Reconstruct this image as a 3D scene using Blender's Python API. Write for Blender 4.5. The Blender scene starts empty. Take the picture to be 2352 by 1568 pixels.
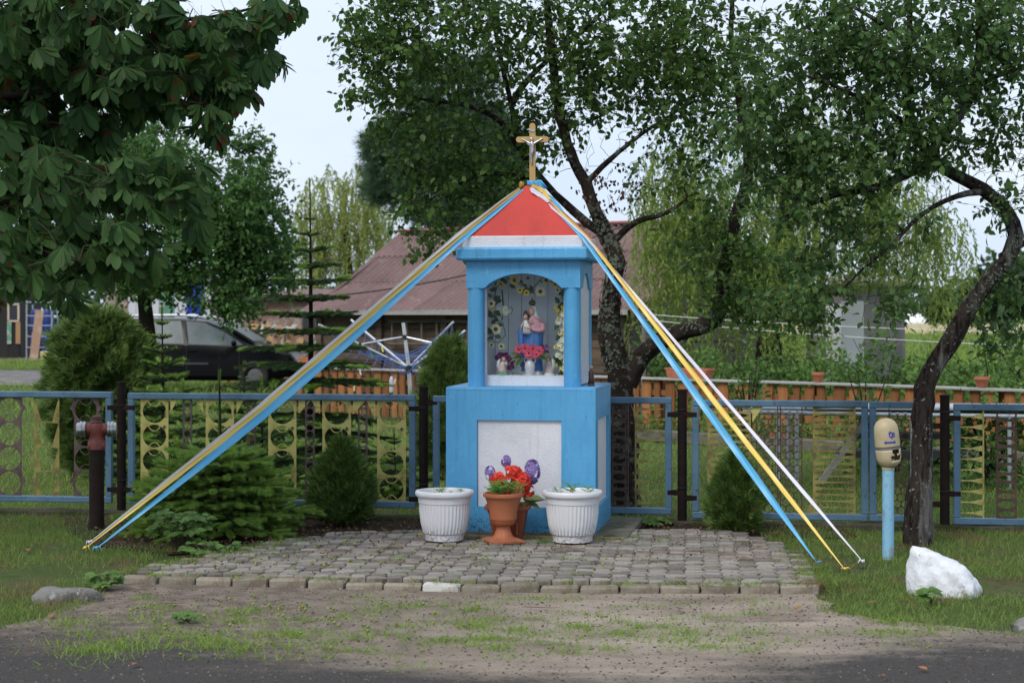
import bpy, bmesh, math, random
import numpy as np
from mathutils import Vector, Matrix

# ------------------------------------------------------------------ camera, sky, sun, exposure
sc = bpy.context.scene
FPX, HPX, CX, CAMH = 4000.0, 725.0, 1176.0, 1.6      # focal length and horizon in units of a 2352 px wide frame
cam_d = bpy.data.cameras.new('camera'); cam = bpy.data.objects.new('camera', cam_d)
sc.collection.objects.link(cam); sc.camera = cam
cam.location = (0, 0, CAMH); cam.rotation_euler = (math.radians(90), 0, 0)
cam_d.sensor_width = 36; cam_d.sensor_fit = 'HORIZONTAL'
cam_d.lens = FPX / 2352 * 36
cam_d.shift_y = -(784 - HPX) / 2352
cam_d.clip_start = 0.1; cam_d.clip_end = 3000
cam_d.dof.use_dof = True; cam_d.dof.focus_distance = 12.3; cam_d.dof.aperture_fstop = 4.0

SUN = Vector((-0.42, -0.62, 0.80)).normalized()      # direction towards the veiled sun
world = bpy.data.worlds.new('World'); sc.world = world; world.use_nodes = True
nt = world.node_tree; nt.nodes.clear()
wo = nt.nodes.new('ShaderNodeOutputWorld'); bg = nt.nodes.new('ShaderNodeBackground')
sky = nt.nodes.new('ShaderNodeTexSky'); sky.sky_type = 'NISHITA'; sky.sun_disc = False
sky.sun_elevation = math.asin(SUN.z); sky.sun_rotation = math.atan2(SUN.x, SUN.y)
sky.air_density = 1.0; sky.dust_density = 3.0; sky.ozone_density = 1.0
wtc = nt.nodes.new('ShaderNodeTexCoord'); wmp = nt.nodes.new('ShaderNodeMapping')
wmp.inputs['Scale'].default_value = (1.0, 1.0, 3.0)
wn = nt.nodes.new('ShaderNodeTexNoise'); wn.inputs['Scale'].default_value = 2.2; wn.inputs['Detail'].default_value = 5
wr = nt.nodes.new('ShaderNodeValToRGB')
wr.color_ramp.elements[0].position = 0.34; wr.color_ramp.elements[0].color = (5.1, 6.2, 7.9, 1)
wr.color_ramp.elements[1].position = 0.66; wr.color_ramp.elements[1].color = (7.2, 7.7, 8.4, 1)
wm = nt.nodes.new('ShaderNodeMixRGB'); wm.inputs['Fac'].default_value = 0.86
L = nt.links.new
L(wtc.outputs['Generated'], wmp.inputs['Vector']); L(wmp.outputs['Vector'], wn.inputs['Vector'])
L(wn.outputs['Fac'], wr.inputs['Fac']); L(sky.outputs['Color'], wm.inputs['Color1']); L(wr.outputs['Color'], wm.inputs['Color2'])
L(wm.outputs['Color'], bg.inputs['Color']); bg.inputs['Strength'].default_value = 0.10
L(bg.outputs['Background'], wo.inputs['Surface'])
sun_d = bpy.data.lights.new('sun', 'SUN'); sun_d.energy = 1.5; sun_d.angle = math.radians(22); sun_d.color = (1, 0.95, 0.88)
sun_o = bpy.data.objects.new('sun', sun_d); sc.collection.objects.link(sun_o)
sun_o.rotation_euler = (-SUN).to_track_quat('-Z', 'Y').to_euler(); sun_o.location = SUN * 60
vs = sc.view_settings; vs.view_transform = 'Standard'; vs.look = 'None'; vs.exposure = 0.52; vs.gamma = 1.0; vs.use_curve_mapping = False
sc.render.engine = 'CYCLES'; sc.cycles.use_denoising = True; sc.cycles.max_bounces = 6
sc.cycles.transparent_max_bounces = 12; sc.cycles.diffuse_bounces = 4; sc.cycles.glossy_bounces = 3; sc.cycles.transmission_bounces = 4
sc.cycles.caustics_reflective = False; sc.cycles.caustics_refractive = False

# ------------------------------------------------------------------ helpers
COL = sc.collection
rng = np.random.default_rng(7); random.seed(7)
def P(px, py, Y): return Vector(((px - CX) / FPX * Y, Y, CAMH - (py - HPX) / FPX * Y))
def G(px, py):
    Y = FPX * CAMH / (py - HPX); return Vector(((px - CX) / FPX * Y, Y, 0))
def U(a, b): return random.uniform(a, b)
def tag(o, label=None, cat=None, group=None, kind=None):
    if label: o['label'] = label
    if cat: o['category'] = cat
    if group: o['group'] = group
    if kind: o['kind'] = kind
    return o
def thing(name, label, cat, loc=(0, 0, 0), rz=0.0, group=None):
    o = bpy.data.objects.new(name, None); COL.objects.link(o)
    o.location = loc; o.rotation_euler = (0, 0, rz); o.empty_display_size = 0.1
    return tag(o, label, cat, group)
def link(name, mesh, parent=None, loc=None, rot=None, scale=None):
    o = bpy.data.objects.new(name, mesh); COL.objects.link(o)
    if parent is not None: o.parent = parent
    if loc is not None: o.location = loc
    if rot is not None: o.rotation_euler = rot
    if scale is not None: o.scale = scale
    return o
class MB:
    """collects shapes; build() makes them one mesh object"""
    def __init__(s): s.v = []; s.f = []; s.m = []; s.mi = 0
    def add(s, vs_, fs):
        b = len(s.v); s.v.extend([tuple(p) for p in vs_])
        for f in fs: s.f.append(tuple(i + b for i in f)); s.m.append(s.mi)
        return s
    def box(s, c, d, R=None, taper=1.0, bev=0.0):
        hx, hy, hz = d[0] / 2, d[1] / 2, d[2] / 2
        if bev <= 0:
            pts = [Vector((sx * hx * (taper if sz > 0 else 1), sy * hy * (taper if sz > 0 else 1), sz * hz)) for sz in (-1, 1) for sy in (-1, 1) for sx in (-1, 1)]
            fs = [(0, 2, 3, 1), (4, 5, 7, 6), (0, 1, 5, 4), (2, 6, 7, 3), (0, 4, 6, 2), (1, 3, 7, 5)]
        else:
            b = min(bev, hx * .9, hy * .9, hz * .9); pts = []; fs = []
            def ring(z, i, t):
                k = len(pts); x, y = (hx - i) * t, (hy - i) * t; c_ = b * .7 * t
                for p in [(-x + c_, -y), (x - c_, -y), (x, -y + c_), (x, y - c_), (x - c_, y), (-x + c_, y), (-x, y - c_), (-x, -y + c_)]: pts.append(Vector((p[0], p[1], z)))
                return k
            r = [ring(-hz, b * .7, 1), ring(-hz + b, 0, 1), ring(hz - b, 0, taper), ring(hz, b * .7, taper)]
            for a, c2 in zip(r, r[1:]):
                for i in range(8): fs.append((a + i, a + (i + 1) % 8, c2 + (i + 1) % 8, c2 + i))
            fs.append(tuple(r[0] + i for i in range(7, -1, -1))); fs.append(tuple(r[3] + i for i in range(8)))
        if R is not None: pts = [R @ p for p in pts]
        c = Vector(c); return s.add([p + c for p in pts], fs)
    def tube(s, pts, rad, n=8, cap=True):
        pts = [Vector(p) for p in pts]
        if not hasattr(rad, '__len__'): rad = [rad] * len(pts)
        b = []; prev = None; vs_ = []
        for i, p in enumerate(pts):
            t = (pts[min(i + 1, len(pts) - 1)] - pts[max(i - 1, 0)])
            t = t.normalized() if t.length > 1e-9 else Vector((0, 0, 1))
            if prev is None:
                a = t.cross(Vector((0, 0, 1)) if abs(t.z) < .9 else Vector((1, 0, 0))).normalized()
            else:
                a = prev - t * prev.dot(t)
                a = a.normalized() if a.length > 1e-6 else t.cross(Vector((1, 0, 0))).normalized()
            prev = a; c = t.cross(a)
            for k in range(n):
                an = 2 * math.pi * k / n
                vs_.append(p + a * (math.cos(an) * rad[i]) + c * (math.sin(an) * rad[i]))
        fs = []
        for i in range(len(pts) - 1):
            for k in range(n):
                fs.append((i * n + k, i * n + (k + 1) % n, (i + 1) * n + (k + 1) % n, (i + 1) * n + k))
        if cap and n > 2:
            fs.append(tuple(range(n - 1, -1, -1))); fs.append(tuple((len(pts) - 1) * n + k for k in range(n)))
        return s.add(vs_, fs)
    def gnarl(s, pts, rad, n=18, seed=1, amp=.13):
        """a trunk: a tube with burrs, flutes and ridges"""
        b0 = len(s.v); s.tube(pts, rad, n); r_ = random.Random(seed); burr = [(r_.randrange(len(pts)), r_.randrange(n), r_.uniform(.1, .38)) for _ in range(len(pts) // 3)]
        for i, p in enumerate(pts):
            for k in range(n):
                a = 2 * math.pi * k / n; f = 1 + amp * (.5 * math.sin(3 * a + i * .35 + seed) + .45 * math.sin(5 * a - i * .55) + .4 * math.sin(9 * a + i * .9) + r_.uniform(-.55, .55))
                for bi, bk, ba in burr:
                    dk = min(abs(k - bk), n - abs(k - bk)); d2 = ((i - bi) / 1.4) ** 2 + (dk / 1.8) ** 2
                    if d2 < 6: f += ba * math.exp(-d2)
                v = Vector(s.v[b0 + i * n + k]); s.v[b0 + i * n + k] = tuple(Vector(p) + (v - Vector(p)) * f)
        return s
    def lathe(s, prof, n=32, c=(0, 0, 0), flute=None, R=None, close=False):
        vs_ = []; fs = []; c = Vector(c)
        for j, (r, z) in enumerate(prof):
            for k in range(n):
                rr = r
                if flute and flute[0] <= z <= flute[1]: rr = r * (1 + flute[2] * math.cos(flute[3] * 2 * math.pi * k / n))
                a = 2 * math.pi * k / n; v = Vector((rr * math.cos(a), rr * math.sin(a), z))
                vs_.append((R @ v if R is not None else v) + c)
        m = len(prof)
        for j in range(m - 1):
            for k in range(n): fs.append((j * n + k, j * n + (k + 1) % n, (j + 1) * n + (k + 1) % n, (j + 1) * n + k))
        if close:
            fs.append(tuple(range(n - 1, -1, -1))); fs.append(tuple((m - 1) * n + k for k in range(n)))
        return s.add(vs_, fs)
    def loft(s, rings, cap=True):
        n = len(rings[0]); vs_ = [Vector(p) for r in rings for p in r]; fs = []
        for j in range(len(rings) - 1):
            for k in range(n): fs.append((j * n + k, j * n + (k + 1) % n, (j + 1) * n + (k + 1) % n, (j + 1) * n + k))
        if cap: fs.append(tuple(range(n - 1, -1, -1))); fs.append(tuple((len(rings) - 1) * n + k for k in range(n)))
        return s.add(vs_, fs)
    def ball(s, c, r, n=10, m=7, sc_=(1, 1, 1)):
        prof = [(max(1e-4, r * math.sin(math.pi * j / m)), -r * math.cos(math.pi * j / m)) for j in range(m + 1)]
        b = len(s.v); s.lathe(prof, n, (0, 0, 0)); c = Vector(c)
        for i in range(b, len(s.v)): s.v[i] = tuple(Vector((s.v[i][0] * sc_[0], s.v[i][1] * sc_[1], s.v[i][2] * sc_[2])) + c)
        return s
    def prism(s, poly, z0, z1, f=lambda x, y, z: (x, y, z)):
        n = len(poly); vs_ = [f(x, y, z0) for x, y in poly] + [f(x, y, z1) for x, y in poly]
        fs = [tuple(range(n - 1, -1, -1)), tuple(range(n, 2 * n))] + [(i, (i + 1) % n, n + (i + 1) % n, n + i) for i in range(n)]
        return s.add(vs_, fs)
    def plate(s, polys, t=0.003):
        """flat polygons in (x,z), made into a sheet t thick (y)"""
        idx = {}; pts = []; fs = []
        for poly in polys:
            f = []
            for x, z in poly:
                k = (round(x, 5), round(z, 5))
                if k not in idx: idx[k] = len(pts); pts.append((x, z))
                if not f or f[-1] != idx[k]: f.append(idx[k])
            if len(f) > 2 and f[0] == f[-1]: f.pop()
            if len(f) > 2: fs.append(tuple(f))
        n = len(pts); ec = {}
        for f in fs:
            for a, b in zip(f, f[1:] + f[:1]): ec[(a, b)] = 1
        out = [f for f in fs] + [tuple(i + n for i in reversed(f)) for f in fs]
        for (a, b) in ec:
            if (b, a) not in ec: out.append((b, a, a + n, b + n))
        return s.add([(x, -t / 2, z) for x, z in pts] + [(x, t / 2, z) for x, z in pts], out)
    def mesh(s, name, mat, smooth=False, off=None, fixn=False):
        me = bpy.data.meshes.new(name)
        vv = s.v if off is None else [(x - off[0], y - off[1], z - off[2]) for x, y, z in s.v]
        me.from_pydata(vv, [], s.f)
        for m_ in (mat if isinstance(mat, (list, tuple)) else [mat]): me.materials.append(m_)
        if any(s.m): me.polygons.foreach_set('material_index', s.m)
        if fixn:
            bm = bmesh.new(); bm.from_mesh(me); bmesh.ops.recalc_face_normals(bm, faces=bm.faces); bm.to_mesh(me); bm.free()
        if smooth:
            me.polygons.foreach_set('use_smooth', [True] * len(me.polygons))
            if smooth is not True: me.set_sharp_from_angle(angle=math.radians(smooth))
        me.update(); return me
    def build(s, name, mat, parent=None, smooth=False, world_=False, fixn=False, loc=None):
        off = parent.location if (world_ and parent is not None) else None
        return link(name, s.mesh(name, mat, smooth, off, fixn), parent, loc)
def npmesh(name, V, T, mat, mi=None, smooth=False):
    """mesh from arrays: V (n,3), T (m,k)"""
    me = bpy.data.meshes.new(name); k = T.shape[1]
    me.vertices.add(len(V)); me.vertices.foreach_set('co', np.ascontiguousarray(V, dtype=np.float32).ravel())
    me.loops.add(T.size); me.loops.foreach_set('vertex_index', np.ascontiguousarray(T, dtype=np.int32).ravel())
    me.polygons.add(len(T)); me.polygons.foreach_set('loop_start', np.arange(0, T.size, k, dtype=np.int32))
    me.polygons.foreach_set('loop_total', np.full(len(T), k, dtype=np.int32))
    for m_ in (mat if isinstance(mat, (list, tuple)) else [mat]): me.materials.append(m_)
    if mi is not None: me.polygons.foreach_set('material_index', mi.astype(np.int32))
    if smooth: me.polygons.foreach_set('use_smooth', np.ones(len(T), dtype=bool))
    me.update(calc_edges=True); return me
def norm(a): return a / np.maximum(np.linalg.norm(a, axis=-1, keepdims=True), 1e-9)
def frames(d, nrm):
    """rotation matrices whose y axis is d and z axis near nrm"""
    y = norm(d); x = norm(np.cross(y, nrm)); z = np.cross(x, y)
    return np.stack([x, y, z], axis=-1)
def scatter(tv, tf, pos, R, scale):
    tv = np.asarray(tv, float); tf = np.asarray(tf, int); n = len(pos)
    V = np.einsum('nij,vj->nvi', R, tv) * np.asarray(scale).reshape(-1, 1, 1) + pos[:, None, :]
    T = tf[None, :, :] + (np.arange(n) * len(tv))[:, None, None]
    return V.reshape(-1, 3), T.reshape(-1, tf.shape[1])
def rdir(n, zb=0.0):
    d = rng.normal(size=(n, 3)); d[:, 2] += zb; return norm(d)
def pix(p):
    """screen place of world points: used only to choose which leaves become parts"""
    p = np.asarray(p); return CX + p[:, 0] / p[:, 1] * FPX, HPX + (CAMH - p[:, 2]) / p[:, 1] * FPX

# ------------------------------------------------------------------ materials
MATS = {}
def mat(name, col, rough=0.6, metal=0.0, layers=(), bump=None, rnd=0.0, spec=0.5, coat=0.0, hue=0.0, zband=None):
    """layers: (colour, noise scale, lo, hi[, stretch]) mixed over the base colour; bump: (scale, strength[, stretch])"""
    if name in MATS: return MATS[name]
    m = bpy.data.materials.new(name); MATS[name] = m; m.use_nodes = True
    n = m.node_tree; N = n.nodes; K = n.links.new; b = N['Principled BSDF']
    b.inputs['Roughness'].default_value = rough; b.inputs['Metallic'].default_value = metal
    b.inputs['Specular IOR Level'].default_value = spec
    if coat: b.inputs['Coat Weight'].default_value = coat; b.inputs['Coat Roughness'].default_value = 0.05
    tc = N.new('ShaderNodeTexCoord')
    def noise(scale, stretch=None, detail=6):
        t = N.new('ShaderNodeTexNoise'); t.inputs['Scale'].default_value = scale; t.inputs['Detail'].default_value = detail; t.inputs['Roughness'].default_value = .62
        if stretch:
            mp = N.new('ShaderNodeMapping'); mp.inputs['Scale'].default_value = stretch; K(tc.outputs['Object'], mp.inputs['Vector']); K(mp.outputs['Vector'], t.inputs['Vector'])
        else: K(tc.outputs['Object'], t.inputs['Vector'])
        return t
    c = N.new('ShaderNodeRGB'); c.outputs[0].default_value = (*col, 1); cur = c.outputs[0]
    for ly in layers:
        t = noise(ly[1], ly[4] if len(ly) > 4 else None)
        r = N.new('ShaderNodeMapRange'); r.inputs['From Min'].default_value = ly[2]; r.inputs['From Max'].default_value = ly[3]
        K(t.outputs['Fac'], r.inputs['Value'])
        mx = N.new('ShaderNodeMixRGB'); K(r.outputs['Result'], mx.inputs['Fac']); K(cur, mx.inputs['Color1']); mx.inputs['Color2'].default_value = (*ly[0], 1); cur = mx.outputs['Color']
    if zband:                                            # splashed dirt: (z clean, z dirty, colour, noise scale, coverage)
        sz = N.new('ShaderNodeSeparateXYZ'); K(tc.outputs['Object'], sz.inputs[0]); t = noise(zband[3])
        r = N.new('ShaderNodeMapRange'); r.inputs['From Min'].default_value = zband[0]; r.inputs['From Max'].default_value = zband[1]; r.inputs['To Max'].default_value = zband[4]; K(sz.outputs['Z'], r.inputs['Value'])
        a_ = N.new('ShaderNodeMath'); a_.operation = 'ADD'; K(t.outputs['Fac'], a_.inputs[0]); K(r.outputs['Result'], a_.inputs[1])
        r2 = N.new('ShaderNodeMapRange'); r2.inputs['From Min'].default_value = .66; r2.inputs['From Max'].default_value = .80; r2.inputs['To Max'].default_value = .85; K(a_.outputs[0], r2.inputs['Value'])
        mx = N.new('ShaderNodeMixRGB'); K(r2.outputs['Result'], mx.inputs['Fac']); K(cur, mx.inputs['Color1']); mx.inputs['Color2'].default_value = (*zband[2], 1); cur = mx.outputs['Color']
    if rnd or hue:
        oi = N.new('ShaderNodeObjectInfo'); ge = N.new('ShaderNodeNewGeometry')
        ad = N.new('ShaderNodeMath'); ad.operation = 'ADD'; K(oi.outputs['Random'], ad.inputs[0]); K(ge.outputs['Random Per Island'], ad.inputs[1])
        fr = N.new('ShaderNodeMath'); fr.operation = 'FRACT'; K(ad.outputs[0], fr.inputs[0])
        mr = N.new('ShaderNodeMapRange'); mr.inputs['To Min'].default_value = 1 - rnd; mr.inputs['To Max'].default_value = 1 + rnd; K(fr.outputs[0], mr.inputs['Value'])
        hs = N.new('ShaderNodeHueSaturation'); K(cur, hs.inputs['Color']); K(mr.outputs['Result'], hs.inputs['Value'])
        if hue:
            m2 = N.new('ShaderNodeMath'); m2.operation = 'MULTIPLY'; m2.inputs[1].default_value = 7.31; K(fr.outputs[0], m2.inputs[0])
            f2 = N.new('ShaderNodeMath'); f2.operation = 'FRACT'; K(m2.outputs[0], f2.inputs[0])
            mh = N.new('ShaderNodeMapRange'); mh.inputs['To Min'].default_value = .5 - hue; mh.inputs['To Max'].default_value = .5 + hue; K(f2.outputs[0], mh.inputs['Value']); K(mh.outputs['Result'], hs.inputs['Hue'])
        cur = hs.outputs['Color']
    K(cur, b.inputs['Base Color'])
    if bump:
        t = noise(bump[0], bump[2] if len(bump) > 2 else None)
        bp = N.new('ShaderNodeBump'); bp.inputs['Strength'].default_value = bump[1]; bp.inputs['Distance'].default_value = 0.01
        K(t.outputs['Fac'], bp.inputs['Height']); K(bp.outputs['Normal'], b.inputs['Normal'])
    return m
def leafmat(name, col, col2, trans=0.3, rough=0.45, brown=None, spec=0.16, bumpy=0.0):
    m = bpy.data.materials.new(name); MATS[name] = m; m.use_nodes = True
    n = m.node_tree; N = n.nodes; K = n.links.new; b = N['Principled BSDF']; out = N['Material Output']
    b.inputs['Roughness'].default_value = rough; b.inputs['Specular IOR Level'].default_value = spec
    oi = N.new('ShaderNodeObjectInfo'); ge = N.new('ShaderNodeNewGeometry')
    ad = N.new('ShaderNodeMath'); ad.operation = 'ADD'; K(oi.outputs['Random'], ad.inputs[0]); K(ge.outputs['Random Per Island'], ad.inputs[1])
    fr = N.new('ShaderNodeMath'); fr.operation = 'FRACT'; K(ad.outputs[0], fr.inputs[0])
    mx = N.new('ShaderNodeMixRGB'); K(fr.outputs[0], mx.inputs['Fac']); mx.inputs['Color1'].default_value = (*col, 1); mx.inputs['Color2'].default_value = (*col2, 1)
    cur = mx.outputs['Color']
    if brown:
        tc = N.new('ShaderNodeTexCoord'); t = N.new('ShaderNodeTexNoise'); t.inputs['Scale'].default_value = brown[1]; t.inputs['Detail'].default_value = 3
        K(tc.outputs['Object'], t.inputs['Vector'])
        r = N.new('ShaderNodeMapRange'); r.inputs['From Min'].default_value = brown[2]; r.inputs['From Max'].default_value = brown[3]; K(t.outputs['Fac'], r.inputs['Value'])
        m3 = N.new('ShaderNodeMixRGB'); K(r.outputs['Result'], m3.inputs['Fac']); K(cur, m3.inputs['Color1']); m3.inputs['Color2'].default_value = (*brown[0], 1); cur = m3.outputs['Color']
    K(cur, b.inputs['Base Color'])
    tr = N.new('ShaderNodeBsdfTranslucent'); hs = N.new('ShaderNodeHueSaturation'); hs.inputs['Value'].default_value = 1.5; hs.inputs['Saturation'].default_value = 1.1; hs.inputs['Hue'].default_value = .485
    K(cur, hs.inputs['Color']); K(hs.outputs['Color'], tr.inputs['Color'])
    ms = N.new('ShaderNodeMixShader'); ms.inputs['Fac'].default_value = trans
    K(b.outputs['BSDF'], ms.inputs[1]); K(tr.outputs['BSDF'], ms.inputs[2]); K(ms.outputs['Shader'], out.inputs['Surface'])
    return m
def glassmat(name, tint=(1, 1, 1), refl=1.0, rough=0.02):
    m = bpy.data.materials.new(name); MATS[name] = m; m.use_nodes = True
    n = m.node_tree; N = n.nodes; K = n.links.new; N.remove(N['Principled BSDF']); out = N['Material Output']
    tr = N.new('ShaderNodeBsdfTransparent'); tr.inputs['Color'].default_value = (*tint, 1)
    gl = N.new('ShaderNodeBsdfGlossy'); gl.inputs['Roughness'].default_value = rough
    fr = N.new('ShaderNodeFresnel'); fr.inputs['IOR'].default_value = 1.45
    mu = N.new('ShaderNodeMath'); mu.operation = 'MULTIPLY'; mu.inputs[1].default_value = refl; K(fr.outputs['Fac'], mu.inputs[0])
    ms = N.new('ShaderNodeMixShader'); K(mu.outputs[0], ms.inputs['Fac']); K(tr.outputs[0], ms.inputs[1]); K(gl.outputs[0], ms.inputs[2]); K(ms.outputs[0], out.inputs['Surface'])
    return m
# ------------------------------------------------------------------ ground, road, verge, paving
def sheet(name, poly, z, m, kind='structure'):
    me = bpy.data.meshes.new(name); me.from_pydata([(p[0], p[1], z) for p in poly], [], [tuple(range(len(poly)))]); me.materials.append(m); me.update()
    if me.polygons[0].normal.z < 0: me.flip_normals()
    return tag(link(name, me), kind=kind)
m_ground = mat('lawn_soil', (.058, .080, .024), .95, layers=[((.075, .12, .028), 0.9, .46, .66), ((.095, .075, .042), 2.6, .50, .64), ((.035, .055, .016), 14, .5, .7)], bump=(60, .5), spec=.1)
sheet('ground', [(-1500, -60), (1500, -60), (1500, 2500), (-1500, 2500)], -0.02, m_ground)
m_asph = mat('asphalt', (.062, .060, .062), .92, layers=[((.115, .11, .105), 150, .50, .66), ((.034, .032, .034), 1.4, .46, .64, (.35, 2.2, 1)), ((.13, .115, .095), 3.5, .54, .74, (.5, 2, 1)), ((.025, .024, .026), 60, .58, .66)], bump=(210, .8), spec=.25)
sheet('road', [(-80, -12), (80, -12), (80, 9.05), (-80, 9.05)], -0.016, m_asph)
# sandy verge: sand that thins out over the crumbling asphalt edge
def verge_mat():
    m = bpy.data.materials.new('verge_sand'); m.use_nodes = True; n = m.node_tree; N = n.nodes; K = n.links.new; b = N['Principled BSDF']
    b.inputs['Roughness'].default_value = .95; b.inputs['Specular IOR Level'].default_value = .12
    tc = N.new('ShaderNodeTexCoord'); sx = N.new('ShaderNodeSeparateXYZ'); K(tc.outputs['Object'], sx.inputs[0])
    def math_(op, a, c=None):
        k = N.new('ShaderNodeMath'); k.operation = op
        for i, q in enumerate((a, c)):
            if q is None: continue
            if isinstance(q, (int, float)): k.inputs[i].default_value = q
            else: K(q, k.inputs[i])
        return k.outputs[0]
    def noise(s, st=None, d=6):
        t = N.new('ShaderNodeTexNoise'); t.inputs['Scale'].default_value = s; t.inputs['Detail'].default_value = d; t.inputs['Roughness'].default_value = .65
        if st:
            mp = N.new('ShaderNodeMapping'); mp.inputs['Scale'].default_value = st; K(tc.outputs['Object'], mp.inputs[0]); K(mp.outputs[0], t.inputs['Vector'])
        else: K(tc.outputs['Object'], t.inputs['Vector'])
        return t.outputs['Fac']
    def rng_(v, a, c, lo=0, hi=1):
        r = N.new('ShaderNodeMapRange'); K(v, r.inputs['Value'])
        for k, q in zip(('From Min', 'From Max', 'To Min', 'To Max'), (a, c, lo, hi)): r.inputs[k].default_value = q
        return r.outputs['Result']
    def mix(f, a, c):
        x = N.new('ShaderNodeMixRGB')
        for i, q in zip(('Fac', 'Color1', 'Color2'), (f, a, c)):
            if isinstance(q, tuple): x.inputs[i].default_value = (*q, 1)
            else: K(q, x.inputs[i])
        return x.outputs['Color']
    g = math_('DIVIDE', math_('SUBTRACT', sx.outputs['X'], .25), 1.55); g = math_('EXPONENT', math_('MULTIPLY', math_('MULTIPLY', g, g), -1.0))
    yb = math_('SUBTRACT', 8.72, math_('MULTIPLY', g, 1.15))
    d = math_('SUBTRACT', sx.outputs['Y'], yb)
    d = math_('ADD', d, math_('MULTIPLY', math_('SUBTRACT', noise(1.6, (.5, 1.6, 1)), .5), 1.9))
    d = math_('ADD', d, math_('MULTIPLY', math_('SUBTRACT', noise(30), .5), .7))
    fs = rng_(d, -.25, .45)
    sand = mix(rng_(noise(1.3, (.6, 1.8, 1)), .40, .66), (.27, .222, .178), (.40, .340, .275))
    sand = mix(rng_(noise(2.2, (.7, 1.3, 1)), .50, .70), sand, (.165, .128, .10))
    sx_ = math_('ADD', sx.outputs['X'], math_('MULTIPLY', math_('SUBTRACT', noise(.9), .5), 3.0)); sand = mix(rng_(sx_, .4, -1.3), sand, mix(rng_(noise(7), .42, .62), (.14, .112, .090), (.25, .205, .165)))
    sand = mix(rng_(noise(170), .55, .75), sand, (.40, .36, .30)); sand = mix(rng_(noise(120), .60, .72), sand, (.075, .06, .045))
    asp = mix(rng_(noise(220), .48, .68), (.055, .051, .050), (.125, .115, .105))
    K(mix(fs, asp, sand), b.inputs['Base Color'])
    bp = N.new('ShaderNodeBump'); bp.inputs['Strength'].default_value = .75; bp.inputs['Distance'].default_value = .012
    K(math_('ADD', noise(130), math_('MULTIPLY', noise(9), 2.2)), bp.inputs['Height']); K(bp.outputs['Normal'], b.inputs['Normal'])
    return m
def rough(pts, amp, step=.12):
    out = []; n = len(pts); r_ = random.Random(5)
    for i in range(n):
        a, c = pts[i], pts[(i + 1) % n]; k = max(1, int((c - a).length / step))
        for j in range(k): out.append(a.lerp(c, j / k) + Vector((r_.uniform(-amp, amp), r_.uniform(-amp, amp), 0)))
    return out
vp = [G(-150, 1450), G(0, 1440), G(120, 1398), G(240, 1350), G(285, 1325), G(1000, 1310), G(1880, 1325), G(1905, 1395), G(2080, 1425), G(2352, 1445), G(2600, 1455), Vector((3.6, 7.0, 0)), Vector((-3.6, 7.0, 0))]
sheet('verge', [(p.x, p.y) for p in rough(vp, .05)], -0.012, verge_mat())
m_soil = mat('dark_soil', (.040, .030, .021), .95, layers=[((.075, .055, .035), 9, .5, .7), ((.05, .07, .02), 4, .58, .7)], bump=(70, .9), spec=.1)
FA, FSL = 13.606, .1421                                   # the blue fence runs along y = FA - FSL * x
sheet('soil_bed', [(-3.6, 13.95), (-3.3, 13.0), (-2.9, 12.2), (-2.3, 11.75), (-1.2, 12.4), (-.6, 12.9), (1.2, 12.9), (2.4, 12.6), (2.6, 13.1), (2.3, 13.2), (-.2, 13.55)], -0.008, m_soil)
m_field = mat('ripe_grain', (.42, .34, .16), .9, layers=[((.50, .43, .24), .06, .4, .6)], spec=.1)
sheet('wheat_field', [(14, 150), (200, 150), (260, 330), (20, 330)], 0.0, m_field)
m_gravel = mat('yard_gravel', (.15, .145, .15), .95, layers=[((.30, .27, .20), 1.6, .5, .6), ((.08, .08, .085), 30, .5, .7)], bump=(60, .6), spec=.15)
sheet('gravel_path', [(-30, 40.5), (-9.2, 40.0), (-8.0, 44), (-9.5, 50.5), (-30, 53)], 0.0, m_gravel)
m_dirt = mat('yard_dirt', (.17, .13, .10), .95, layers=[((.08, .09, .04), .8, .5, .65)], bump=(30, .5), spec=.1)
sheet('bare_ground', [(-34, 60), (-12, 61), (-15, 70), (-34, 71)], 0.0, m_dirt)

# paving: interlocking concrete pavers, a kerb of concrete stones along the front
K0, K1 = G(283, 1332), G(1882, 1357)
kd = (K1 - K0); KL = kd.length; ku = kd.normalized(); kv = Vector((-ku.y, ku.x, 0)); KA = math.atan2(ku.y, ku.x)
paving = tag(link('paving', MB().box((0, 0, 0), (.01, .01, .001)).mesh('pv', m_soil)), kind='structure')
bpy.data.objects.remove(paving)
def kp(u, v): return K0 + ku * u + kv * (v - .12 * math.sin(math.pi * min(1, max(0, u / KL))) * max(0, 1 - v / 2.2))
m_joint = mat('joint_soil', (.060, .045, .024), .95, layers=[((.085, .085, .025), 6, .48, .64), ((.03, .022, .014), 20, .5, .65)], bump=(90, .8), spec=.1)
pv_poly = [kp(-.02, .0), kp(KL * .25, .0), kp(KL * .5, .0), kp(KL * .75, .0), kp(KL + .02, .0), kp(KL + .05, 1.0), kp(KL - .1, 1.75), kp(KL - .5, 2.55), kp(.95, 2.2), kp(.55, 1.55), kp(.25, .8)]
paving = sheet('paving', [(p.x, p.y) for p in rough(pv_poly, .03, .15)], 0.012, m_joint)
m_paver = mat('paver_concrete', (.232, .212, .188), .92, rnd=.36, hue=.014, layers=[((.25, .195, .168), 1.7, .50, .64), ((.115, .095, .068), 6, .50, .70), ((.30, .29, .27), 34, .62, .8), ((.085, .082, .040), 3.2, .55, .70)], bump=(90, .5), spec=.2)
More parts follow.
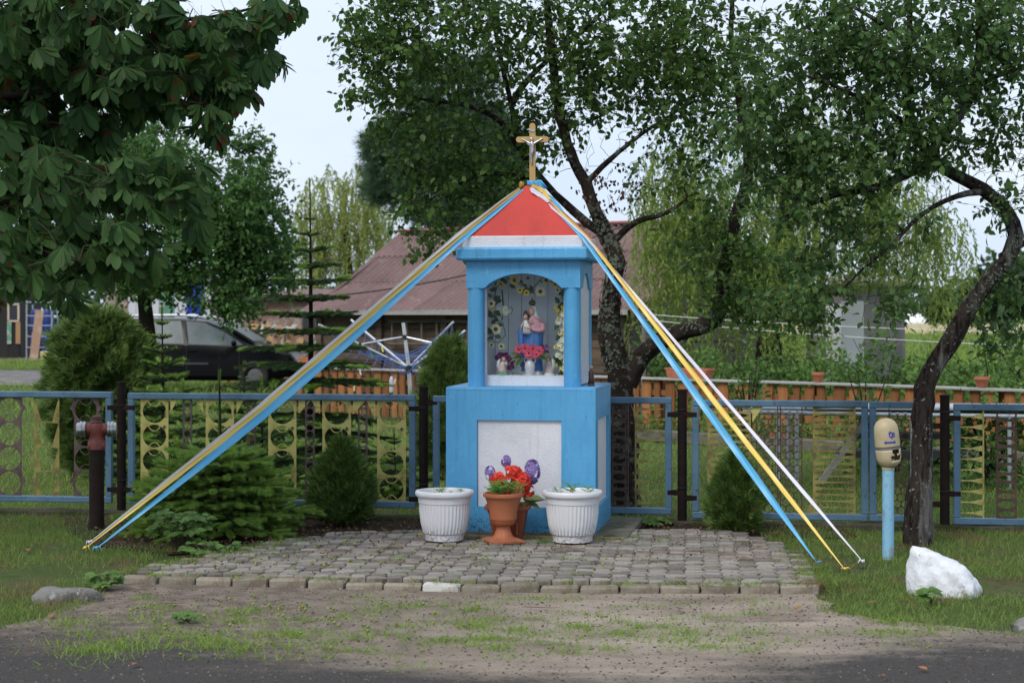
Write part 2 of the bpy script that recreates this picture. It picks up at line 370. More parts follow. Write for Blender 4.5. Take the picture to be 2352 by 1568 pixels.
def paver_mesh(poly, h=.030):
    b = MB(); n = len(poly); t = [(x * .90, y * .88) for x, y in poly]
    b.add([(x, y, -.02) for x, y in poly] + [(x, y, h - .006) for x, y in poly] + [(x, y, h) for x, y in t],
          [(i, (i + 1) % n, n + (i + 1) % n, n + i) for i in range(n)] + [(n + i, n + (i + 1) % n, 2 * n + (i + 1) % n, 2 * n + i) for i in range(n)] + [tuple(2 * n + i for i in range(n))])
    return b
big = [(-.064, -.016), (-.045, -.046), (.045, -.046), (.064, -.016), (.064, .016), (.045, .046), (-.045, .046), (-.064, .016)]
sml = [(-.050, -.028), (.050, -.028), (.036, 0), (.050, .028), (-.050, .028), (-.036, 0)]
big = [(x * 1.0, y) for x, y in big]
pb, ps = paver_mesh(big), paver_mesh(sml); pbm, psm = pb.mesh('paver', m_paver), ps.mesh('paver', m_paver)
spots = []
def inpoly(x, y, poly):
    x = np.asarray(x); y = np.asarray(y); c = np.zeros(x.shape, bool); n = len(poly)
    for i in range(n):
        x0, y0 = poly[i][0], poly[i][1]; x1, y1 = poly[i - 1][0], poly[i - 1][1]
        c ^= ((y0 > y) != (y1 > y)) & (x < (x1 - x0) * (y - y0) / (y1 - y0 + 1e-12) + x0)
    return c
for r_ in range(34):
    v = .105 + r_ * .079
    for i in range(-1, 22):
        u = i * .222 + (r_ % 2) * .111
        for k, (uu, bigp) in enumerate(((u, True), (u + .111, False))):
            p = kp(uu, v)
            if inpoly(p.x, p.y, pv_poly): spots.append((p, bigp))
# leave out the pavers wholly under the shrine's slab
SA = math.radians(9.5); SC = Vector((.14, 12.89, 0))
def in_slab(p):
    d = p - SC; lx = d.x * math.cos(SA) - d.y * math.sin(SA); ly = d.x * math.sin(SA) + d.y * math.cos(SA)
    return -.66 < lx < .72 and -.56 < ly < .6
spots = [s for s in spots if not in_slab(s[0])]
spots.sort(key=lambda s: s[0].y)
rest = MB()
for i, (p, bg_) in enumerate(spots):
    rz = KA + U(-.06, .06); z = .015 + U(-.005, .006)
    if i < 300:
        link('paver', pbm if bg_ else psm, paving, (p.x, p.y, z), (U(-.045, .045), U(-.045, .045), rz), (U(.92, .99), U(.90, .98), 1))
    else:
        R = Matrix.Rotation(rz, 3, 'Z') @ Matrix.Diagonal((.955, .94, 1)); s_ = pb if bg_ else ps
        rest.add([R @ Vector(q) + Vector((p.x, p.y, z)) for q in s_.v], s_.f)
tag(rest.build('pavers', m_paver, paving), kind='stuff')
m_kerb = mat('kerb_concrete', (.26, .23, .185), .92, rnd=.2, zband=(.02, -.055, (.05, .04, .03), 14, .28), layers=[((.10, .085, .065), 7, .46, .66), ((.42, .40, .36), 16, .60, .74), ((.20, .15, .10), 5, .5, .7, (6, 6, .6))], bump=(55, .7), spec=.15)
m_kerbw = mat('kerb_limewash', (.52, .51, .48), .9, layers=[((.25, .21, .17), 9, .5, .68)], bump=(55, .6), spec=.15)
nk = 18
for i in range(nk):
    L_ = KL / nk; b = MB().box((0, 0, 0), (L_ - U(.006, .014), .075, .13), bev=.012)
    for q in range(len(b.v)): x, y, z = b.v[q]; b.v[q] = (x + U(-.004, .004), y + U(-.004, .004), z + U(-.004, .004))
    p = kp((i + .5) * L_, .005 + U(-.012, .012))
    o = link('kerb_stone', b.mesh('kerb_stone', m_kerbw if i == 8 else m_kerb), paving, (p.x, p.y, -.030 + U(-.012, .008)), (U(-.05, .03), U(-.03, .03), KA + math.atan(-.12 * math.pi / KL * math.cos(math.pi * (i + .5) / nk)) + U(-.03, .03)))
    if i == 8: o['label'] = 'whitewashed kerb stone'
# the old rounded kerb stone at the end of the grass, and one across the road entrance
def worn_stone(L_, w, h, seed):
    random.seed(seed); rings = []; n = 12
    for j in range(9):
        t = j / 8; e = min(1, math.sin(math.pi * min(max(t, .03), .97)) * 2.6) ** .5
        rings.append([( -L_ / 2 + L_ * t + U(-.008, .008), math.cos(a) * w / 2 * e + U(-.005, .005), max(-.5, min(.62, math.sin(a))) * h * .8 * e + U(-.005, .005)) for a in [2 * math.pi * k / n for k in range(n)]])
    return MB().loft(rings)
m_oldk = mat('old_kerb', (.20, .195, .185), .92, layers=[((.07, .06, .05), 5, .46, .62), ((.33, .33, .32), 22, .56, .7)], bump=(45, .8), spec=.15)
p = G(160, 1378)
tag(link('kerb_stone', worn_stone(.38, .16, .16, 3).mesh('k', m_oldk, 50), None, (p.x - .03, p.y + .06, -.02), (0, .02, -.06)), 'worn grey kerb stone with rounded end, sunk in grass beside the sandy verge', 'kerb stone')
p = G(2360, 1446)
tag(link('kerb_stone', worn_stone(.42, .12, .12, 5).mesh('k', m_oldk, 50), None, (p.x + .13, p.y + .06, .0), (0, 0, .35)), 'low pale kerb stone at the edge of the asphalt past the white boulder', 'kerb stone')
random.seed(11)

# loose grit and crumbs on the verge and road edge
tv_ = np.array([(0, 0, .6), (1, 0, 0), (0, 1, 0), (-1, 0, 0), (0, -1, 0)]); tf_ = np.array([(0, 1, 2), (0, 2, 3), (0, 3, 4), (0, 4, 1)])
def grit(name, label, n, col, smin, smax, yb):
    x = rng.uniform(-2.9, 2.9, n * 3); y = rng.uniform(7.4, 10.3, n * 3); k = inpoly(x, y, [(p.x, p.y) for p in vp]) | (y < yb); x, y = x[k][:n], y[k][:n]; m_ = len(x)
    a = rng.uniform(0, 6.28, m_); R = np.zeros((m_, 3, 3)); s1 = rng.uniform(.6, 1.3, m_); R[:, 0, 0] = np.cos(a) * s1; R[:, 0, 1] = -np.sin(a); R[:, 1, 0] = np.sin(a) * s1; R[:, 1, 1] = np.cos(a); R[:, 2, 2] = rng.uniform(.5, 1.2, m_)
    V, T = scatter(tv_, tf_, np.stack([x, y, np.full(m_, -.0125)], 1), R, smin + (smax - smin) * rng.random(m_) ** 3)
    tag(link(name, npmesh(name, V, T, mat(name, col, .9, rnd=.5, spec=.2))), label, 'grit', kind='stuff')
grit('sand_grit', 'loose grit scattered over the sandy verge', 8000, (.21, .17, .13), .002, .008, 0)
grit('dark_crumbs', 'dark soil crumbs and asphalt bits along the road edge', 12000, (.060, .046, .036), .003, .012, 9.0)
# ------------------------------------------------------------------ the shrine
m_blue = mat('blue_paint', (.095, .375, .66), .42, layers=[((.070, .315, .585), 3, .45, .68), ((.12, .41, .69), 28, .56, .78), ((.075, .33, .60), 5, .50, .66, (7, 7, .5)), ((.06, .23, .40), 2.2, .58, .76, (5, 5, .5)), ((.16, .46, .70), 7, .60, .72, (3, 3, .8))], bump=(60, .35), spec=.45)
m_blueb = mat('blue_paint_spattered', (.095, .375, .66), .45, zband=(.30, .05, (.035, .06, .075), 60, .20), layers=[((.075, .325, .595), 3, .46, .68), ((.075, .33, .60), 5, .50, .66, (7, 7, .5)), ((.12, .41, .69), 28, .58, .78), ((.055, .24, .42), 2.2, .58, .76, (5, 5, .5)), ((.10, .16, .20), 38, .66, .74)], bump=(130, .32), spec=.45)
m_white = mat('white_paint', (.72, .725, .76), .6, layers=[((.60, .61, .65), 2.2, .46, .68), ((.46, .45, .44), 60, .68, .76), ((.52, .52, .53), 4, .58, .76, (6, 6, .4))], bump=(70, .5), spec=.3)
m_red = mat('red_paint', (.52, .048, .034), .5, layers=[((.44, .042, .032), 3, .46, .66), ((.58, .17, .14), 48, .68, .80), ((.40, .035, .028), 2.5, .56, .72, (4, 4, .6))], bump=(70, .45), spec=.35)
m_conc = mat('mossy_concrete', (.155, .145, .115), .93, layers=[((.075, .08, .045), 5, .45, .63), ((.24, .23, .20), 22, .56, .74)], bump=(60, .7), spec=.15)
m_yel = mat('yellow_edge_paint', (.42, .29, .05), .8, layers=[((.12, .10, .06), 14, .50, .62)], bump=(60, .5))
m_inner = mat('niche_boards', (.80, .87, .89), .7, layers=[((.74, .82, .85), 2.5, .42, .65)], bump=(40, .2, (8, 1, .6)))
SR = -SA
shrine = thing('roadside_shrine', 'blue and white brick roadside shrine with red pyramid roof on the paved platform', 'shrine', SC, SR)
W, D = 1.08, .98                                         # pedestal
def wpos(x, y, z):
    c, s = math.cos(SR), math.sin(SR); return Vector((SC.x + c * x - s * y, SC.y + s * x + c * y, z))
def jit(b, a):
    for i in range(len(b.v)): x, y, z = b.v[i]; b.v[i] = (x + U(-a, a), y + U(-a, a), z + U(-a * .5, a * .5))
    return b
b = MB().box((.03, -.02, .03), (1.50, D + .22, .06), bev=.008); b.build('plinth_slab', m_conc, shrine)
MB().box((.03, -.02 - (D + .22) / 2 - .002, .033), (1.49, .012, .042), bev=.004).build('painted_slab_edge', m_yel, shrine)
# pedestal with recessed panels: a frame of four bars per face round a core
core = MB(); core.box((0, 0, .57), (W - .05, D - .05, 1.03)); core.build('pedestal_core', m_blue, shrine)
def frame_face(axis, sgn, w, z0, z1, x0, x1, p0, p1, th=.03):
    """a face of the pedestal with a rectangular opening; axis 'x' or 'y' is the face normal"""
    bb = MB(); half = (D if axis == 'y' else W) / 2
    xs = [-w / 2, x0, x1, w / 2]; zs = [z0, p0, p1, z1]
    vs_ = []; fs = []
    for d_ in (half, half - th):
        for z in zs:
            for x in xs: vs_.append((x, sgn * d_, z) if axis == 'y' else (sgn * d_, x, z))
    def q(i, j, l=0): return l * 16 + j * 4 + i
    for j in range(3):
        for i in range(3):
            if (i, j) != (1, 1): fs.append((q(i, j), q(i + 1, j), q(i + 1, j + 1), q(i, j + 1)))
    for a, c in (((1, 1), (2, 1)), ((2, 1), (2, 2)), ((2, 2), (1, 2)), ((1, 2), (1, 1))):
        fs.append((q(*a), q(*c), q(*c, 1), q(*a, 1)))
    for a, c in (((0, 0), (3, 0)), ((3, 0), (3, 3)), ((3, 3), (0, 3)), ((0, 3), (0, 0))):
        fs.append((q(*a), q(*c), q(*c, 1), q(*a, 1)))
    return bb.add(vs_, fs)
PT = 1.088
frame_face('y', -1, W, .055, PT, -.315, .295, .235, .855).build('pedestal_front', m_blueb, shrine, fixn=True)
frame_face('y', 1, W, .055, PT, -.3, .3, .235, .855).build('pedestal_back', m_blueb, shrine, fixn=True)
frame_face('x', 1, D - .004, .055, PT, -.34, .36, .235, .855).build('pedestal_side', m_blueb, shrine, fixn=True)
frame_face('x', -1, D - .004, .055, PT, -.3, .3, .235, .855).build('pedestal_side', m_blueb, shrine, fixn=True)
MB().box((-.01, -D / 2 + .024, .545), (.606, .006, .616)).build('front_panel', m_white, shrine)
MB().box((W / 2 - .024, .01, .545), (.006, .696, .616)).build('side_panel', m_white, shrine)
MB().box((-W / 2 + .024, 0, .545), (.006, .596, .616)).build('side_panel', m_white, shrine)
jit(MB().box((0, 0, PT - .012), (W + .004, D + .004, .03), bev=.012), .001).build('pedestal_top', m_blue, shrine)
ZT = PT + .0035
# columns
CXo, CYo, CR = .352, .315, .0615
for sx in (-1, 1):
    for sy in (-1, 1):
        MB().lathe([(CR, ZT), (CR, 1.80)], 28, (sx * CXo, sy * CYo, 0), close=True).build('column', m_blue, shrine, 40)
# arched lintel over each side: a plate with an arched underside
LW, LD = .83, .755
def arch_lintel(w, th, z0, z1, open_w, rise, n=16):
    b = MB(); pts = [(-w / 2, z0)] + [(-open_w / 2 + open_w * i / n, z0 + rise * (1 - (2 * i / n - 1) ** 2) ** .8) for i in range(n + 1)] + [(w / 2, z0)]
    f0 = [(x, 0, z) for x, z in pts] + [(w / 2, 0, z1), (-w / 2, 0, z1)]
    t0 = [(x, 0, z1) for x, _ in pts]
    vs_ = [(x, -th / 2, z) for x, z in pts] + [(x, -th / 2, z1) for x, _ in pts] + [(x, th / 2, z) for x, z in pts] + [(x, th / 2, z1) for x, _ in pts]
    m = len(pts); fs = []
    for i in range(m - 1):
        fs += [(i, i + 1, m + i + 1, m + i), (2 * m + i + 1, 2 * m + i, 3 * m + i, 3 * m + i + 1), (i + 1, i, 2 * m + i, 2 * m + i + 1), (m + i, m + i + 1, 3 * m + i + 1, 3 * m + i)]
    fs += [(0, m, 3 * m, 2 * m), (m - 1, 2 * m + m - 1, 4 * m - 1, 2 * m - 1)]
    return b.add(vs_, fs)
LT = .125
def place(bb, y=0, x=0, rot=0):
    R = Matrix.Rotation(rot, 3, 'Z'); bb.v = [tuple(R @ Vector(v) + Vector((x, y, 0))) for v in bb.v]; return bb
place(arch_lintel(LW, LT, 1.80, 2.0, .56, .104), -LD / 2 + LT / 2).build('lintel', m_blue, shrine, fixn=True)
place(arch_lintel(LW, LT, 1.80, 2.0, .56, .104), LD / 2 - LT / 2).build('lintel', m_blue, shrine, fixn=True)
for s in (-1, 1):
    place(arch_lintel(LD - 2 * LT - .002, LT, 1.80, 2.0, .40, .115), 0, s * (LW / 2 - LT / 2 - .001), math.pi / 2).build('lintel', m_blue, shrine, fixn=True)
MB().box((0, 0, 1.965), (LW - 2 * LT + .01, LD - 2 * LT + .01, .06)).build('ceiling_slab', m_white, shrine)
jit(MB().box((0, 0, 2.045), (.955, .90, .090), bev=.014), .001).build('cornice', m_blue, shrine)
jit(MB().box((0, 0, 2.13), (.872, .82, .086), bev=.006), .001).build('white_band', m_white, shrine)
AZ = 2.56; rb = MB(); hw, hd = .432, .406
rb.add([(-hw, -hd, 2.168), (hw, -hd, 2.168), (hw, hd, 2.168), (-hw, hd, 2.168), (-.035, -.03, AZ), (.035, -.03, AZ), (.035, .03, AZ), (-.035, .03, AZ)],
       [(0, 1, 5, 4), (1, 2, 6, 5), (2, 3, 7, 6), (3, 0, 4, 7), (4, 5, 6, 7), (3, 2, 1, 0)]); rb.build('roof', m_red, shrine)
# the glazed box inside the columns
BX, BF, BB = .30, -.262, .19
MB().box((0, 0, (ZT + 1.168) / 2), (2 * BX + .02, BB - BF + .06, 1.168 - ZT)).build('sill', m_white, shrine)
for i in range(6):
    w_ = 2 * BX / 6; MB().box((-BX + (i + .5) * w_, BB + U(0, .003), 1.55), (w_ - .004, .02, .764)).build('back_board', m_inner, shrine)
MB().box((0, BB + .022, 1.55), (2 * BX, .016, .764)).build('back_panel', m_white, shrine)
for s in (-1, 1):
    MB().box((s * (BX + .012), (BF + BB) / 2 + .01, 1.55), (.022, BB - BF - .02, .764)).build('side_wall', m_white, shrine)
    MB().box((s * .388, .01, 1.50), (.02, .56, .80)).build('outer_side_wall', m_white, shrine)
    MB().box((s * (BX - .005), BF, 1.55), (.026, .022, .764)).build('window_frame', m_white, shrine)
MB().box((0, BF, 1.922), (2 * BX - .036, .022, .02)).build('window_frame', m_white, shrine)
m_pane = glassmat('niche_glass', (.985, .995, .995), .22)
MB().box((0, BF - .002, 1.54), (2 * BX - .036, .004, .742)).build('glass_pane', m_pane, shrine)
NF = 1.168                                              # floor of the niche

# crucifix on the roof
m_wood = mat('varnished_wood', (.50, .33, .13), .45, layers=[((.38, .23, .08), 5, .42, .66, (1, 1, .12)), ((.58, .42, .20), 30, .55, .75, (3, 3, .3))], spec=.4)
m_silv = mat('silver_metal', (.55, .56, .58), .32, metal=.9, layers=[((.25, .26, .28), 40, .5, .7)])
cz = AZ + .005; cp = wpos(.012, .0, cz)
cru = thing('crucifix', 'pale wooden cross with silver figure standing on the red roof', 'cross', cp, SR)
def rounded_bar(L_, w, t, horiz):
    n = 7; poly = []
    for e in (1, -1):
        for k in range(n):
            a = -math.pi / 2 + math.pi * k / (n - 1)
            poly.append((e * (L_ / 2 - w / 2 + w / 2 * math.cos(a)), e * w / 2 * math.sin(a)))
    return MB().prism(poly, -t / 2, t / 2, (lambda x, y, z: (x, z, y)) if horiz else (lambda x, y, z: (y, z, x)))
b = rounded_bar(.47, .043, .02, False); b.v = [(x, y, z + .225) for x, y, z in b.v]; b.build('upright', m_wood, cru, 30, fixn=True)
b = rounded_bar(.245, .043, .021, True); b.v = [(x, y - .001, z + .338) for x, y, z in b.v]; b.build('crossbar', m_wood, cru, 30, fixn=True)
b = MB(); y0 = -.022
b.loft([[(cx_ + rx * math.cos(a), y0 + ry * math.sin(a), z) for a in [2 * math.pi * k / 10 for k in range(10)]] for z, cx_, rx, ry in
        [(.155, -.004, .006, .006), (.175, -.004, .008, .008), (.20, -.006, .009, .009), (.222, -.007, .011, .010), (.235, -.002, .015, .011), (.255, 0, .017, .011), (.27, 0, .014, .010), (.29, .001, .016, .011), (.305, 0, .020, .012), (.315, 0, .012, .010), (.322, -.002, .006, .007), (.333, -.004, .011, .011), (.346, -.005, .010, .010), (.353, -.005, .004, .004)]])
for s in (-1, 1): b.tube([(s * .015, y0, .306), (s * .040, y0 + .003, .322), (s * .078, y0 + .006, .343)], [.0085, .006, .005], 7)
b.build('figure', m_silv, cru, 60)
b = MB().box((0, -.0125, .40), (.036, .005, .016), bev=.002); b.build('title_plate', m_silv, cru)

# ------------------------------------------------------------------ ribbons from the roof top to pegs in the ground
m_rb = mat('blue_ribbon', (.10, .42, .70), .38, layers=[((.07, .34, .62), 3, .45, .65, (.3, .3, .3))], spec=.5)
m_ry = mat('yellow_ribbon', (.74, .53, .11), .38, layers=[((.60, .40, .06), 4, .45, .65, (.3, .3, .3))], spec=.5)
m_rw = mat('white_ribbon', (.70, .68, .76), .38, layers=[((.55, .53, .62), 4, .45, .65, (.3, .3, .3))], spec=.5)
m_wire = mat('dark_wire', (.04, .045, .04), .5, metal=.6)
def ribbon(name, label, m, pts, widths, curl, seed, knot):
    """pts: world polyline; a band, curled across its width, that narrows where it is gathered"""
    random.seed(seed); p0 = pts[0]; root = thing(name, label, 'ribbon', pts[-1], 0, 'ribbons tied from the shrine roof to the ground')
    Ps = []
    for (a, c) in zip(pts, pts[1:]):
        k = max(4, int((c - a).length / .05))
        for i in range(k): Ps.append(a.lerp(c, i / k))
    Ps.append(pts[-1]); tot = len(Ps); n = 7; vs_ = []; fs = []
    L0 = [0]
    for a, c in zip(Ps, Ps[1:]): L0.append(L0[-1] + (c - a).length)
    for i, p in enumerate(Ps):
        t = (Ps[min(i + 1, tot - 1)] - Ps[max(i - 1, 0)]).normalized()
        side = t.cross(Vector((0, 1, 0))).normalized(); nrm = side.cross(t).normalized()
        u = L0[i] / L0[-1]
        w = np.interp(u, [q[0] for q in widths], [q[1] for q in widths])
        tw = curl[0] * math.sin(u * curl[1] + seed)
        c_ = math.cos(tw); s_ = math.sin(tw)
        for k in range(n):
            x = (k / (n - 1) - .5) * w; bow = (curl[2] * w) * (1 - (2 * k / (n - 1) - 1) ** 2) + .0025 * math.sin(u * 55 + k * 1.3) * min(1, w / .04)
            q = side * (x * c_ - bow * s_) - nrm * (-(x * s_) - bow * c_)
            vs_.append(p + q - root.location)
    for i in range(tot - 1):
        for k in range(n - 1): fs.append((i * n + k, i * n + k + 1, (i + 1) * n + k + 1, (i + 1) * n + k))
    MB().add(vs_, fs).build('band', m, root, True)
    e = Vector((0, 0, 0)); b = MB(); b.ball((0, 0, .004), .011, 8, 6, (1.2, 1, .9))
    for j in range(3):
        a = U(0, 6.28); b.tube([e, Vector((math.cos(a) * .02, math.sin(a) * .01, U(-.01, .02))), Vector((math.cos(a) * .035, -.01, U(-.022, .01)))], [.006, .005, .002], 5)
    b.build('knot', m, root, True)
    return root
def wp(l): return wpos(*l)
apexL, apexR = wpos(-.05, -.05, 2.545), wpos(.03, -.05, 2.555)
cornL, cornR = wpos(-.452, -.452, 2.150), wpos(.462, -.43, 2.172)
gl = [G(196, 1268), G(205, 1262), G(222, 1270)]
ribs = [
 ('ribbon', 'white ribbon edging the yellow one, stretched towards the fire hydrant', m_rw, [wpos(-.080, -.045, 2.542), wpos(-.476, -.436, 2.178), P(600, 929, 12.08), gl[1] + Vector((0, 0, .05))], [(0, .012), (.06, .02), (.2, .020), (.6, .026), (.85, .018), (.97, .007), (1, .004)], (.15, 2.0, .10), 1),
 ('ribbon', 'yellow ribbon stretched from the roof towards the fire hydrant', m_ry, [wpos(-.072, -.055, 2.538), wpos(-.458, -.455, 2.156), P(600, 941, 12.06), gl[0] + Vector((0, 0, .03))], [(0, .018), (.05, .026), (.25, .034), (.6, .040), (.85, .026), (.97, .009), (1, .004)], (.4, 2.2, .16), 2),
 ('ribbon', 'wide light blue ribbon stretched from the roof towards the fire hydrant', m_rb, [wpos(-.05, -.07, 2.530), wpos(-.44, -.478, 2.135), P(800, 785, 12.18), P(600, 957, 12.03), P(400, 1118, 11.87), gl[2] + Vector((0, 0, .035))], [(0, .014), (.08, .030), (.24, .034), (.55, .060), (.75, .054), (.9, .026), (.98, .010), (1, .004)], (.25, 2.0, .2), 3),
 ('ribbon', 'light blue ribbon stretched from the roof towards the white boulder, pegged at the paving edge', m_rb, [wpos(.10, -.10, 2.475), wpos(.446, -.452, 2.150), G(1877, 1303) + Vector((0, 0, .03))], [(0, .012), (.1, .018), (.3, .030), (.6, .050), (.85, .044), (.97, .012), (1, .004)], (.3, 2.0, .18), 4),
 ('ribbon', 'yellow ribbon stretched from the roof towards the white boulder', m_ry, [wpos(.115, -.105, 2.476), wpos(.468, -.438, 2.166), G(1940, 1316) + Vector((0, 0, .025))], [(0, .02), (.1, .020), (.3, .026), (.6, .036), (.85, .030), (.97, .010), (1, .004)], (.4, 2.6, .18), 5),
 ('ribbon', 'white ribbon pegged in the grass near the blue post and white boulder', m_rw, [wpos(.09, -.115, 2.465), wpos(.458, -.45, 2.168), G(1982, 1300) + Vector((0, 0, .03))], [(0, .02), (.1, .014), (.25, .012), (.5, .026), (.85, .026), (.97, .008), (1, .004)], (.5, 3.2, .2), 6)]
for i, r_ in enumerate(ribs):
    ro = ribbon(*r_, None)
    e = ro.location; b = MB(); rr = .030 if i > 2 else .018
    b.tube([Vector((rr * math.cos(a), .006, rr * math.sin(a) - .015)) for a in [2 * math.pi * k / 14 for k in range(15)]], .0022, 5)
    b.tube([(0, .006, -e.z - .02), (.003, .006, -.03)], .003, 5)
    tag(link('ground_peg', b.mesh('ground_peg', m_wire, 40), None, e), 'thin wire peg with a ring that holds the %s ribbon %s' % (('white', 'yellow', 'blue', 'blue', 'yellow', 'white')[i], 'near the hydrant' if i < 3 else 'near the white boulder'), 'peg')
# bunched ribbon ends round the foot of the cross
kn = thing('ribbon_knot', 'bunched blue, yellow and white ribbon ends knotted round the foot of the cross', 'ribbon', wpos(.012, 0, AZ))
random.seed(5)
b = MB()
for j in range(9):
    a0 = j * .7; pts = [Vector((.03 * math.cos(a0 + q * .8) + U(-.006, .006), .026 * math.sin(a0 + q * .8) - .01, .012 + U(-.012, .022))) for q in range(6)]
    b.tube(pts, [.005, .009, .011, .010, .008, .004], 6)
for j in range(4): b.tube([(U(-.02, .02), -.02, .012), (U(.02, .06), -.035, .02 + U(-.01, .015)), (U(.06, .11), -.04, U(-.035, .0))], [.008, .012, .004], 6)
b.build('blue_twist', m_rb, kn, True)
def flap(cps, wid, m, nm):
    n = 12; k = 6; vs_ = []; fs = []
    P_ = [Vector(c) for c in cps]
    for i in range(n + 1):
        t = i / n * (len(P_) - 1); j = min(int(t), len(P_) - 2); p = P_[j].lerp(P_[j + 1], t - j); d = (P_[j + 1] - P_[j]).normalized()
        s_ = d.cross(Vector((.15, -1, .35))).normalized(); w = np.interp(i / n, [0, .25, .6, 1], wid)
        for q in range(k + 1):
            u = q / k - .5; vs_.append(p + s_ * (u * w) + Vector((0, -.006 - .010 * math.sin(q * 1.9 + i * .6), 0)))
    for i in range(n):
        for q in range(k): fs.append((i * (k + 1) + q, i * (k + 1) + q + 1, (i + 1) * (k + 1) + q + 1, (i + 1) * (k + 1) + q))
    MB().add(vs_, fs).build(nm, m, kn, True)
Rm = Matrix.Rotation(SR, 3, 'Z')
def fl(l): return [Rm @ Vector((x - .012, y, z - AZ)) for x, y, z in l]
flap(fl([(.005, -.055, 2.542), (.05, -.085, 2.515), (.10, -.115, 2.475), (.155, -.165, 2.428)]), [.02, .060, .045, .02], m_rw, 'white_fold')
flap(fl([(.015, -.05, 2.560), (.06, -.07, 2.545), (.115, -.095, 2.505), (.155, -.14, 2.445)]), [.03, .030, .036, .03], m_ry, 'yellow_fold')
flap(fl([(.03, -.03, 2.57), (.07, -.04, 2.555), (.11, -.06, 2.525)]), [.02, .03, .02, .01], m_rb, 'blue_fold')
flap(fl([(.13, -.08, 2.49), (.20, -.12, 2.42), (.26, -.17, 2.355)]), [.02, .04, .04, .02], m_rb, 'blue_fold')
flap(fl([(-.07, -.03, 2.55), (-.075, -.035, 2.575), (-.06, -.03, 2.585), (-.055, -.03, 2.56)]), [.02, .022, .022, .012], m_ry, 'yellow_loop')
# ------------------------------------------------------------------ inside the niche
m_robe = mat('robe_blue', (.06, .19, .48), .45, layers=[((.04, .12, .36), 26, .45, .62, (3, 3, .25))]); m_pink = mat('dress_pink', (.55, .30, .33), .5, layers=[((.42, .17, .22), 36, .48, .64, (3, 3, .3))])
m_wht = mat('plaster_white', (.68, .67, .66), .5); m_skin = mat('painted_skin', (.56, .34, .25), .5); m_hair = mat('painted_hair', (.055, .028, .018), .5)
m_gold = mat('dark_gold', (.10, .065, .03), .4, metal=.5)
def ring(cx_, cy_, z, rx, ry, n=16, wav=0, ph=0, k=6): return [(cx_ + (rx + wav * math.cos(k * a + ph)) * math.cos(a), cy_ + (ry + wav * math.cos(k * a + ph)) * math.sin(a), z) for a in [2 * math.pi * j / n for j in range(n)]]
st_loc = P(1222, 800, 12.78); st_loc.z = NF
st = thing('religious_statue', 'painted statue of a crowned woman in a blue robe holding a child, inside the shrine', 'statue', st_loc, SR)
MB().lathe([(.085, 0), (.088, .006), (.082, .022), (.074, .028)], 8, close=True).build('statue_base', m_wht, st)
b = MB()
b.mi = 0; b.loft([ring(.0, 0, .026, .078, .055, 24, .005, 0, 9), ring(0, 0, .10, .072, .052, 24, .005, .3, 9), ring(.003, 0, .19, .070, .050, 24, .005, .5, 9), ring(.006, 0, .27, .074, .052, 24, .004, .6, 8), ring(.010, 0, .315, .076, .052, 24, .003)])
b.mi = 1; b.loft([ring(.010, 0, .312, .075, .052, 24, .002), ring(.016, 0, .35, .074, .052, 24, .002, 0, 7), ring(.016, 0, .385, .064, .046, 24, .002), ring(.012, 0, .41, .045, .036, 24), ring(.006, 0, .428, .022, .022, 24), ring(.004, -.004, .44, .018, .018, 24)])
b.build('figure', [m_robe, m_pink], st, 60)
b = MB().loft([ring(.000, -.008, .432, .012, .014), ring(-.001, -.010, .44, .020, .020), ring(-.002, -.010, .456, .025, .026), ring(-.002, -.008, .474, .025, .026), ring(-.001, -.006, .488, .018, .019), ring(0, -.005, .493, .006, .006)]); b.build('head', m_skin, st, True)
b = MB(); b.ball((-.011, -.0335, .466), .0035, 6, 5); b.ball((.007, -.034, .466), .0035, 6, 5); b.build('eyes', m_hair, st)
b = MB().loft([ring(.002, .004, .40, .034, .022), ring(0, .004, .44, .031, .024), ring(0, .004, .475, .030, .026), ring(0, .002, .494, .022, .022), ring(0, .0, .5, .006, .006)]); b.build('hair', m_hair, st, True)
b = MB().loft([ring(.020, .014, .34, .066, .044), ring(.018, .014, .39, .058, .038), ring(.008, .012, .43, .040, .030), ring(.003, .010, .47, .037, .029), ring(.002, .007, .497, .027, .025), ring(.002, .004, .508, .008, .008)]); b.build('veil', m_wht, st, True)
b = MB().tube([(.078, -.01, .37), (.082, -.03, .325), (.045, -.055, .322), (.0, -.066, .338)], [.024, .022, .015, .010], 10); b.build('sleeve', m_pink, st, True)
b = MB().tube([(.01, -.066, .335), (-.02, -.072, .343), (-.042, -.07, .348)], [.010, .009, .004], 8)
for k in range(4): b.tube([(-.018, -.074, .349 - k * .006), (-.045, -.074, .352 - k * .007)], [.003, .002], 5)
b.build('hand', m_skin, st, True)
b = MB().tube([(-.060, -.01, .375), (-.078, -.02, .32), (-.076, -.02, .18), (-.07, -.018, .06)], [.018, .026, .022, .016], 10); b.build('mantle', m_robe, st, True)
b = MB().lathe([(.016, 0), (.022, .006), (.024, .022), (.020, .034), (.010, .044), (.003, .048)], 14, (.002, .0, .504)); b.tube([(.002, 0, .55), (.002, 0, .57)], .003, 6)
for k in range(8): b.ball((.002 + .024 * math.cos(k * .785), .024 * math.sin(k * .785), .527), .005, 6, 5)
b.build('crown', m_gold, st, 50)
ch = MB(); ch.loft([ring(-.028, -.05, .30, .036, .026, 14, .003), ring(-.030, -.052, .34, .030, .024, 14, .002), ring(-.034, -.052, .37, .026, .022, 14), ring(-.037, -.05, .392, .020, .016, 14), ring(-.038, -.05, .40, .009, .009, 14)])
o = ch.build('child_figure', m_wht, st, True)
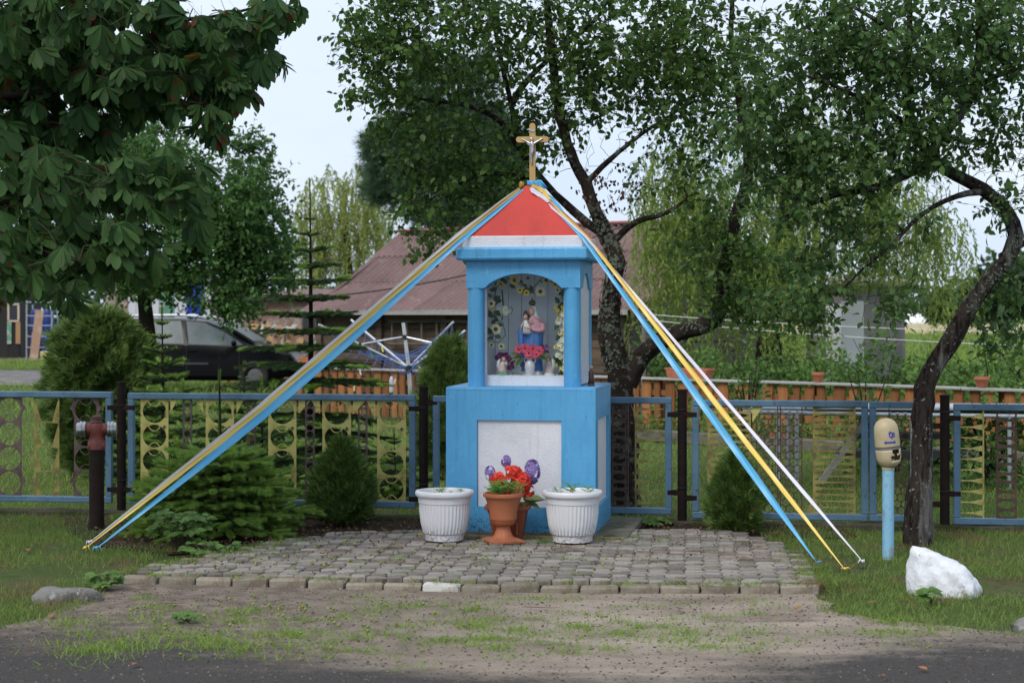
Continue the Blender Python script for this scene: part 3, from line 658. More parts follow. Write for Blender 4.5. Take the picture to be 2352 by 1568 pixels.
b = MB(); b.ball((-.040, -.052, .424), .019, 10, 8, (1, 1, 1.2)); b.tube([(-.052, -.06, .385), (-.068, -.07, .355), (-.072, -.07, .335)], [.010, .008, .005], 7); b.tube([(-.022, -.066, .388), (.005, -.072, .40), (.02, -.066, .405)], [.009, .007, .005], 7); b.build('child_skin', m_skin, o, True)
b = MB(); b.ball((-.041, -.046, .434), .021, 10, 8, (1, 1, 1.1)); b.lathe([(.014, 0), (.017, .012), (.006, .024)], 10, (-.041, -.048, .448)); b.build('child_hair_and_crown', m_hair, o, True)

# petal flowers
def petals(b, c, n, r, w, cup, R, cr, mi_p=0, mi_c=1):
    b.mi = mi_p
    for k in range(n):
        a = 2 * math.pi * k / n + U(-.1, .1); d = Vector((math.cos(a), math.sin(a), cup)); s = Vector((-math.sin(a), math.cos(a), 0)) * w
        pts = [Vector((0, 0, 0)), d * r * .55 + s, d * r + Vector((0, 0, -cup * r * .4)), d * r * .55 - s]
        b.add([R @ p + c for p in pts], [(0, 1, 2, 3)])
    b.mi = mi_c; k = len(b.v); b.ball((0, 0, 0), cr, 7, 5, (1, 1, .5)); b.v[k:] = [tuple(R @ (Vector(p) + Vector((0, 0, cr * .4))) + c) for p in b.v[k:]]; b.mi = 0
def facing(az=0, tilt=0): return Matrix.Rotation(az, 3, 'Z') @ Matrix.Rotation(math.pi / 2 + tilt, 3, 'X')
m_pal = mat('petal_pale_yellow', (.62, .58, .32), .6, rnd=.15); m_ypet = mat('petal_yellow', (.70, .52, .04), .6, rnd=.12); m_bro = mat('flower_centre', (.06, .02, .015), .8)
m_ppet = mat('petal_pink', (.62, .07, .13), .6, rnd=.2); m_redp = mat('petal_red', (.62, .035, .015), .55, rnd=.18); m_vio = mat('petal_violet', (.28, .20, .47), .6, rnd=.3); m_pur = mat('petal_purple', (.13, .02, .11), .6, rnd=.3); m_cream = mat('petal_cream', (.64, .66, .52), .6, rnd=.12)
m_gleaf = leafmat('silk_leaf', (.025, .055, .02), (.05, .10, .03), .15); m_lleaf = leafmat('fresh_leaf', (.11, .22, .04), (.16, .30, .06), .25)
LEAFT = np.array([(0, 0, 0), (-.26, .30, .05), (-.24, .62, .03), (0, 1, -.09), (.24, .62, .03), (.26, .30, .05), (0, .5, -.02)]); LEAFF = np.array([(0, 6, 1), (1, 6, 2), (2, 6, 3), (3, 6, 4), (4, 6, 5), (5, 6, 0)])
def leaf(b, c, d, size, up=Vector((0, -.6, 1)), wid=1.0):
    d = Vector(d).normalized(); x = d.cross(up).normalized(); z = x.cross(d)
    b.add([Vector(c) + (x * t[0] * wid + d * t[1] + z * t[2]) * size for t in LEAFT], [tuple(f) for f in LEAFF])
vz = P(1217, 800, 12.69); vz.z = NF
va = thing('flower_vase', 'small white porcelain vase with two handles, holding pink flowers before the statue', 'vase', vz, SR)
b = MB().lathe([(.028, 0), (.030, .006), (.034, .03), (.040, .06), (.036, .085), (.022, .105), (.018, .12), (.026, .135)], 20)
for s in (-1, 1): b.tube([(s * .020, 0, .122), (s * .040, 0, .125), (s * .042, 0, .10), (s * .030, 0, .09)], .005, 6)
b.build('vase_body', mat('porcelain', (.62, .60, .60), .2, layers=[((.55, .30, .32), 40, .60, .66)]), va, 50)
b = MB(); random.seed(3)
for (x, z, r) in ((-.075, .185, .040), (-.03, .195, .040), (.03, .195, .040), (.075, .175, .040), (.0, .160, .046), (.055, .150, .036)): petals(b, Vector((x, -.02 - U(0, .02), z)), 14, r, .010, .25, facing(U(-.3, .3), U(-.3, .1)), .008); petals(b, Vector((x, -.026 - U(0, .02), z)), 10, r * .7, .009, .35, facing(U(-.3, .3), U(-.3, .1)), .008)
b.build('pink_blooms', [m_ppet, m_bro], va)
b = MB()
for (x, z, dx, dz) in ((-.04, .15, -1, .1), (-.05, .14, -1, -.4), (-.04, .13, -.8, -.9), (.05, .14, 1, -.3), (.06, .15, 1, .0)): leaf(b, (x, -.03, z), (dx, -.2, dz), .105, wid=.8)
b.build('vase_leaves', leafmat('vase_leaf', (.10, .16, .05), (.17, .22, .07), .2), va)
b = MB()
for k in range(7): petals(b, Vector((.10 + U(-.02, .03), 0, .19 + U(-.035, .03))), 6, .020, .008, .6, facing(U(-.6, .6), U(-.5, .5)), .004)
b.build('purple_blooms', [m_pur, m_bro], va)
def angel(px, label, s, green):
    l = P(px, 850, 12.70); l.z = NF; t = thing('angel_figurine', label, 'figurine', l, SR + (.5 if s > 0 else -.5), None)
    MB().lathe([(.038, 0), (.038, .012), (.032, .016)], 14, close=True).build('figurine_base', m_green if green else m_wht, t)
    b = MB().loft([ring(0, 0, .014, .034, .030, 14, .003), ring(-.004 * s, 0, .04, .030, .026, 14, .003), ring(0, 0, .07, .022, .018, 14), ring(.004 * s, 0, .09, .020, .016, 14), ring(.006 * s, 0, .10, .009, .009, 14)]); b.tube([(.018 * s, -.012, .088), (.026 * s, -.022, .075), (.020 * s, -.022, .098)], [.007, .006, .004], 7); b.build('figure', m_pal2, t, True)
    b = MB(); b.ball((.009 * s, -.003, .114), .015, 10, 8, (1, 1, 1.15)); b.build('head', m_skin, t, True)
    b = MB(); b.ball((.006 * s, .003, .119), .016, 10, 8); b.build('hair', mat('figurine_hair', (.30, .14, .05), .5), t, True)
    b = MB().loft([ring(-.022 * s, .012, .03, .006, .010, 10), ring(-.030 * s, .014, .065, .010, .020, 10), ring(-.026 * s, .014, .10, .009, .018, 10), ring(-.016 * s, .012, .118, .003, .006, 10)]); b.build('wing', m_wht, t, True)
m_green = mat('green_paint', (.17, .42, .20), .6); m_pal2 = mat('pale_pink_plaster', (.62, .45, .40), .5, layers=[((.66, .62, .52), 20, .48, .6)])
angel(1154, 'kneeling angel figurine on a green base beside purple silk flowers', 1, True)
angel(1262, 'small pink angel figurine among white silk flowers in the shrine', -1, False)
pf = P(1163, 830, 12.74); pf.z = NF
b = MB(); random.seed(8); loc = Vector((0, 0, 0))
for (x, z) in ((-.06, .135), (-.04, .15), (.0, .145), (.02, .12), (.035, .09), (.04, .065), (.03, .05), (-.07, .12), (.05, .10)):
    for k in range(2): petals(b, Vector((x + U(-.01, .01), U(-.01, .01), z + U(-.01, .01))), 7, .024, .010, .5, facing(U(-.6, .6), U(-.5, .5)), .004)
b.tube([(.02, 0, .05), (.045, -.01, .02), (.055, -.01, .002)], .002, 4)
tag(link('purple_flower_spray', b.mesh('pfs', [m_pur, m_bro]), None, pf, (0, 0, SR)), 'spray of purple silk flowers behind the kneeling angel figurine', 'flowers')
# garland of silk sunflowers round the niche
ga = thing('flower_garland', 'garland of pale silk sunflowers and dark leaves hung round the inside of the shrine', 'garland', wpos(0, .0, NF), SR)
random.seed(21); vine = MB(); flw = MB(); flc = MB(); lv = MB()
vp_ = [(-.27, -.12, .25), (-.25, -.1, .40), (-.27, -.1, .52), (-.24, -.1, .64), (-.15, -.1, .71), (-.05, -.1, .66), (.02, -.1, .62), (.09, -.1, .70), (.16, -.1, .69), (.24, -.1, .62), (.26, -.1, .50), (.25, -.1, .38), (.265, -.1, .25), (.25, -.1, .12), (.24, -.12, .03)]
vine.tube(vp_, .004, 5); vine.tube([(-.20, -.1, .62), (-.19, -.1, .50), (-.20, -.1, .40)], .006, 5); vine.tube([(-.245, -.12, .42), (-.19, -.12, .38), (-.17, -.12, .29), (-.22, -.12, .235), (-.29, -.12, .245)], .0028, 5); vine.tube([(-.16, -.1, .445), (-.13, -.1, .45), (-.12, -.1, .48), (-.135, -.1, .50)], .003, 5)
flp = [(-.24, .335, .045, 0), (-.20, .665, .028, 1), (-.10, .69, .038, 1), (-.06, .62, .026, 1), (-.01, .60, .026, 1), (.09, .61, .042, 0), (.14, .69, .042, 0), (-.27, .52, .036, 0), (-.265, .485, .020, 1), (.20, .66, .026, 1), (.22, .62, .026, 0), (-.27, .22, .026, 0), (-.20, .21, .028, 0)]
for x, z, r, yk in flp: petals(flw if not yk else flc, Vector((x, -.13 - U(0, .03), z)), 13, r, r * .24, .12, facing(U(-.3, .3), U(-.25, .25)), r * .36)
wh = MB()
for k in range(30):
    z = U(.03, .56); petals(wh, Vector((.25 + U(-.035, .03), -.13 - U(0, .04), z)), 6, U(.018, .030), .011, .35, facing(U(-.5, .5), U(-.5, .3)), .004)
for k in range(10): petals(wh, Vector((-.20 + U(-.05, .05), -.1, .46 + U(-.05, .05))), 6, U(.018, .030), .011, .35, facing(U(-.5, .5), U(-.5, .3)), .004)
for k in range(14): petals(flc, Vector((.245 + U(-.04, .02), -.15, U(.03, .54))), 6, .017, .008, .4, facing(U(-.5, .5), U(-.5, .3)), .005)
for k in range(70):
    j = random.randrange(len(vp_)); x, y, z = vp_[j]; a = U(0, 6.28)
    leaf(lv, (x + U(-.03, .03), y - U(0, .03), z + U(-.05, .05)), (math.cos(a), -.2, math.sin(a)), U(.035, .075), Vector((0, -1, .3)), 1.1)
vine.build('vine', m_gleaf, ga, True); flw.build('sunflowers', [m_pal, m_bro], ga); flc.build('yellow_flowers', [m_ypet, m_bro], ga); wh.build('white_flowers', [m_cream, m_ypet], ga); lv.build('leaves', m_gleaf, ga)
# the little brown figure on the ledge outside the glass
l = wpos(.47, -.17, ZT); t = thing('brown_figurine', 'little dark brown figurine standing on the shrine ledge outside the side wall', 'figurine', l)
m_fb = mat('brown_figurine', (.07, .028, .02), .5)
MB().box((0, 0, .008), (.05, .045, .016), bev=.004).build('figurine_base', m_fb, t)
MB().loft([ring(0, 0, .014, .022, .020, 12, .002), ring(0, 0, .06, .018, .016, 12, .002), ring(0, 0, .10, .020, .015, 12), ring(0, 0, .118, .008, .008, 12)]).build('figure', m_fb, t, True)
MB().ball((0, 0, .132), .014, 10, 8, (1, 1, 1.15)).build('head', mat('tan_paint', (.35, .22, .12), .5), t, True)

# ------------------------------------------------------------------ pots in front
m_pot = mat('white_plastic', (.68, .68, .70), .38, zband=(.16, 0, (.24, .21, .17), 55, .22), layers=[((.56, .56, .57), 4, .5, .7), ((.40, .38, .35), 90, .64, .74)], spec=.45)
m_potd = mat('terracotta_plastic', (.40, .135, .062), .55, zband=(.10, 0, (.16, .09, .06), 45, .18), layers=[((.33, .10, .045), 5, .46, .66), ((.46, .20, .11), 60, .64, .76)], spec=.35)
m_potk = mat('brown_plastic', (.25, .085, .045), .55, layers=[((.20, .06, .03), 5, .46, .66)], spec=.35)
def fern_leaf(b, c, d, size, up=Vector((0, -.4, 1))):
    """feathery marigold leaf"""
    d = Vector(d).normalized(); x = d.cross(up).normalized()
    b.tube([c, Vector(c) + d * size], .0015, 4, False)
    for k in range(1, 6):
        for s in (-1, 1): leaf(b, Vector(c) + d * size * (.16 + k * .15), d * .55 + x * s, size * .30 * (1 - .06 * k), up, .75)
    leaf(b, Vector(c) + d * size * .92, d, size * .3, up, .75)
def white_pot(px, py, Y, sc_, label, plants, seed):
    random.seed(seed); p = P(px, py, Y); t = thing('white_planter', label, 'flower pot', (p.x, Y, .050), U(0, 1), 'white ribbed planters before the shrine')
    r = .2 * sc_; prof = [(.128, 0), (.133, .004), (.136, .045), (.150, .055), (.162, .12), (.172, .20), (.176, .258), (.181, .26), (.184, .30), (.186, .305), (.198, .307), (.203, .315), (.203, .335), (.197, .343), (.180, .345), (.172, .335), (.168, .30)]
    MB().lathe([(a * sc_, z * sc_) for a, z in prof], 240, flute=(.056 * sc_, .257 * sc_, .024, 40)).build('pot', m_pot, t, 45)
    MB().lathe([(.001, .315 * sc_), (.10 * sc_, .312 * sc_), (.172 * sc_, .305 * sc_)], 24).build('soil', m_soil, t)
    MB().lathe([(.001, .004), (.128 * sc_, .003)], 24).build('pot_bottom', m_pot, t)
    for (dx, dy, h) in plants:
        b = MB(); c = Vector((dx * sc_, dy * sc_, .312 * sc_)); b.tube([c, c + Vector((0, 0, h * .7))], [.003, .002], 5)
        for k in range(7):
            a = k * 2.4 + U(0, 1); fern_leaf(b, c + Vector((0, 0, h * (.25 + .09 * k))), (math.cos(a), math.sin(a), .45), h * U(.6, .9))
        b.build('seedling', m_lleaf, t)
    return t
a1 = math.radians
white_pot(1021, 1250, 12.06, 1.0, 'white ribbed plastic planter with three sparse seedlings, left of the terracotta urn', [(-.12, -.05, .05), (.0, -.06, .03), (.09, -.07, .04), (.05, .06, .05)], 2)
white_pot(1315, 1254, 11.98, 1.02, 'white ribbed plastic planter with a scuffed rim, right of the terracotta urn', [(-.12, -.05, .06), (-.02, -.03, .085), (.10, -.03, .06), (.02, .07, .05)], 4)
p = P(1156, 1250, 11.97); urn = thing('terracotta_urn', 'tall terracotta urn on a square foot, planted with marigold seedlings', 'flower pot', (p.x, 11.97, .050), SR + .5)
prof = [(.062, .018), (.058, .022), (.085, .024), (.062, .045), (.050, .075), (.045, .100), (.046, .108), (.062, .113), (.080, .128), (.086, .150), (.087, .152), (.092, .156), (.096, .20), (.106, .25), (.124, .300), (.130, .308), (.138, .309), (.141, .318), (.139, .332), (.130, .336), (.122, .330), (.112, .29)]
MB().lathe(prof[2:], 72, flute=(.026, .149, .035, 18)).build('bowl', m_potd, urn, 40)
b = MB(); b.add([(s * x, q * x, z) for x, z in ((.122, 0), (.122, .014), (.085, .028)) for s, q in ((-1, -1), (1, -1), (1, 1), (-1, 1))], [(3, 2, 1, 0), (8, 9, 10, 11)] + [(k * 4 + i, k * 4 + (i + 1) % 4, k * 4 + 4 + (i + 1) % 4, k * 4 + 4 + i) for k in range(2) for i in range(4)]); b.build('foot', m_potd, urn)
MB().lathe([(.001, .318), (.118, .312)], 24).build('soil', m_soil, urn)
random.seed(17); b = MB()
for k in range(15):
    c = Vector((U(-.09, .09), U(-.09, .09), .314)); h = U(.05, .10); b.tube([c, c + Vector((U(-.02, .02), U(-.02, .02), h))], [.003, .002], 5)
    for j in range(6): a = j * 1.9 + U(0, 1); fern_leaf(b, c + Vector((0, 0, h * (.3 + .13 * j))), (math.cos(a), math.sin(a), .35), U(.045, .075))
b.build('marigold_seedlings', m_lleaf, urn)
p = P(1168, 1240, 12.20); sq = thing('square_planter', 'square brown terracotta planter with artificial red flowers, half hidden behind the urn', 'flower pot', (p.x, 12.16, .062), SR + .08)
def rr(h, z, r): return [(sx * h + (-sx * r if k % 2 == q else 0), sy * h + (-sy * r if k % 2 != q else 0), z) for (sx, sy, q) in ((-1, -1, 1), (1, -1, 0), (1, 1, 1), (-1, 1, 0)) for k in (0, 1)]
MB().loft([rr(.098, 0, .02), rr(.104, .01, .02), rr(.132, .19, .02), rr(.136, .195, .02), rr(.155, .198, .02), rr(.158, .205, .02), rr(.158, .222, .02), rr(.150, .226, .02), rr(.140, .215, .02), rr(.135, .18, .02)]).build('pot', m_potk, sq, 30, fixn=True)
MB().box((0, 0, .195), (.26, .26, .01)).build('soil', m_soil, sq)
for s in (-.07, 0, .07): MB().box((s, -.118, .10), (.012, .006, .14), Matrix.Rotation(-.13, 3, 'X')).build('rib', m_potk, sq)
random.seed(31); b = MB()
def bunch(b, c, R_, n, pr, np_=5):
    for k in range(n):
        d = Vector(rdir(1)[0]); d.y = -abs(d.y) * 1.1; d.normalize(); q = c + Vector((d.x * R_[0], d.y * R_[1], d.z * R_[2]))
        up = d.to_track_quat('Z', 'Y').to_matrix(); petals(b, q, np_, pr * U(.8, 1.2), pr * .55, .35, up, pr * .2)
bunch(b, Vector((.02, -.03, .435)), (.075, .05, .055), 34, .028); bunch(b, Vector((-.06, -.04, .39)), (.06, .05, .055), 26, .028); bunch(b, Vector((.09, -.04, .38)), (.06, .05, .07), 30, .028); bunch(b, Vector((.14, -.02, .31)), (.035, .03, .05), 14, .026); bunch(b, Vector((.055, -.06, .27)), (.03, .03, .06), 12, .026); bunch(b, Vector((.0, -.05, .33)), (.08, .03, .04), 16, .026)
b.build('red_blooms', [m_redp, m_bro], sq)
for c_, r_, n_, w_ in (((-.02, .03, .52), (.030, .03, .04), 40, .016), ((-.13, .0, .44), (.032, .03, .048), 44, .016), ((.165, .01, .45), (.052, .04, .085), 110, .017)): b = MB(); bunch(b, Vector(c_), r_, n_, w_); b.build('violet_hyacinth', [m_vio, m_pur], sq)
b = MB()
for (x, z, dx, dz, s_) in ((.10, .27, 1, .05, .17), (.12, .25, .9, -.35, .13), (.10, .28, .8, -.6, .10), (.12, .24, 1, .25, .15), (.02, .30, .2, -.8, .09)): leaf(b, (x, -.05, z), (dx, -.25, dz), s_, wid=.75)
b.tube([(.165, .01, .38), (.11, 0, .22)], .004, 5); b.tube([(-.13, 0, .40), (-.05, 0, .22)], .004, 5); b.tube([(-.02, .03, .48), (0, 0, .22)], .004, 5); b.tube([(.02, -.02, .42), (.02, 0, .22)], .004, 5)
b.build('long_leaves', leafmat('long_leaf', (.11, .15, .06), (.17, .20, .09), .2), sq)
b = MB()
for k in range(26): a = U(0, 6.28); leaf(b, (U(.02, .14), U(-.13, -.02), .205 + U(0, .03)), (math.cos(a), math.sin(a), .4), U(.02, .04))
b.build('small_leaves', m_lleaf, sq)

# ------------------------------------------------------------------ hydrant, blue post, boulder
m_hyp = mat('hydrant_post_paint', (.022, .014, .012), .75, spec=.15, layers=[((.035, .026, .024), 20, .5, .7), ((.02, .014, .013), 4, .45, .6)], bump=(80, .3)); m_hyr = mat('hydrant_red', (.19, .036, .026), .55, layers=[((.12, .03, .024), 8, .48, .65), ((.25, .09, .07), 40, .62, .75)], bump=(70, .3)); m_alu = mat('cast_aluminium', (.46, .47, .49), .35, metal=.85, layers=[((.24, .245, .26), 16, .5, .66)])
p = G(222, 1213); hy = thing('fire_hydrant', 'red pillar fire hydrant with two silver caps on a black post', 'fire hydrant', (p.x, p.y, 0), .15)
MB().lathe([(.062, -.02), (.060, .02), (.056, .05), (.056, .60)], 28, close=True).build('post', m_hyp, hy, 40)
b = MB().lathe([(.066, .595), (.066, .65), (.058, .66), (.054, .69), (.058, .715), (.062, .74), (.060, .775), (.050, .79)], 28, close=True); b.box((0, 0, .623), (.125, .10, .05), bev=.01); b.build('body', m_hyr, hy, 40)
for s in (-1, 1):
    R_ = Matrix.Rotation(s * math.pi / 2, 3, 'Y') if s > 0 else Matrix.Rotation(-math.pi / 2, 3, 'Y')
    MB().lathe([(.046, .02), (.046, .080)], 20, (0, 0, .745), R=R_).build('outlet', m_hyr, hy, 40)
    b = MB().lathe([(.055, .078), (.060, .082), (.060, .096), (.054, .098), (.054, .106), (.061, .108), (.061, .122), (.052, .126), (.052, .144), (.040, .149), (.001, .145)], 24, (0, 0, .745), R=R_)
    for k in range(3):
        a = k * 2.09 + .4; c = Vector((0, 0, .745)) + R_ @ Vector((.052 * math.cos(a), .052 * math.sin(a), .116)); b.box(c, (.02, .016, .016), bev=.003)
    b.build('hose_cap', m_alu, hy, 40)
b = MB().lathe([(.044, .785), (.044, .80), (.036, .812), (.038, .83), (.034, .845), (.024, .85), (.001, .85)], 8); b.build('bonnet', mat('hydrant_dark_red', (.085, .026, .022), .6, bump=(60, .4)), hy, 25)
p = G(2040, 1277); tp = thing('cable_marker_post', 'light blue telecom cable post with broken beige plastic cap beside the leaning tree', 'post', (p.x, p.y, 0), .0)
m_tpb = mat('pale_blue_flaking_paint', (.22, .45, .62), .5, layers=[((.27, .29, .32), 9, .55, .58, (1.6, 1.6, .8)), ((.16, .36, .52), 20, .52, .7), ((.20, .19, .20), 45, .66, .72)], bump=(70, .3)); m_bei = mat('beige_plastic', (.46, .385, .24), .5, layers=[((.38, .31, .19), 6, .46, .68), ((.30, .26, .19), 60, .68, .78)], spec=.35)
MB().lathe([(.039, -.03), (.039, .585)], 28, close=True).build('pole', m_tpb, tp, 40)
MB().lathe([(.042, .578), (.042, .65)], 28, close=True).build('cap_collar', m_bei, tp, 40)
TPI = Matrix.Rotation(-.10, 3, 'Y')
def tl(v): return TPI @ (Vector(v) - Vector((0, 0, .62))) + Vector((.008, 0, .62))
# lower bowl with a broken notch: faces left out of the lathe
def shell(prof, n, skip, nm, m):
    b = MB(); vs_ = []; fs = []
    for (r, z) in prof:
        for k in range(n): a = 2 * math.pi * k / n; vs_.append(tl((r * math.cos(a), r * math.sin(a), z)))
    for j in range(len(prof) - 1):
        for k in range(n):
            if not skip(j, k): fs.append((j * n + k, j * n + (k + 1) % n, (j + 1) * n + (k + 1) % n, (j + 1) * n + k))
    b.add(vs_, fs); o = b.build(nm, m, tp, 50); md = o.modifiers.new('thick', 'SOLIDIFY'); md.thickness = .004; md.offset = -1; return o
lp = [(.040, .592), (.058, .606), (.070, .622), (.078, .64), (.081, .655), (.082, .67), (.083, .685), (.083, .70), (.083, .712)]
shell(lp, 44, lambda j, k: (33 <= k <= 39 and j in (3, 4)) or (34 <= k <= 38 and j in (6, 7)) or (k in (35, 36) and j == 5), 'cap_bowl', m_bei)
MB().lathe([(.078, .712), (.080, .714), (.080, .726), (.078, .728)], 40, R=None).build('clamp_band', mat('dull_metal', (.22, .22, .23), .5, metal=.5), tp, 40).matrix_local = Matrix.Translation(tl((0, 0, 0))) @ TPI.to_4x4()
shell([(.082, .728), (.083, .74), (.082, .80), (.080, .85), (.074, .875), (.060, .898), (.040, .912), (.020, .919), (.002, .921)], 44, lambda j, k: False, 'cap_dome', m_bei)
MB().lathe([(.030, .60), (.030, .72)], 14, close=True).build('inner_terminal', mat('black_plastic', (.02, .02, .022), .5), tp)
m_ink = mat('blue_print', (.025, .05, .32), .5)
def ink(strokes, w):
    b = MB()
    for pl in strokes:
        for (a, c) in zip(pl, pl[1:]):
            a_, c_ = Vector(a), Vector(c); k = max(1, int((c_ - a_).length / .006)); nn = Vector((-(c_ - a_).y, (c_ - a_).x)).normalized() * w / 2
            for i in range(k):
                q0, q1 = a_.lerp(c_, i / k), a_.lerp(c_, (i + 1) / k); q1 = q1 + (c_ - a_).normalized() * .001
                vs_ = []
                for q in (q0 - nn, q1 - nn, q1 + nn, q0 + nn):
                    x, z = q; vs_.append(tl((x, -math.sqrt(.0845 ** 2 - x * x), z)))
                b.add(vs_, [(0, 1, 2, 3)])
    return b
ox, oz = .012, .800
tpl = [[(ox + x, oz + z) for x, z in s] for s in ([(-.002, .038), (-.008, .024), (-.011, .010), (-.008, .002), (-.002, -.001), (.002, -.004)], [(-.016, .027), (.004, .027), (.026, .023)], [(.010, .016), (.006, .004), (.002, -.012)], [(.008, .014), (.018, .016), (.024, .011), (.023, .003), (.016, -.001), (.008, .001)])]
ink(tpl, .0075).build('printed_letters', m_ink, tp)
az_ = .765; arr = [[(-.024, az_), (.028, az_ - .003)]]; b = ink(arr, .012)
for s, xc in ((-1, -.024), (1, .028)):
    vs_ = [tl((x, -math.sqrt(.0848 ** 2 - x * x), z)) for x, z in ((xc + s * .015, az_ - (.003 if s > 0 else 0)), (xc, az_ + .013), (xc, az_ - .014))]; b.add(vs_, [(0, 1, 2) if s < 0 else (0, 2, 1)])
b.build('printed_arrow', m_ink, tp)
# white-washed boulder
from mathutils import noise as mnoise
p = G(2180, 1362); random.seed(41)
bm = bmesh.new(); bmesh.ops.create_icosphere(bm, subdivisions=5, radius=1)
prof_ = [(-.215, .12), (-.20, .22), (-.175, .265), (-.12, .255), (-.04, .225), (.05, .185), (.12, .135), (.18, .085), (.215, .03)]
for v in bm.verts:
    x, y, z = v.co; ax = x * .215; top = np.interp(ax, [q[0] for q in prof_], [q[1] for q in prof_])
    hz = top * (abs(z) / max(.05, math.sqrt(max(1e-4, 1 - x * x)))) ** .55; hz = hz if z > 0 else z * .06
    v.co = (ax, y * .17 * (1 + .2 * math.sin(3 * x)), hz + .0)
    n_ = math.sin(v.co.x * 31 + 1) * math.sin(v.co.y * 37) * .006 + math.sin(v.co.x * 70 + v.co.z * 60) * .003
    q_ = Vector(v.co); n_ += .016 * mnoise.noise(q_ * 9) + .008 * mnoise.noise(q_ * 24) + .004 * mnoise.noise(q_ * 60)
    v.co += v.normal * n_
me = bpy.data.meshes.new('boulder'); bm.to_mesh(me); bm.free(); me.polygons.foreach_set('use_smooth', [True] * len(me.polygons))
me.materials.append(mat('whitewash', (.70, .72, .76), .85, zband=(.10, -.01, (.22, .20, .14), 30, .22), layers=[((.56, .57, .60), 14, .5, .66), ((.30, .27, .23), 26, .66, .72)], bump=(24, 1.0), spec=.2))
tag(link('boulder', me, None, (p.x, p.y + .1, -.01)), 'whitewashed boulder with a pointed top lying in the grass by the road', 'boulder')

# ------------------------------------------------------------------ fallen green plums, dead leaves and twigs
random.seed(77)
m_plum = mat('green_plum', (.125, .17, .03), .45, rnd=.25, hue=.03, layers=[((.32, .30, .05), 30, .52, .68)], spec=.4)
pl = MB().ball((0, 0, .0), .0085, 10, 7, (1, 1, .93)).mesh('plum', m_plum, True)
def plum_at(px, py, where):
    q = G(px, py); z = .0085 if where == 'pav' else -.004
    s = U(.85, 1.2)
    o = link('fallen_plum', pl, None, (q.x, q.y, (.058 if where == 'pav' else -.004) + .0095 * s), (U(0, 3), U(0, 3), U(0, 3)), (s, s, s))
    if where == 'pav': tag(o, 'tiny unripe green plum lying on the grey pavers', 'plum', 'fallen plums on the pavers')
    else: tag(o, 'tiny unripe green plum lying on the sandy verge or road edge', 'plum', 'fallen plums on the sand')
n = 0
while n < 95:
    px = random.gauss(560, 330); py = random.gauss(1400, 45)
    if px > 1880 or py < 1368 or py > 1530 or px < 260 + max(0, 1400 - py) * .5: continue
    plum_at(px, py, 'sand'); n += 1
n = 0
while n < 105:
    px = random.gauss(760, 340); py = U(1262, 1332); q = G(px, py)
    if not inpoly(q.x, q.y, pv_poly): continue
    d = q - kp(0, 0); v_ = d.dot(kv)
    if v_ < .08 or in_slab(q): continue
    plum_at(px, py, 'pav'); n += 1
m_dead = mat('dead_leaf', (.26, .10, .035), .8, rnd=.35, hue=.02)
lb = MB(); leaf(lb, (0, 0, 0), (0, 1, .15), .075, Vector((0, 0, 1)), 1.0); dl = lb.mesh('dead_leaf', m_dead)
for (px, py) in ((315, 1524), (122, 1412), (78, 1255), (100, 1250), (62, 1262), (300, 1353), (2040, 1555), (2130, 1540), (1830, 1402), (1560, 1400), (420, 1478), (1700, 1380), (1990, 1385)):
    q = G(px, py); tag(link('fallen_leaf', dl, None, (q.x, q.y, .006), (U(-.2, .2), U(-.2, .2), U(0, 6)), (U(.6, 1.0),) * 3), 'curled brown dead leaf lying on the ground', 'leaf', 'dead leaves on the ground')
for j, (px, py) in enumerate(((400, 1385), (1240, 1395), (660, 1400))):
    q = G(px, py); a = U(-.4, .4); pts = [Vector((math.cos(a) * t - .1, math.sin(a) * t + U(-.01, .01), .004 + U(-.002, .004))) for t in (0, .05, .1, .16, .2)]
    tag(link('twig', MB().tube(pts, [.002, .003, .003, .002, .001], 5).mesh('twig', mat('dry_twig', (.16, .10, .06), .8)), None, (q.x, q.y, 0)), 'thin dry twig lying on the sandy verge', 'twig', 'twigs on the sand')
# ------------------------------------------------------------------ blue fence of stamped metal strips
m_fr = mat('fence_blue', (.095, .185, .275), .55, layers=[((.06, .125, .19), 3, .45, .66), ((.035, .05, .055), 22, .60, .70), ((.16, .10, .06), 40, .68, .76)], bump=(60, .3))
m_fy = mat('strip_yellow', (.50, .45, .14), .6, layers=[((.27, .22, .06), 7, .48, .66), ((.075, .06, .03), 18, .56, .68)], bump=(50, .3)); m_fyd = mat('strip_old_yellow', (.29, .245, .065), .65, layers=[((.11, .085, .03), 8, .44, .64), ((.38, .33, .09), 14, .56, .70)], bump=(50, .3))
m_fp = mat('strip_purple', (.115, .075, .072), .65, layers=[((.05, .035, .03), 7, .45, .63), ((.17, .10, .11), 15, .56, .7)], bump=(50, .3)); m_fb2 = mat('strip_rust', (.065, .040, .028), .75, layers=[((.11, .06, .04), 9, .48, .64), ((.03, .02, .015), 16, .54, .68)], bump=(50, .4))
m_post = mat('post_rust_black', (.016, .010, .009), .75, spec=.15, layers=[((.034, .018, .014), 10, .52, .68), ((.10, .095, .09), 40, .68, .75)], bump=(50, .4))
FANG = math.atan(-FSL)
def fpos(px):
    k = (px - CX) / FPX; Y = FA / (1 + FSL * k); return Vector((k * Y, Y, 0))
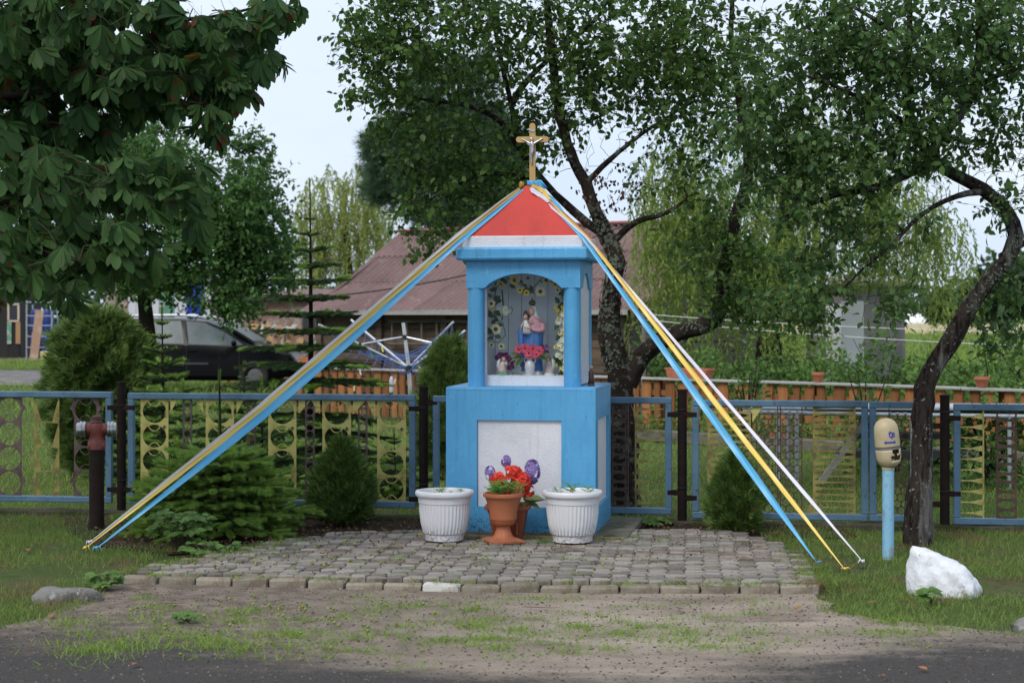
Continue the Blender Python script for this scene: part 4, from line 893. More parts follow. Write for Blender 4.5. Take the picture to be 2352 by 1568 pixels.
def cell(cx_, cz, w, h, hole, n=20):
    """rectangle with a hole: quads between the hole outline and the rectangle; hole(angle)->(x,z)"""
    an = sorted(set([round(2 * math.pi * i / n, 6) for i in range(n)] + [round(math.atan2(s * h, t * w) % (2 * math.pi), 6) for s in (-1, 1) for t in (-1, 1)]))
    def out(a):
        c, s = math.cos(a), math.sin(a); k = min(w / 2 / abs(c) if abs(c) > 1e-9 else 9, h / 2 / abs(s) if abs(s) > 1e-9 else 9); return (cx_ + c * k, cz + s * k)
    i_ = [(cx_ + hole(a)[0], cz + hole(a)[1]) for a in an]; o_ = [out(a) for a in an]; m = len(an)
    return [[i_[j], o_[j], o_[(j + 1) % m], i_[(j + 1) % m]] for j in range(m)]
def el(rx, rz): return lambda a: (rx * math.cos(a), rz * math.sin(a))
def arc_ring(cx_, cz, r, t, a0, a1, n=14):
    P_ = [(a0 + (a1 - a0) * i / n) for i in range(n + 1)]
    return [[(cx_ + r * math.cos(p), cz + r * math.sin(p)), (cx_ + (r + t) * math.cos(p), cz + (r + t) * math.sin(p)), (cx_ + (r + t) * math.cos(q), cz + (r + t) * math.sin(q)), (cx_ + r * math.cos(q), cz + r * math.sin(q))] for p, q in zip(P_, P_[1:])]
def strip_big(w, z0, z1, r, n, ringy=True):
    h = (z1 - z0) / n; A = []; B = []
    for i in range(n):
        c = z0 + (i + .5) * h; A += cell(0, c, w, h, el(r, min(r, h / 2 - .006)), 28)
        if ringy and i in (0, 2): B.append(arc_ring(0, c - h * .5 + .005, r * .40, .006, 0, math.pi))
        if ringy: B.append(arc_ring(0, c + h * .5 - .008, r * .46, .007, math.pi, 2 * math.pi))
    return [A] + B
def strip_small(w, z0, z1, r, n): return [sum((cell(0, z0 + (i + .5) * (z1 - z0) / n, w, (z1 - z0) / n, el(r, r), 16) for i in range(n)), [])]
def strip_trap(w, z0, z1, n):
    h = (z1 - z0) / n; A = []
    for i in range(n):
        c = z0 + i * h; t = .012
        A += [[(-w / 2, c), (-w / 2 + .062, c), (-w / 2 + .008, c + h - t), (-w / 2, c + h - t)], [(w / 2 - .062, c), (w / 2, c), (w / 2, c + h - t), (w / 2 - .008, c + h - t)]]
        A += [[(-w / 2, c + h - t), (-w / 2 + .008, c + h - t), (-w / 2 + .062, c + h), (-w / 2, c + h)], [(w / 2 - .008, c + h - t), (w / 2, c + h - t), (w / 2, c + h), (w / 2 - .062, c + h)]]
        A += [[(-w / 2 + .008, c + h - t), (-.02, c + h - .004), (-.02, c + h + .004), (-w / 2 + .062, c + h)], [(-.02, c + h - .004), (.02, c + h - .004), (.02, c + h + .004), (-.02, c + h + .004)], [(.02, c + h - .004), (w / 2 - .008, c + h - t), (w / 2 - .062, c + h), (.02, c + h + .004)]]
    return [A]
def strip_circ_star(w, z0, z1, n):
    """purple: big circles with cusped outer edge"""
    h = (z1 - z0) / n; A = []; B = []
    for i in range(n):
        c = z0 + (i + .5) * h; A += cell(0, c, w, h, el(w * .46, h * .47), 28)
        B.append(arc_ring(0, c + h * .5 - .012, w * .22, .005, math.pi, 2 * math.pi)); B.append(arc_ring(0, c - h * .5 + .012, w * .22, .005, 0, math.pi))
    for s in (-1, 1):
        for z in (z0 + h * .62, z1 - h * .42):
            pts = [(s * w / 2, z - .08), (s * (w / 2 + .012), z - .03), (s * (w / 2 + .040), z), (s * (w / 2 + .012), z + .03), (s * w / 2, z + .08)]
            B.append([pts if s > 0 else pts[::-1]])
    return [A] + B
def strip_ladder(w, z0, z1, n):
    """thin rungs thickened at both ends"""
    h = (z1 - z0) / n; A = []
    for i in range(n):
        sk = U(.33, .42); A += cell(0, z0 + (i + .5) * h, w, h, lambda a, sk=sk: (w * .46 * math.cos(a) * (1 if abs(math.cos(a)) > .2 else 1), h * sk * (math.sin(a) if abs(math.cos(a)) < .9 else math.sin(a))), 20)
    return [A]
def strip_flag(w, z0, z1, n, d):
    h = (z1 - z0) / n; A = []
    for i in range(n):
        c = z0 + (i + .5) * h
        f = [[(-w / 2, c - .027), (-w / 2 + .085, c - .008), (-w / 2 + .085, c + .002), (-w / 2, c + .022)], [(-w / 2 + .085, c - .008), (w / 2, c - .005), (w / 2, c + .002), (-w / 2 + .085, c + .002)]]
        A += f if d > 0 else [[(-x, z) for x, z in q][::-1] for q in f]
    x = -w / 2 if d > 0 else w / 2
    A.append([(x - .006, z0), (x + .006, z0), (x + .006, z1), (x - .006, z1)])
    return [A]
def strip_hex(w, z0, z1, r):
    A = []; dx = r * math.sqrt(3); nx = max(2, int(round(w / dx))); dx = w / nx; dz = 1.5 * r; nz = int((z1 - z0) / dz)
    for j in range(nz):
        for i in range(nx):
            cx_ = -w / 2 + (i + .5 + (.5 if j % 2 else 0)) * dx; cz = z0 + (j + .6) * dz
            if cx_ > w / 2 - dx * .3: continue
            o_ = [(cx_ + r * math.cos(math.pi / 6 + k * math.pi / 3), cz + r * math.sin(math.pi / 6 + k * math.pi / 3)) for k in range(6)]
            O = []
            for k in range(6): O += [o_[k], ((o_[k][0] + o_[(k + 1) % 6][0]) / 2, (o_[k][1] + o_[(k + 1) % 6][1]) / 2)]
            I = [(cx_ + r * .76 * math.cos(math.pi / 6 + k * math.pi / 6), cz + r * .76 * math.sin(math.pi / 6 + k * math.pi / 6)) for k in range(12)]
            A += [[I[k], O[k], O[(k + 1) % 12], I[(k + 1) % 12]] for k in range(12)]
    return [A, [[(-w / 2 - .008, z0), (-w / 2, z0), (-w / 2, z1), (-w / 2 - .008, z1)]], [[(w / 2, z0), (w / 2 + .008, z0), (w / 2 + .008, z1), (w / 2, z1)]]]
def tri(pts):
    a = sum(pts[i][0] * pts[(i + 1) % 3][1] - pts[(i + 1) % 3][0] * pts[i][1] for i in range(3)); return [pts if a > 0 else pts[::-1]]
fence = thing('metal_fence', 'long fence of blue framed panels filled with stamped scrap metal strips on black posts', 'fence', (0, FA, 0))
def panel(x0, x1, zb, zt, label, strips, noleft=False):
    a, c = fpos(x0), fpos(x1); L_ = (c - a).length; T = .05; fb_ = MB()
    for nm, ce, dm in (('top_rail', (L_ / 2, 0, zt - T / 2), (L_, T, T)), ('bottom_rail', (L_ / 2, 0, zb + T / 2), (L_, T, T)), ('stile', (T / 2, 0, (zb + zt) / 2), (T, T - .004, zt - zb - 2 * T)), ('stile', (L_ - T / 2, 0, (zb + zt) / 2), (T, T - .004, zt - zb - 2 * T))):
        fb_.box(ce, dm, bev=.006)
    t = fb_.build('fence_panel', m_fr, fence, loc=(a.x, a.y - FA, 0)); t.rotation_euler = (0, 0, FANG); t['label'] = label
    for (px, fn, m) in strips:
        q = fpos(px); s = (q - a).dot((c - a).normalized())
        b = MB()
        for k, grp in enumerate(fn(zb + T, zt - T)):
            k0 = len(b.v); b.plate(grp, .004); 
            if k: b.v[k0:] = [(x, y - .0025 - .0005 * (k % 2), z) for x, y, z in b.v[k0:]]
        o = b.build('stamped_strip', m, t, fixn=False); o.location = (s, U(-.006, .006), 0); o.rotation_euler = (0, 0, U(-.02, .02))
    return t
def big_y(z0, z1): return strip_big(.232, z0, z1, .098, 4)
def sm_p(z0, z1): return strip_small(.078, z0, z1, .027, 13)
def gus(side, w=.10, h=.11): return lambda z0, z1: [tri([(0, z1), (0, z1 - h), (side * w, z1)])]
def gusb(side, w=.06, h=.10): return lambda z0, z1: [tri([(0, z0), (0, z0 + h), (side * w, z0)])]
panel(-260, 258, .09, .987, 'blue fence panel with purple ring strips, beside the fire hydrant', [(-170, lambda a, b: strip_trap(.20, a, b, 4), m_fyd), (-60, lambda a, b: strip_trap(.20, a, b, 4), m_fyd), (22, lambda a, b: strip_circ_star(.21, a, b, 4), m_fp), (107, lambda a, b: strip_trap(.215, a, b, 4), m_fyd), (197, lambda a, b: strip_circ_star(.20, a, b, 4), m_fp)])
panel(295, 955, .088, .980, 'long blue fence panel with yellow ring strips behind the spruce and thuja', [(355, big_y, m_fy), (392, gus(1, .06), m_fy), (430, sm_p, m_fp), (505, big_y, m_fy), (466, gus(-1, .06), m_fy), (543, gus(1, .06), m_fy), (577, sm_p, m_fb2), (648, big_y, m_fy), (611, gus(-1, .06), m_fy), (686, gus(1), m_fy), (712, sm_p, m_fp), (773, big_y, m_fy), (735, gus(-1, .07), m_fy), (811, gus(1), m_fy), (833, sm_p, m_fp), (899, big_y, m_fy), (862, gus(-1, .07, .15), m_fy), (862, gusb(-1), m_fy)])
def strip_ov(w, z0, z1):
    n = 12; h = (z1 - z0) / n; return [sum((cell(0, z0 + (i + .5) * h, w, h, el(w * .42, h * (.42 if i % 2 else .30)), 18) for i in range(n)), [])]
panel(995, 1543, .07, .972, 'blue fence panel that passes behind the shrine', [(1085, big_y, m_fy), (1180, sm_p, m_fp), (1260, big_y, m_fy), (1340, sm_p, m_fp), (1422, lambda a, b: strip_ov(.115, a, b), m_fb2), (1443, lambda a, b: [[[(-.004, a), (.004, a), (.004, b), (-.004, b)]]], m_fp), (1492, lambda a, b: strip_flag(.215, a, b, 10, 1), m_fyd), (1448, lambda a, b: [[[(-.003, b), (-.003 + .085, b - .2), (.003 + .085, b - .2), (.003, b)]]], m_fyd)])
panel(1590, 1994, .045, .955, 'blue fence panel with hexagon mesh strips, behind the right-hand thuja', [(1675, lambda a, b: strip_ladder(.33, a, b, 18), m_fyd), (1728, gus(1, .08, .12), m_fy), (1765, lambda a, b: strip_hex(.175, a, b, .034), m_fb2), (1814, lambda a, b: strip_hex(.175, a, b, .034), m_fb2), (1916, lambda a, b: strip_ladder(.32, a, b, 17), m_fyd), (1866, gusb(-1), m_fyd)])
panel(1997, 2142, .045, .95, 'narrow blue fence panel with hexagon mesh behind the beige capped post', [(2070, lambda a, b: strip_hex(.175, a, b, .034), m_fb2)])
panel(2190, 2620, .03, .937, 'blue fence panel with yellow pennant strips beyond the leaning tree', [(2227, lambda a, b: strip_flag(.20, a, b, 10, -1), m_fy), (2312, lambda a, b: strip_ov(.15, a, b), m_fb2), (2400, lambda a, b: strip_ladder(.30, a, b, 15), m_fyd), (2500, lambda a, b: strip_ov(.15, a, b), m_fb2)])
panel(2668, 3060, .02, .93, 'blue fence panel past the last rusty post', [(2740, big_y, m_fy), (2810, sm_p, m_fp), (2890, big_y, m_fy), (2970, sm_p, m_fp)])
for i, (px, top, lab, lz, rz_) in enumerate(((2645, .99, 'rusty black fence post beyond the pennant strips', (.80, .2), (.80, .2)), (279, 1.065, 'rusty black fence post beside the fire hydrant', (.86, .2), (.86, .2)), (973, 1.04, 'rusty black fence post beside the shrine pedestal', (.87, .16), (.92, .22)), (1567, 1.03, 'rusty black fence post between the shrine and the right-hand thuja', (.84, .24), (.84, .20)), (2170, 1.00, 'rusty black fence post behind the leaning tree', (.77, .18), (.83, .26)))):
    q = fpos(px); t = MB().lathe([(.036, -.05), (.036, top), (.030, top + .004), (.028, top - .02)], 20, close=False).build('post', m_post, fence, 40, loc=(q.x, q.y - FA, 0)); t.rotation_euler = (0, 0, FANG); t['label'] = lab
    MB().lathe([(.040, top - .012), (.040, top)], 20).build('rim', m_post, t, 40)
    for z in lz: MB().box((-.065, -.012, z), (.10, .024, .042), bev=.004).build('bracket', m_post, t)
    for z in rz_: MB().box((.065, -.012, z), (.10, .024, .042), bev=.004).build('bracket', m_post, t)
    for z in (.84, .24): MB().tube([Vector((.044 * math.cos(a), .044 * math.sin(a), z + .004 * a + .02)) for a in [k * .6 for k in range(16)]], .003, 5).build('tie_wire', m_wire, t)
a, c = fpos(-400), fpos(3080); m_foot = mat('mossy_footing', (.075, .068, .05), .95, layers=[((.04, .05, .02), 4, .45, .6), ((.13, .12, .10), 16, .55, .7)], bump=(40, .9), spec=.1)
ft = MB(); n = 60; Lf = (c - a).length; u = (c - a).normalized()
ft.loft([[Vector((a + u * Lf * i / n)) + Vector((0, dy + U(-.008, .008), z + U(-.008, .008))) for dy, z in ((-.07, -.05), (-.07, .015), (-.05, .03), (.05, .03), (.07, .015), (.07, -.05))] for i in range(n + 1)])
tag(link('fence_footing', ft.mesh('fence_footing', m_foot, None, None, True)), 'low mossy concrete footing running under the blue fence', 'footing')

# ------------------------------------------------------------------ orange picket fence at the back of the yard, with pots on its top board
m_pk = mat('picket_orange', (.27, .115, .042), .75, spec=.2, rnd=.4, layers=[((.19, .078, .03), 3, .44, .62, (6, 6, .5)), ((.12, .04, .015), 10, .62, .74, (5, 5, .6)), ((.36, .20, .09), 2, .55, .7)], bump=(30, .3, (6, 6, .5)))
m_grey = mat('grey_board', (.36, .35, .34), .8, layers=[((.26, .25, .24), 4, .45, .65, (.5, 5, 5))], bump=(30, .3))
Pf0, Pf1 = Vector((-3.52, 28.50, 0)), Vector((7.4, 17.9, 0)); pu = (Pf1 - Pf0).normalized(); PL = (Pf1 - Pf0).length; PA = math.atan2(pu.y, pu.x)
pk = thing('picket_fence', 'orange stained picket fence of rough slabs with a grey top board', 'fence', Pf0, PA)
random.seed(13); s = .1; k = 0
while s < PL - .2:
    w = U(.10, .16); h = U(.73, .75); n = 5; L_ = [(-w / 2 + U(-.014, .012), z) for z in (.04, .22, .42, .6, h)]; R_ = [(w / 2 + U(-.012, .014), z) for z in (.04, .22, .42, .6, h)]
    b = MB().prism(L_ + R_[::-1], -.014, .014, lambda x, y, z: (x, z, y)); o = b.build('picket', m_pk, pk, fixn=True); o.location = (s + w / 2, -.05, 0); o.rotation_euler = (0, U(-.03, .03), 0)
    s += w + U(.055, .115)
for z in (.2, .58): MB().box((PL / 2, 0, z), (PL, .06, .07)).build('rail', m_pk, pk)
nb = 5
for i in range(nb): MB().box((PL * (i + .5) / nb, -.03, .765 + .004 * (i % 2)), (PL / nb - .01, .17, .028), bev=.004).build('top_board', m_grey, pk)
for i in range(7): MB().box((.1 + i * (PL - .2) / 6, .09, .37), (.10, .10, .74)).build('post', m_pk, pk)
def on_fence(px):
    k = (px - CX) / FPX; s_ = (k * Pf0.y - Pf0.x) / (pu.x - k * pu.y); return Pf0 + pu * s_
m_ter = mat('terracotta_box', (.42, .14, .07), .6, layers=[((.32, .10, .05), 8, .48, .66)])
def trough(px0, px1, h, label, z=.785, base=None, d=.16):
    a, c = on_fence(px0), on_fence(px1); L_ = (c - a).length; m_ = (a + c) / 2 if base is None else base; t = thing('planter_box', label, 'planter', (m_.x, m_.y - .03, z), PA)
    o = [[(x * f, y * f, zz) for x, y in ((-L_ / 2, -d / 2), (L_ / 2, -d / 2), (L_ / 2, d / 2), (-L_ / 2, d / 2))] for f, zz in ((.9, 0), (.97, h * .8), (1.03, h * .82), (1.03, h), (.96, h), (.93, h * .7))]
    MB().loft(o).build('box', m_ter, t, fixn=True); MB().box((0, 0, h * .72), (L_ * .9, d * .85, .01)).build('soil', m_soil, t)
trough(1536, 1632, .13, 'long terracotta planter box on the picket fence behind the ribbons'); trough(692, 760, .14, 'long terracotta planter box on the picket fence near the log heap')
def small_pot(px, r, h, label):
    q = on_fence(px); t = thing('flower_pot', label, 'flower pot', (q.x, q.y - .03, .785)); MB().lathe([(r * .62, 0), (r * .7, .01), (r * .92, h * .7), (r * .95, h * .72), (r * 1.05, h * .74), (r * 1.05, h), (r * .95, h), (r * .9, h * .8)], 22, close=False).build('pot', m_ter, t, 40); MB().lathe([(.001, h * .8), (r * .9, h * .8)], 16).build('soil', m_soil, t); MB().lathe([(.001, .002), (r * .62, .001)], 16).build('pot_bottom', m_ter, t)
small_pot(1878, .075, .12, 'small round terracotta pot alone on the picket fence top board'); small_pot(2254, .085, .12, 'round terracotta pot on the picket fence past the leaning tree')
b0 = on_fence(1780); trough(1740, 1826, .16, 'pink terracotta planter standing on the ground before the picket fence', 0, Vector((b0.x - .1, b0.y - .35, 0)), .2)
ed = tag(link('bed_edging', MB().box((PL * .62, -.7, .06), (PL * .74, .10, .16), bev=.02).mesh('bed_edging', m_conc), None, Pf0, (0, 0, PA)), 'low concrete edging of the flower bed along the picket fence', 'edging')
# garden table with pipe legs
m_gal = mat('galvanised_pipe', (.40, .44, .48), .45, metal=.4, layers=[((.28, .31, .34), 10, .48, .66)]); m_tab = mat('grey_tabletop', (.42, .43, .47), .5, layers=[((.35, .36, .40), 2, .45, .65)])
a = P(1940, 935, 16.6); tb = thing('garden_table', 'long grey garden table on galvanised pipe legs behind the blue fence', 'table', (a.x, 16.7, 0), -.12)
MB().box((1.1, 0, .735), (2.9, .75, .03), bev=.006).build('table_top', m_tab, tb)
for y in (-.36, .36): MB().tube([(-.95, y, .69), (2.5, y, .66)], .022, 10).build('pipe_rail', m_gal, tb, 40)
for x, y in ((-.62, -.36), (-.45, -.36), (-.5, .36), (.62, -.33), (1.5, -.36), (2.4, -.36), (2.4, .36)): MB().tube([(x, y, 0), (x, y, .69)], .020, 10).build('pipe_leg', m_gal, tb, 40)
MB().box((.05, -.1, .38), (.055, .10, .92), Matrix.Rotation(.62, 3, 'Y')).build('brace', m_grey, tb)
MB().box((.55, .05, .46), (.9, .40, .05)).build('shelf_board', mat('dark_board', (.03, .028, .026), .8), tb); MB().box((.45, .05, .28), (1.0, .40, .05)).build('shelf_board', MATS['dark_board'], tb)
# rotary clothes dryer
q = P(937, 900, 20.0); rd = thing('rotary_clothes_dryer', 'leaning rotary clothes dryer with blue lines and aluminium arms in the yard', 'clothes dryer', (q.x + .03, 20.0, 0))
m_al = mat('aluminium_tube', (.62, .64, .66), .35, metal=.5); m_ln = mat('blue_line', (.06, .16, .50), .5)
top = Vector((-.085, 0, 1.52)); hub = Vector((-.02, 0, 1.0)); slid = Vector((-.07, 0, 1.36))
MB().tube([(.035, 0, 0), hub, top], [.024, .023, .020], 12).build('mast', m_al, rd, 40)
ends = [Vector((.50, -.25, 1.52)), Vector((-.98, -.35, 1.52)), Vector((-.45, .95, 1.56)), Vector((.75, .85, 1.50))]
ends = [Vector((.50, -.25, 1.53)), Vector((-1.0, -.5, 1.50)), Vector((-.75, .75, 1.55)), Vector((.6, .85, 1.42))]
for e in ends:
    MB().tube([hub, e], .014, 8).build('arm', m_al, rd, 40); MB().tube([slid, hub.lerp(e, .55)], .010, 8).build('strut', m_al, rd, 40)
    MB().box(hub.lerp(e, .55), (.04, .04, .04), bev=.006).build('joint', mat('black_plastic2', (.02, .02, .022), .5), rd)
MB().lathe([(.04, .95), (.04, 1.03)], 12, (-.02, 0, 0), close=True).build('hub', MATS['black_plastic2'], rd, 40); MB().lathe([(.035, 1.33), (.035, 1.38)], 12, (-.07, 0, 0), close=True).build('slider', MATS['black_plastic2'], rd, 40)
for k in range(1, 9):
    f = k / 8.2; b = MB()
    for i in range(4):
        a_, c_ = hub.lerp(ends[i], f), hub.lerp(ends[(i + 1) % 4], f); sag = .12 + .22 * f * U(.6, 1.2)
        b.tube([a_.lerp(c_, t) - Vector((0, 0, sag * 4 * t * (1 - t))) for t in [j / 8 for j in range(9)]], .0028, 4)
    b.build('line', m_ln, rd)
b = MB()
for k in range(9): a_ = hub.lerp(ends[0], .25 + k * .09); b.tube([a_, a_ + Vector((-.06, 0, -.42))], .0025, 4)
b.build('hanging_line', m_ln, rd)
for i, (x, z, c) in enumerate(((-.30, 1.22, (.7, .7, .1)), (-.42, 1.15, (.05, .35, .08)), (.12, 1.0, (.7, .65, .2)), (.30, .87, (.6, .03, .03)), (-.16, .86, (.6, .6, .5)), (-.55, .96, (.6, .65, .7)), (-.62, .78, (.65, .6, .3)))):
    MB().box((x, -.3, z), (.018, .012, .06), Matrix.Rotation(U(-.3, .3), 3, 'Y')).build('clothes_peg', mat('peg_%d' % i, c, .5), rd)
q = P(899, 868, 19.6); b = MB().loft([ring(0, 0, 0, .016, .012, 8), ring(.004, 0, -.06, .030, .014, 8), ring(.006, 0, -.16, .030, .014, 8), ring(0, 0, -.20, .018, .010, 8)])
b = MB().loft([ring(0, 0, -.17, .020, .012, 8), ring(.004, 0, -.15, .028, .014, 8), ring(0, 0, -.03, .024, .012, 8), ring(0, 0, .02, .012, .008, 8)])
tag(link('hanging_bottle_bag', b.mesh('bag', mat('grey_white_cloth', (.5, .5, .56), .7), True), rd, q - rd.location))
# ------------------------------------------------------------------ barn with corrugated roof
m_plank = mat('weathered_plank', (.155, .135, .115), .9, rnd=.22, layers=[((.09, .075, .06), 3, .44, .64, (.4, .4, 5)), ((.22, .205, .18), 6, .56, .72, (.4, .4, 6))], bump=(24, .5, (.5, .5, 6)))
m_plankd = mat('brown_plank', (.115, .080, .055), .9, rnd=.25, layers=[((.06, .042, .03), 3, .44, .64, (.4, .4, 5))], bump=(24, .5, (.5, .5, 6)))
m_corr = mat('corrugated_purple', (.185, .118, .112), .75, rnd=.10, layers=[((.145, .090, .086), .9, .45, .62), ((.235, .17, .16), 5, .56, .70), ((.11, .08, .07), 2.2, .58, .7, (1, .3, .3))], spec=.25); m_ridge = mat('ridge_red', (.26, .09, .085), .6)
TH = math.radians(-36); bo = Vector((2.14, 32.5, 0)); BL, BDp = 7.75, 6.0
barn = thing('barn', 'weathered plank barn with a purple-brown corrugated roof behind the picket fence', 'barn', bo, TH)
# local: x runs along the front wall to the left (negative), y goes in
EZ, KZ, KD, RZ, RD = 1.86, 2.30, 1.05, 3.45, 3.0
def zroof(d):
    d = d if d <= RD else 2 * RD - d
    return np.interp(d, [-.4, 0, KD, RD], [EZ - .17, EZ, KZ, RZ])
ns = 8; sw = (BL + .6) / ns
for (d0, d1, lift) in ((-.38, KD + .05, 0), (KD - .03, 2.08, .022), (2.0, RD, .044)):
    for i in range(ns):
        x0 = .35 - (i + 1) * sw; n = 45; vs_ = []; fs = []
        for d in (d0, (d0 + d1) / 2, d1):
            for k in range(n + 1):
                x = x0 + (sw + .06) * k / n; vs_.append((x, d, zroof(d) + lift + .026 * math.cos(2 * math.pi * x / .155)))
        for j in range(2):
            for k in range(n): fs.append((j * (n + 1) + k, j * (n + 1) + k + 1, (j + 1) * (n + 1) + k + 1, (j + 1) * (n + 1) + k))
        b = MB().add(vs_, fs); o = b.build('roof_sheet', m_corr, barn, True); o.location = (0, 0, U(-.004, .004))
MB().add([(.35, RD, RZ + .03), (-BL - .25, RD, RZ + .03), (-BL - .25, 2 * RD + .38, EZ - .17), (.35, 2 * RD + .38, EZ - .17)], [(0, 1, 2, 3)]).build('rear_roof', m_corr, barn)
MB().box((-BL / 2 + .05, RD, RZ + .075), (BL + .6, .26, .07), bev=.03).build('ridge_cap', m_ridge, barn)
for i in range(11): MB().box((-BL / 2, .02 + .008 * (i % 2), .09 + i * .165), (BL, .03, .155), Matrix.Rotation(U(-.004, .004), 3, 'Y')).build('plank', m_plankd, barn)
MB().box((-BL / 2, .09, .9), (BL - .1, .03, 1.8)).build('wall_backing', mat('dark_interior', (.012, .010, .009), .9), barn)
for x in (-.06, -2.2, -4.3, -6.0, -BL + .08): MB().box((x, -.03, .9), (.14, .09, 1.8)).build('wall_post', m_plankd, barn)
MB().box((-BL / 2, -.36, EZ - .19), (BL + .5, .03, .10)).build('eave_board', m_grey, barn)
for i in range(20):
    z = .10 + i * .178
    if z > RZ - .15: break
    d_a = 0; d_b = 2 * RD
    if z > EZ: d_a = float(np.interp(z + .09, [EZ, KZ, RZ], [0, KD, RD])); d_b = 2 * RD - d_a
    cuts = [d_a, d_a + (d_b - d_a) * U(.3, .7), d_b] if d_b - d_a > 2.5 else [d_a, d_b]
    for a_, c_ in zip(cuts, cuts[1:]):
        MB().box((.04 + .012 * (i % 2), (a_ + c_) / 2, z), (.035, c_ - a_ - .015, .172), Matrix.Rotation(U(-.012, .012), 3, 'X')).build('plank', m_plank, barn)
MB().add([(-.0, .05, 0), (0, 2 * RD, 0), (0, 2 * RD, EZ), (0, RD, RZ), (0, .05, EZ)], [(0, 1, 2, 3, 4)]).build('gable_backing', MATS['dark_interior'], barn)
MB().add([(-BL, .05, 0), (-BL, 2 * RD, 0), (-BL, 2 * RD, EZ), (-BL, RD, RZ), (-BL, .05, EZ)], [(4, 3, 2, 1, 0)]).build('gable_wall', m_plankd, barn)
for s in (0,):
    for (d0, d1) in ((-.38, KD), (KD, RD)):
        v0, v1 = Vector((.35, d0, zroof(d0) - .07)), Vector((.35, d1, zroof(d1) - .07)); m_ = (v0 + v1) / 2; dv = v1 - v0
        MB().box(m_, (.03, dv.length, .12), Matrix.Rotation(math.atan2(dv.z, dv.y), 3, 'X')).build('verge_board', mat('verge_brown', (.24, .095, .07), .7), barn)
u_ = Vector((math.cos(TH), math.sin(TH), 0)); lad = thing('ladder', 'old wooden ladder hung flat on the barn wall behind the clothes dryer', 'ladder', bo + u_ * -4.2 + Vector((-.588, -.809, 0)) * .11, TH)
for z in (1.02, 1.48): MB().tube([(-1.5, 0, z), (0, U(-.01, .01), z + .01), (1.9, 0, z - .01)], .032, 7).build('ladder_rail', m_plank, lad)
for k in range(9): MB().tube([(-1.4 + k * .39, -.005, 1.02), (-1.4 + k * .39, -.005, 1.48)], .022, 6).build('rung', m_plank, lad)
# ------------------------------------------------------------------ dark estate car
cl = Vector((-6.85, 38, 0)); car = thing('parked_car', 'black estate car with silver roof rails parked in the yard', 'car', (cl.x, 38, 0), math.radians(-4))
m_carp = mat('black_car_paint', (.004, .004, .005), .25, spec=.14); m_tyre = mat('tyre_rubber', (.015, .015, .015), .8); m_rim = mat('alloy_rim', (.12, .12, .125), .5, metal=.3)
m_cglass = glassmat('car_glass', (.30, .36, .36), 2.6, .03); m_trim = mat('grey_trim', (.05, .05, .055), .5, spec=.2); m_rail = mat('roof_rail_silver', (.42, .44, .47), .4, metal=.3)
secs = [(-2.28, .45, .72, .74, .60, .58, .50), (-2.22, .34, .92, 1.02, .80, .78, .60), (-2.05, .26, .99, 1.38, .88, .86, .56), (-1.85, .24, 1.0, 1.50, .89, .88, .56), (-1.2, .22, .99, 1.555, .90, .89, .58), (-.3, .22, .965, 1.56, .90, .89, .585), (.35, .22, .945, 1.50, .90, .89, .57), (.8, .22, .93, 1.32, .90, .88, .60), (1.15, .22, .925, 1.10, .90, .87, .66), (1.38, .23, .92, .985, .89, .86, .74), (1.8, .25, .86, .93, .87, .82, .72), (2.15, .30, .72, .80, .80, .74, .62), (2.30, .38, .56, .60, .62, .58, .5)]
rings = []
for x, zb, zs, zr, wl, wb, wr in secs:
    h = [(-wl * .92, zb), (-wl, zb + .10), (-wl, (zb + zs) / 2), (-wb, zs), (-(wb * .35 + wr * .65), zs + (zr - zs) * .62), (-wr, zr - .035 * min(1, (zr - zs) / .2)), (-wr * .7, zr)]
    rings.append([(x, y, z) for y, z in h] + [(x, -y, z) for y, z in reversed(h)])
MB().loft(rings).build('body', m_carp, car, 35, fixn=True)
def gy(x, z):
    xs = [s[0] for s in secs]; zs = np.interp(x, xs, [s[2] for s in secs]); zr = np.interp(x, xs, [s[3] for s in secs]); wb = np.interp(x, xs, [s[5] for s in secs]); wr = np.interp(x, xs, [s[6] for s in secs])
    t = np.clip((z - zs) / max(zr - zs, .01), 0, 1); return np.interp(t, [0, .62, .95], [wb, wb * .35 + wr * .65, wr])
def pane(poly, off, nm, m):
    for s in (-1, 1):
        q = []
        for (a, c) in zip(poly, poly[1:] + poly[:1]):
            for k in range(5): t = k / 5; q.append((a[0] + (c[0] - a[0]) * t, a[1] + (c[1] - a[1]) * t))
        cx_, cz_ = sum(p[0] for p in poly) / len(poly), sum(p[1] for p in poly) / len(poly)
        vs_ = [(x, s * (gy(x, z) + off), z) for x, z in q] + [(cx_, s * (gy(cx_, cz_) + off + .004), cz_)]
        n = len(q); MB().add(vs_, [(k, (k + 1) % n, n) if s < 0 else ((k + 1) % n, k, n) for k in range(n)]).build(nm, m, car, True)
w3 = [[(-2.0, 1.04), (-1.95, 1.36), (-1.75, 1.45), (-1.18, 1.48), (-1.18, 1.03)], [(-1.10, 1.025), (-1.10, 1.485), (-.22, 1.485), (-.08, 1.0)], [(.02, .995), (-.10, 1.48), (.30, 1.44), (.75, 1.24), (1.16, .99), (1.0, .965)]]
for w_ in w3:
    c_ = (sum(p[0] for p in w_) / len(w_), sum(p[1] for p in w_) / len(w_)); pane([(c_[0] + (x - c_[0]) * 1.05, c_[1] + (z - c_[1]) * 1.08) for x, z in w_], .006, 'window_surround', m_trim); pane(w_, .014, 'window', mat('tinted_window', (.060, .080, .084), .30, spec=.2, layers=[((.10, .13, .135), 1.2, .4, .6)]))
pane([(.02, .97), (-.10, 1.49), (-.22, 1.49), (-.08, .97)], .016, 'door_pillar', m_carp)
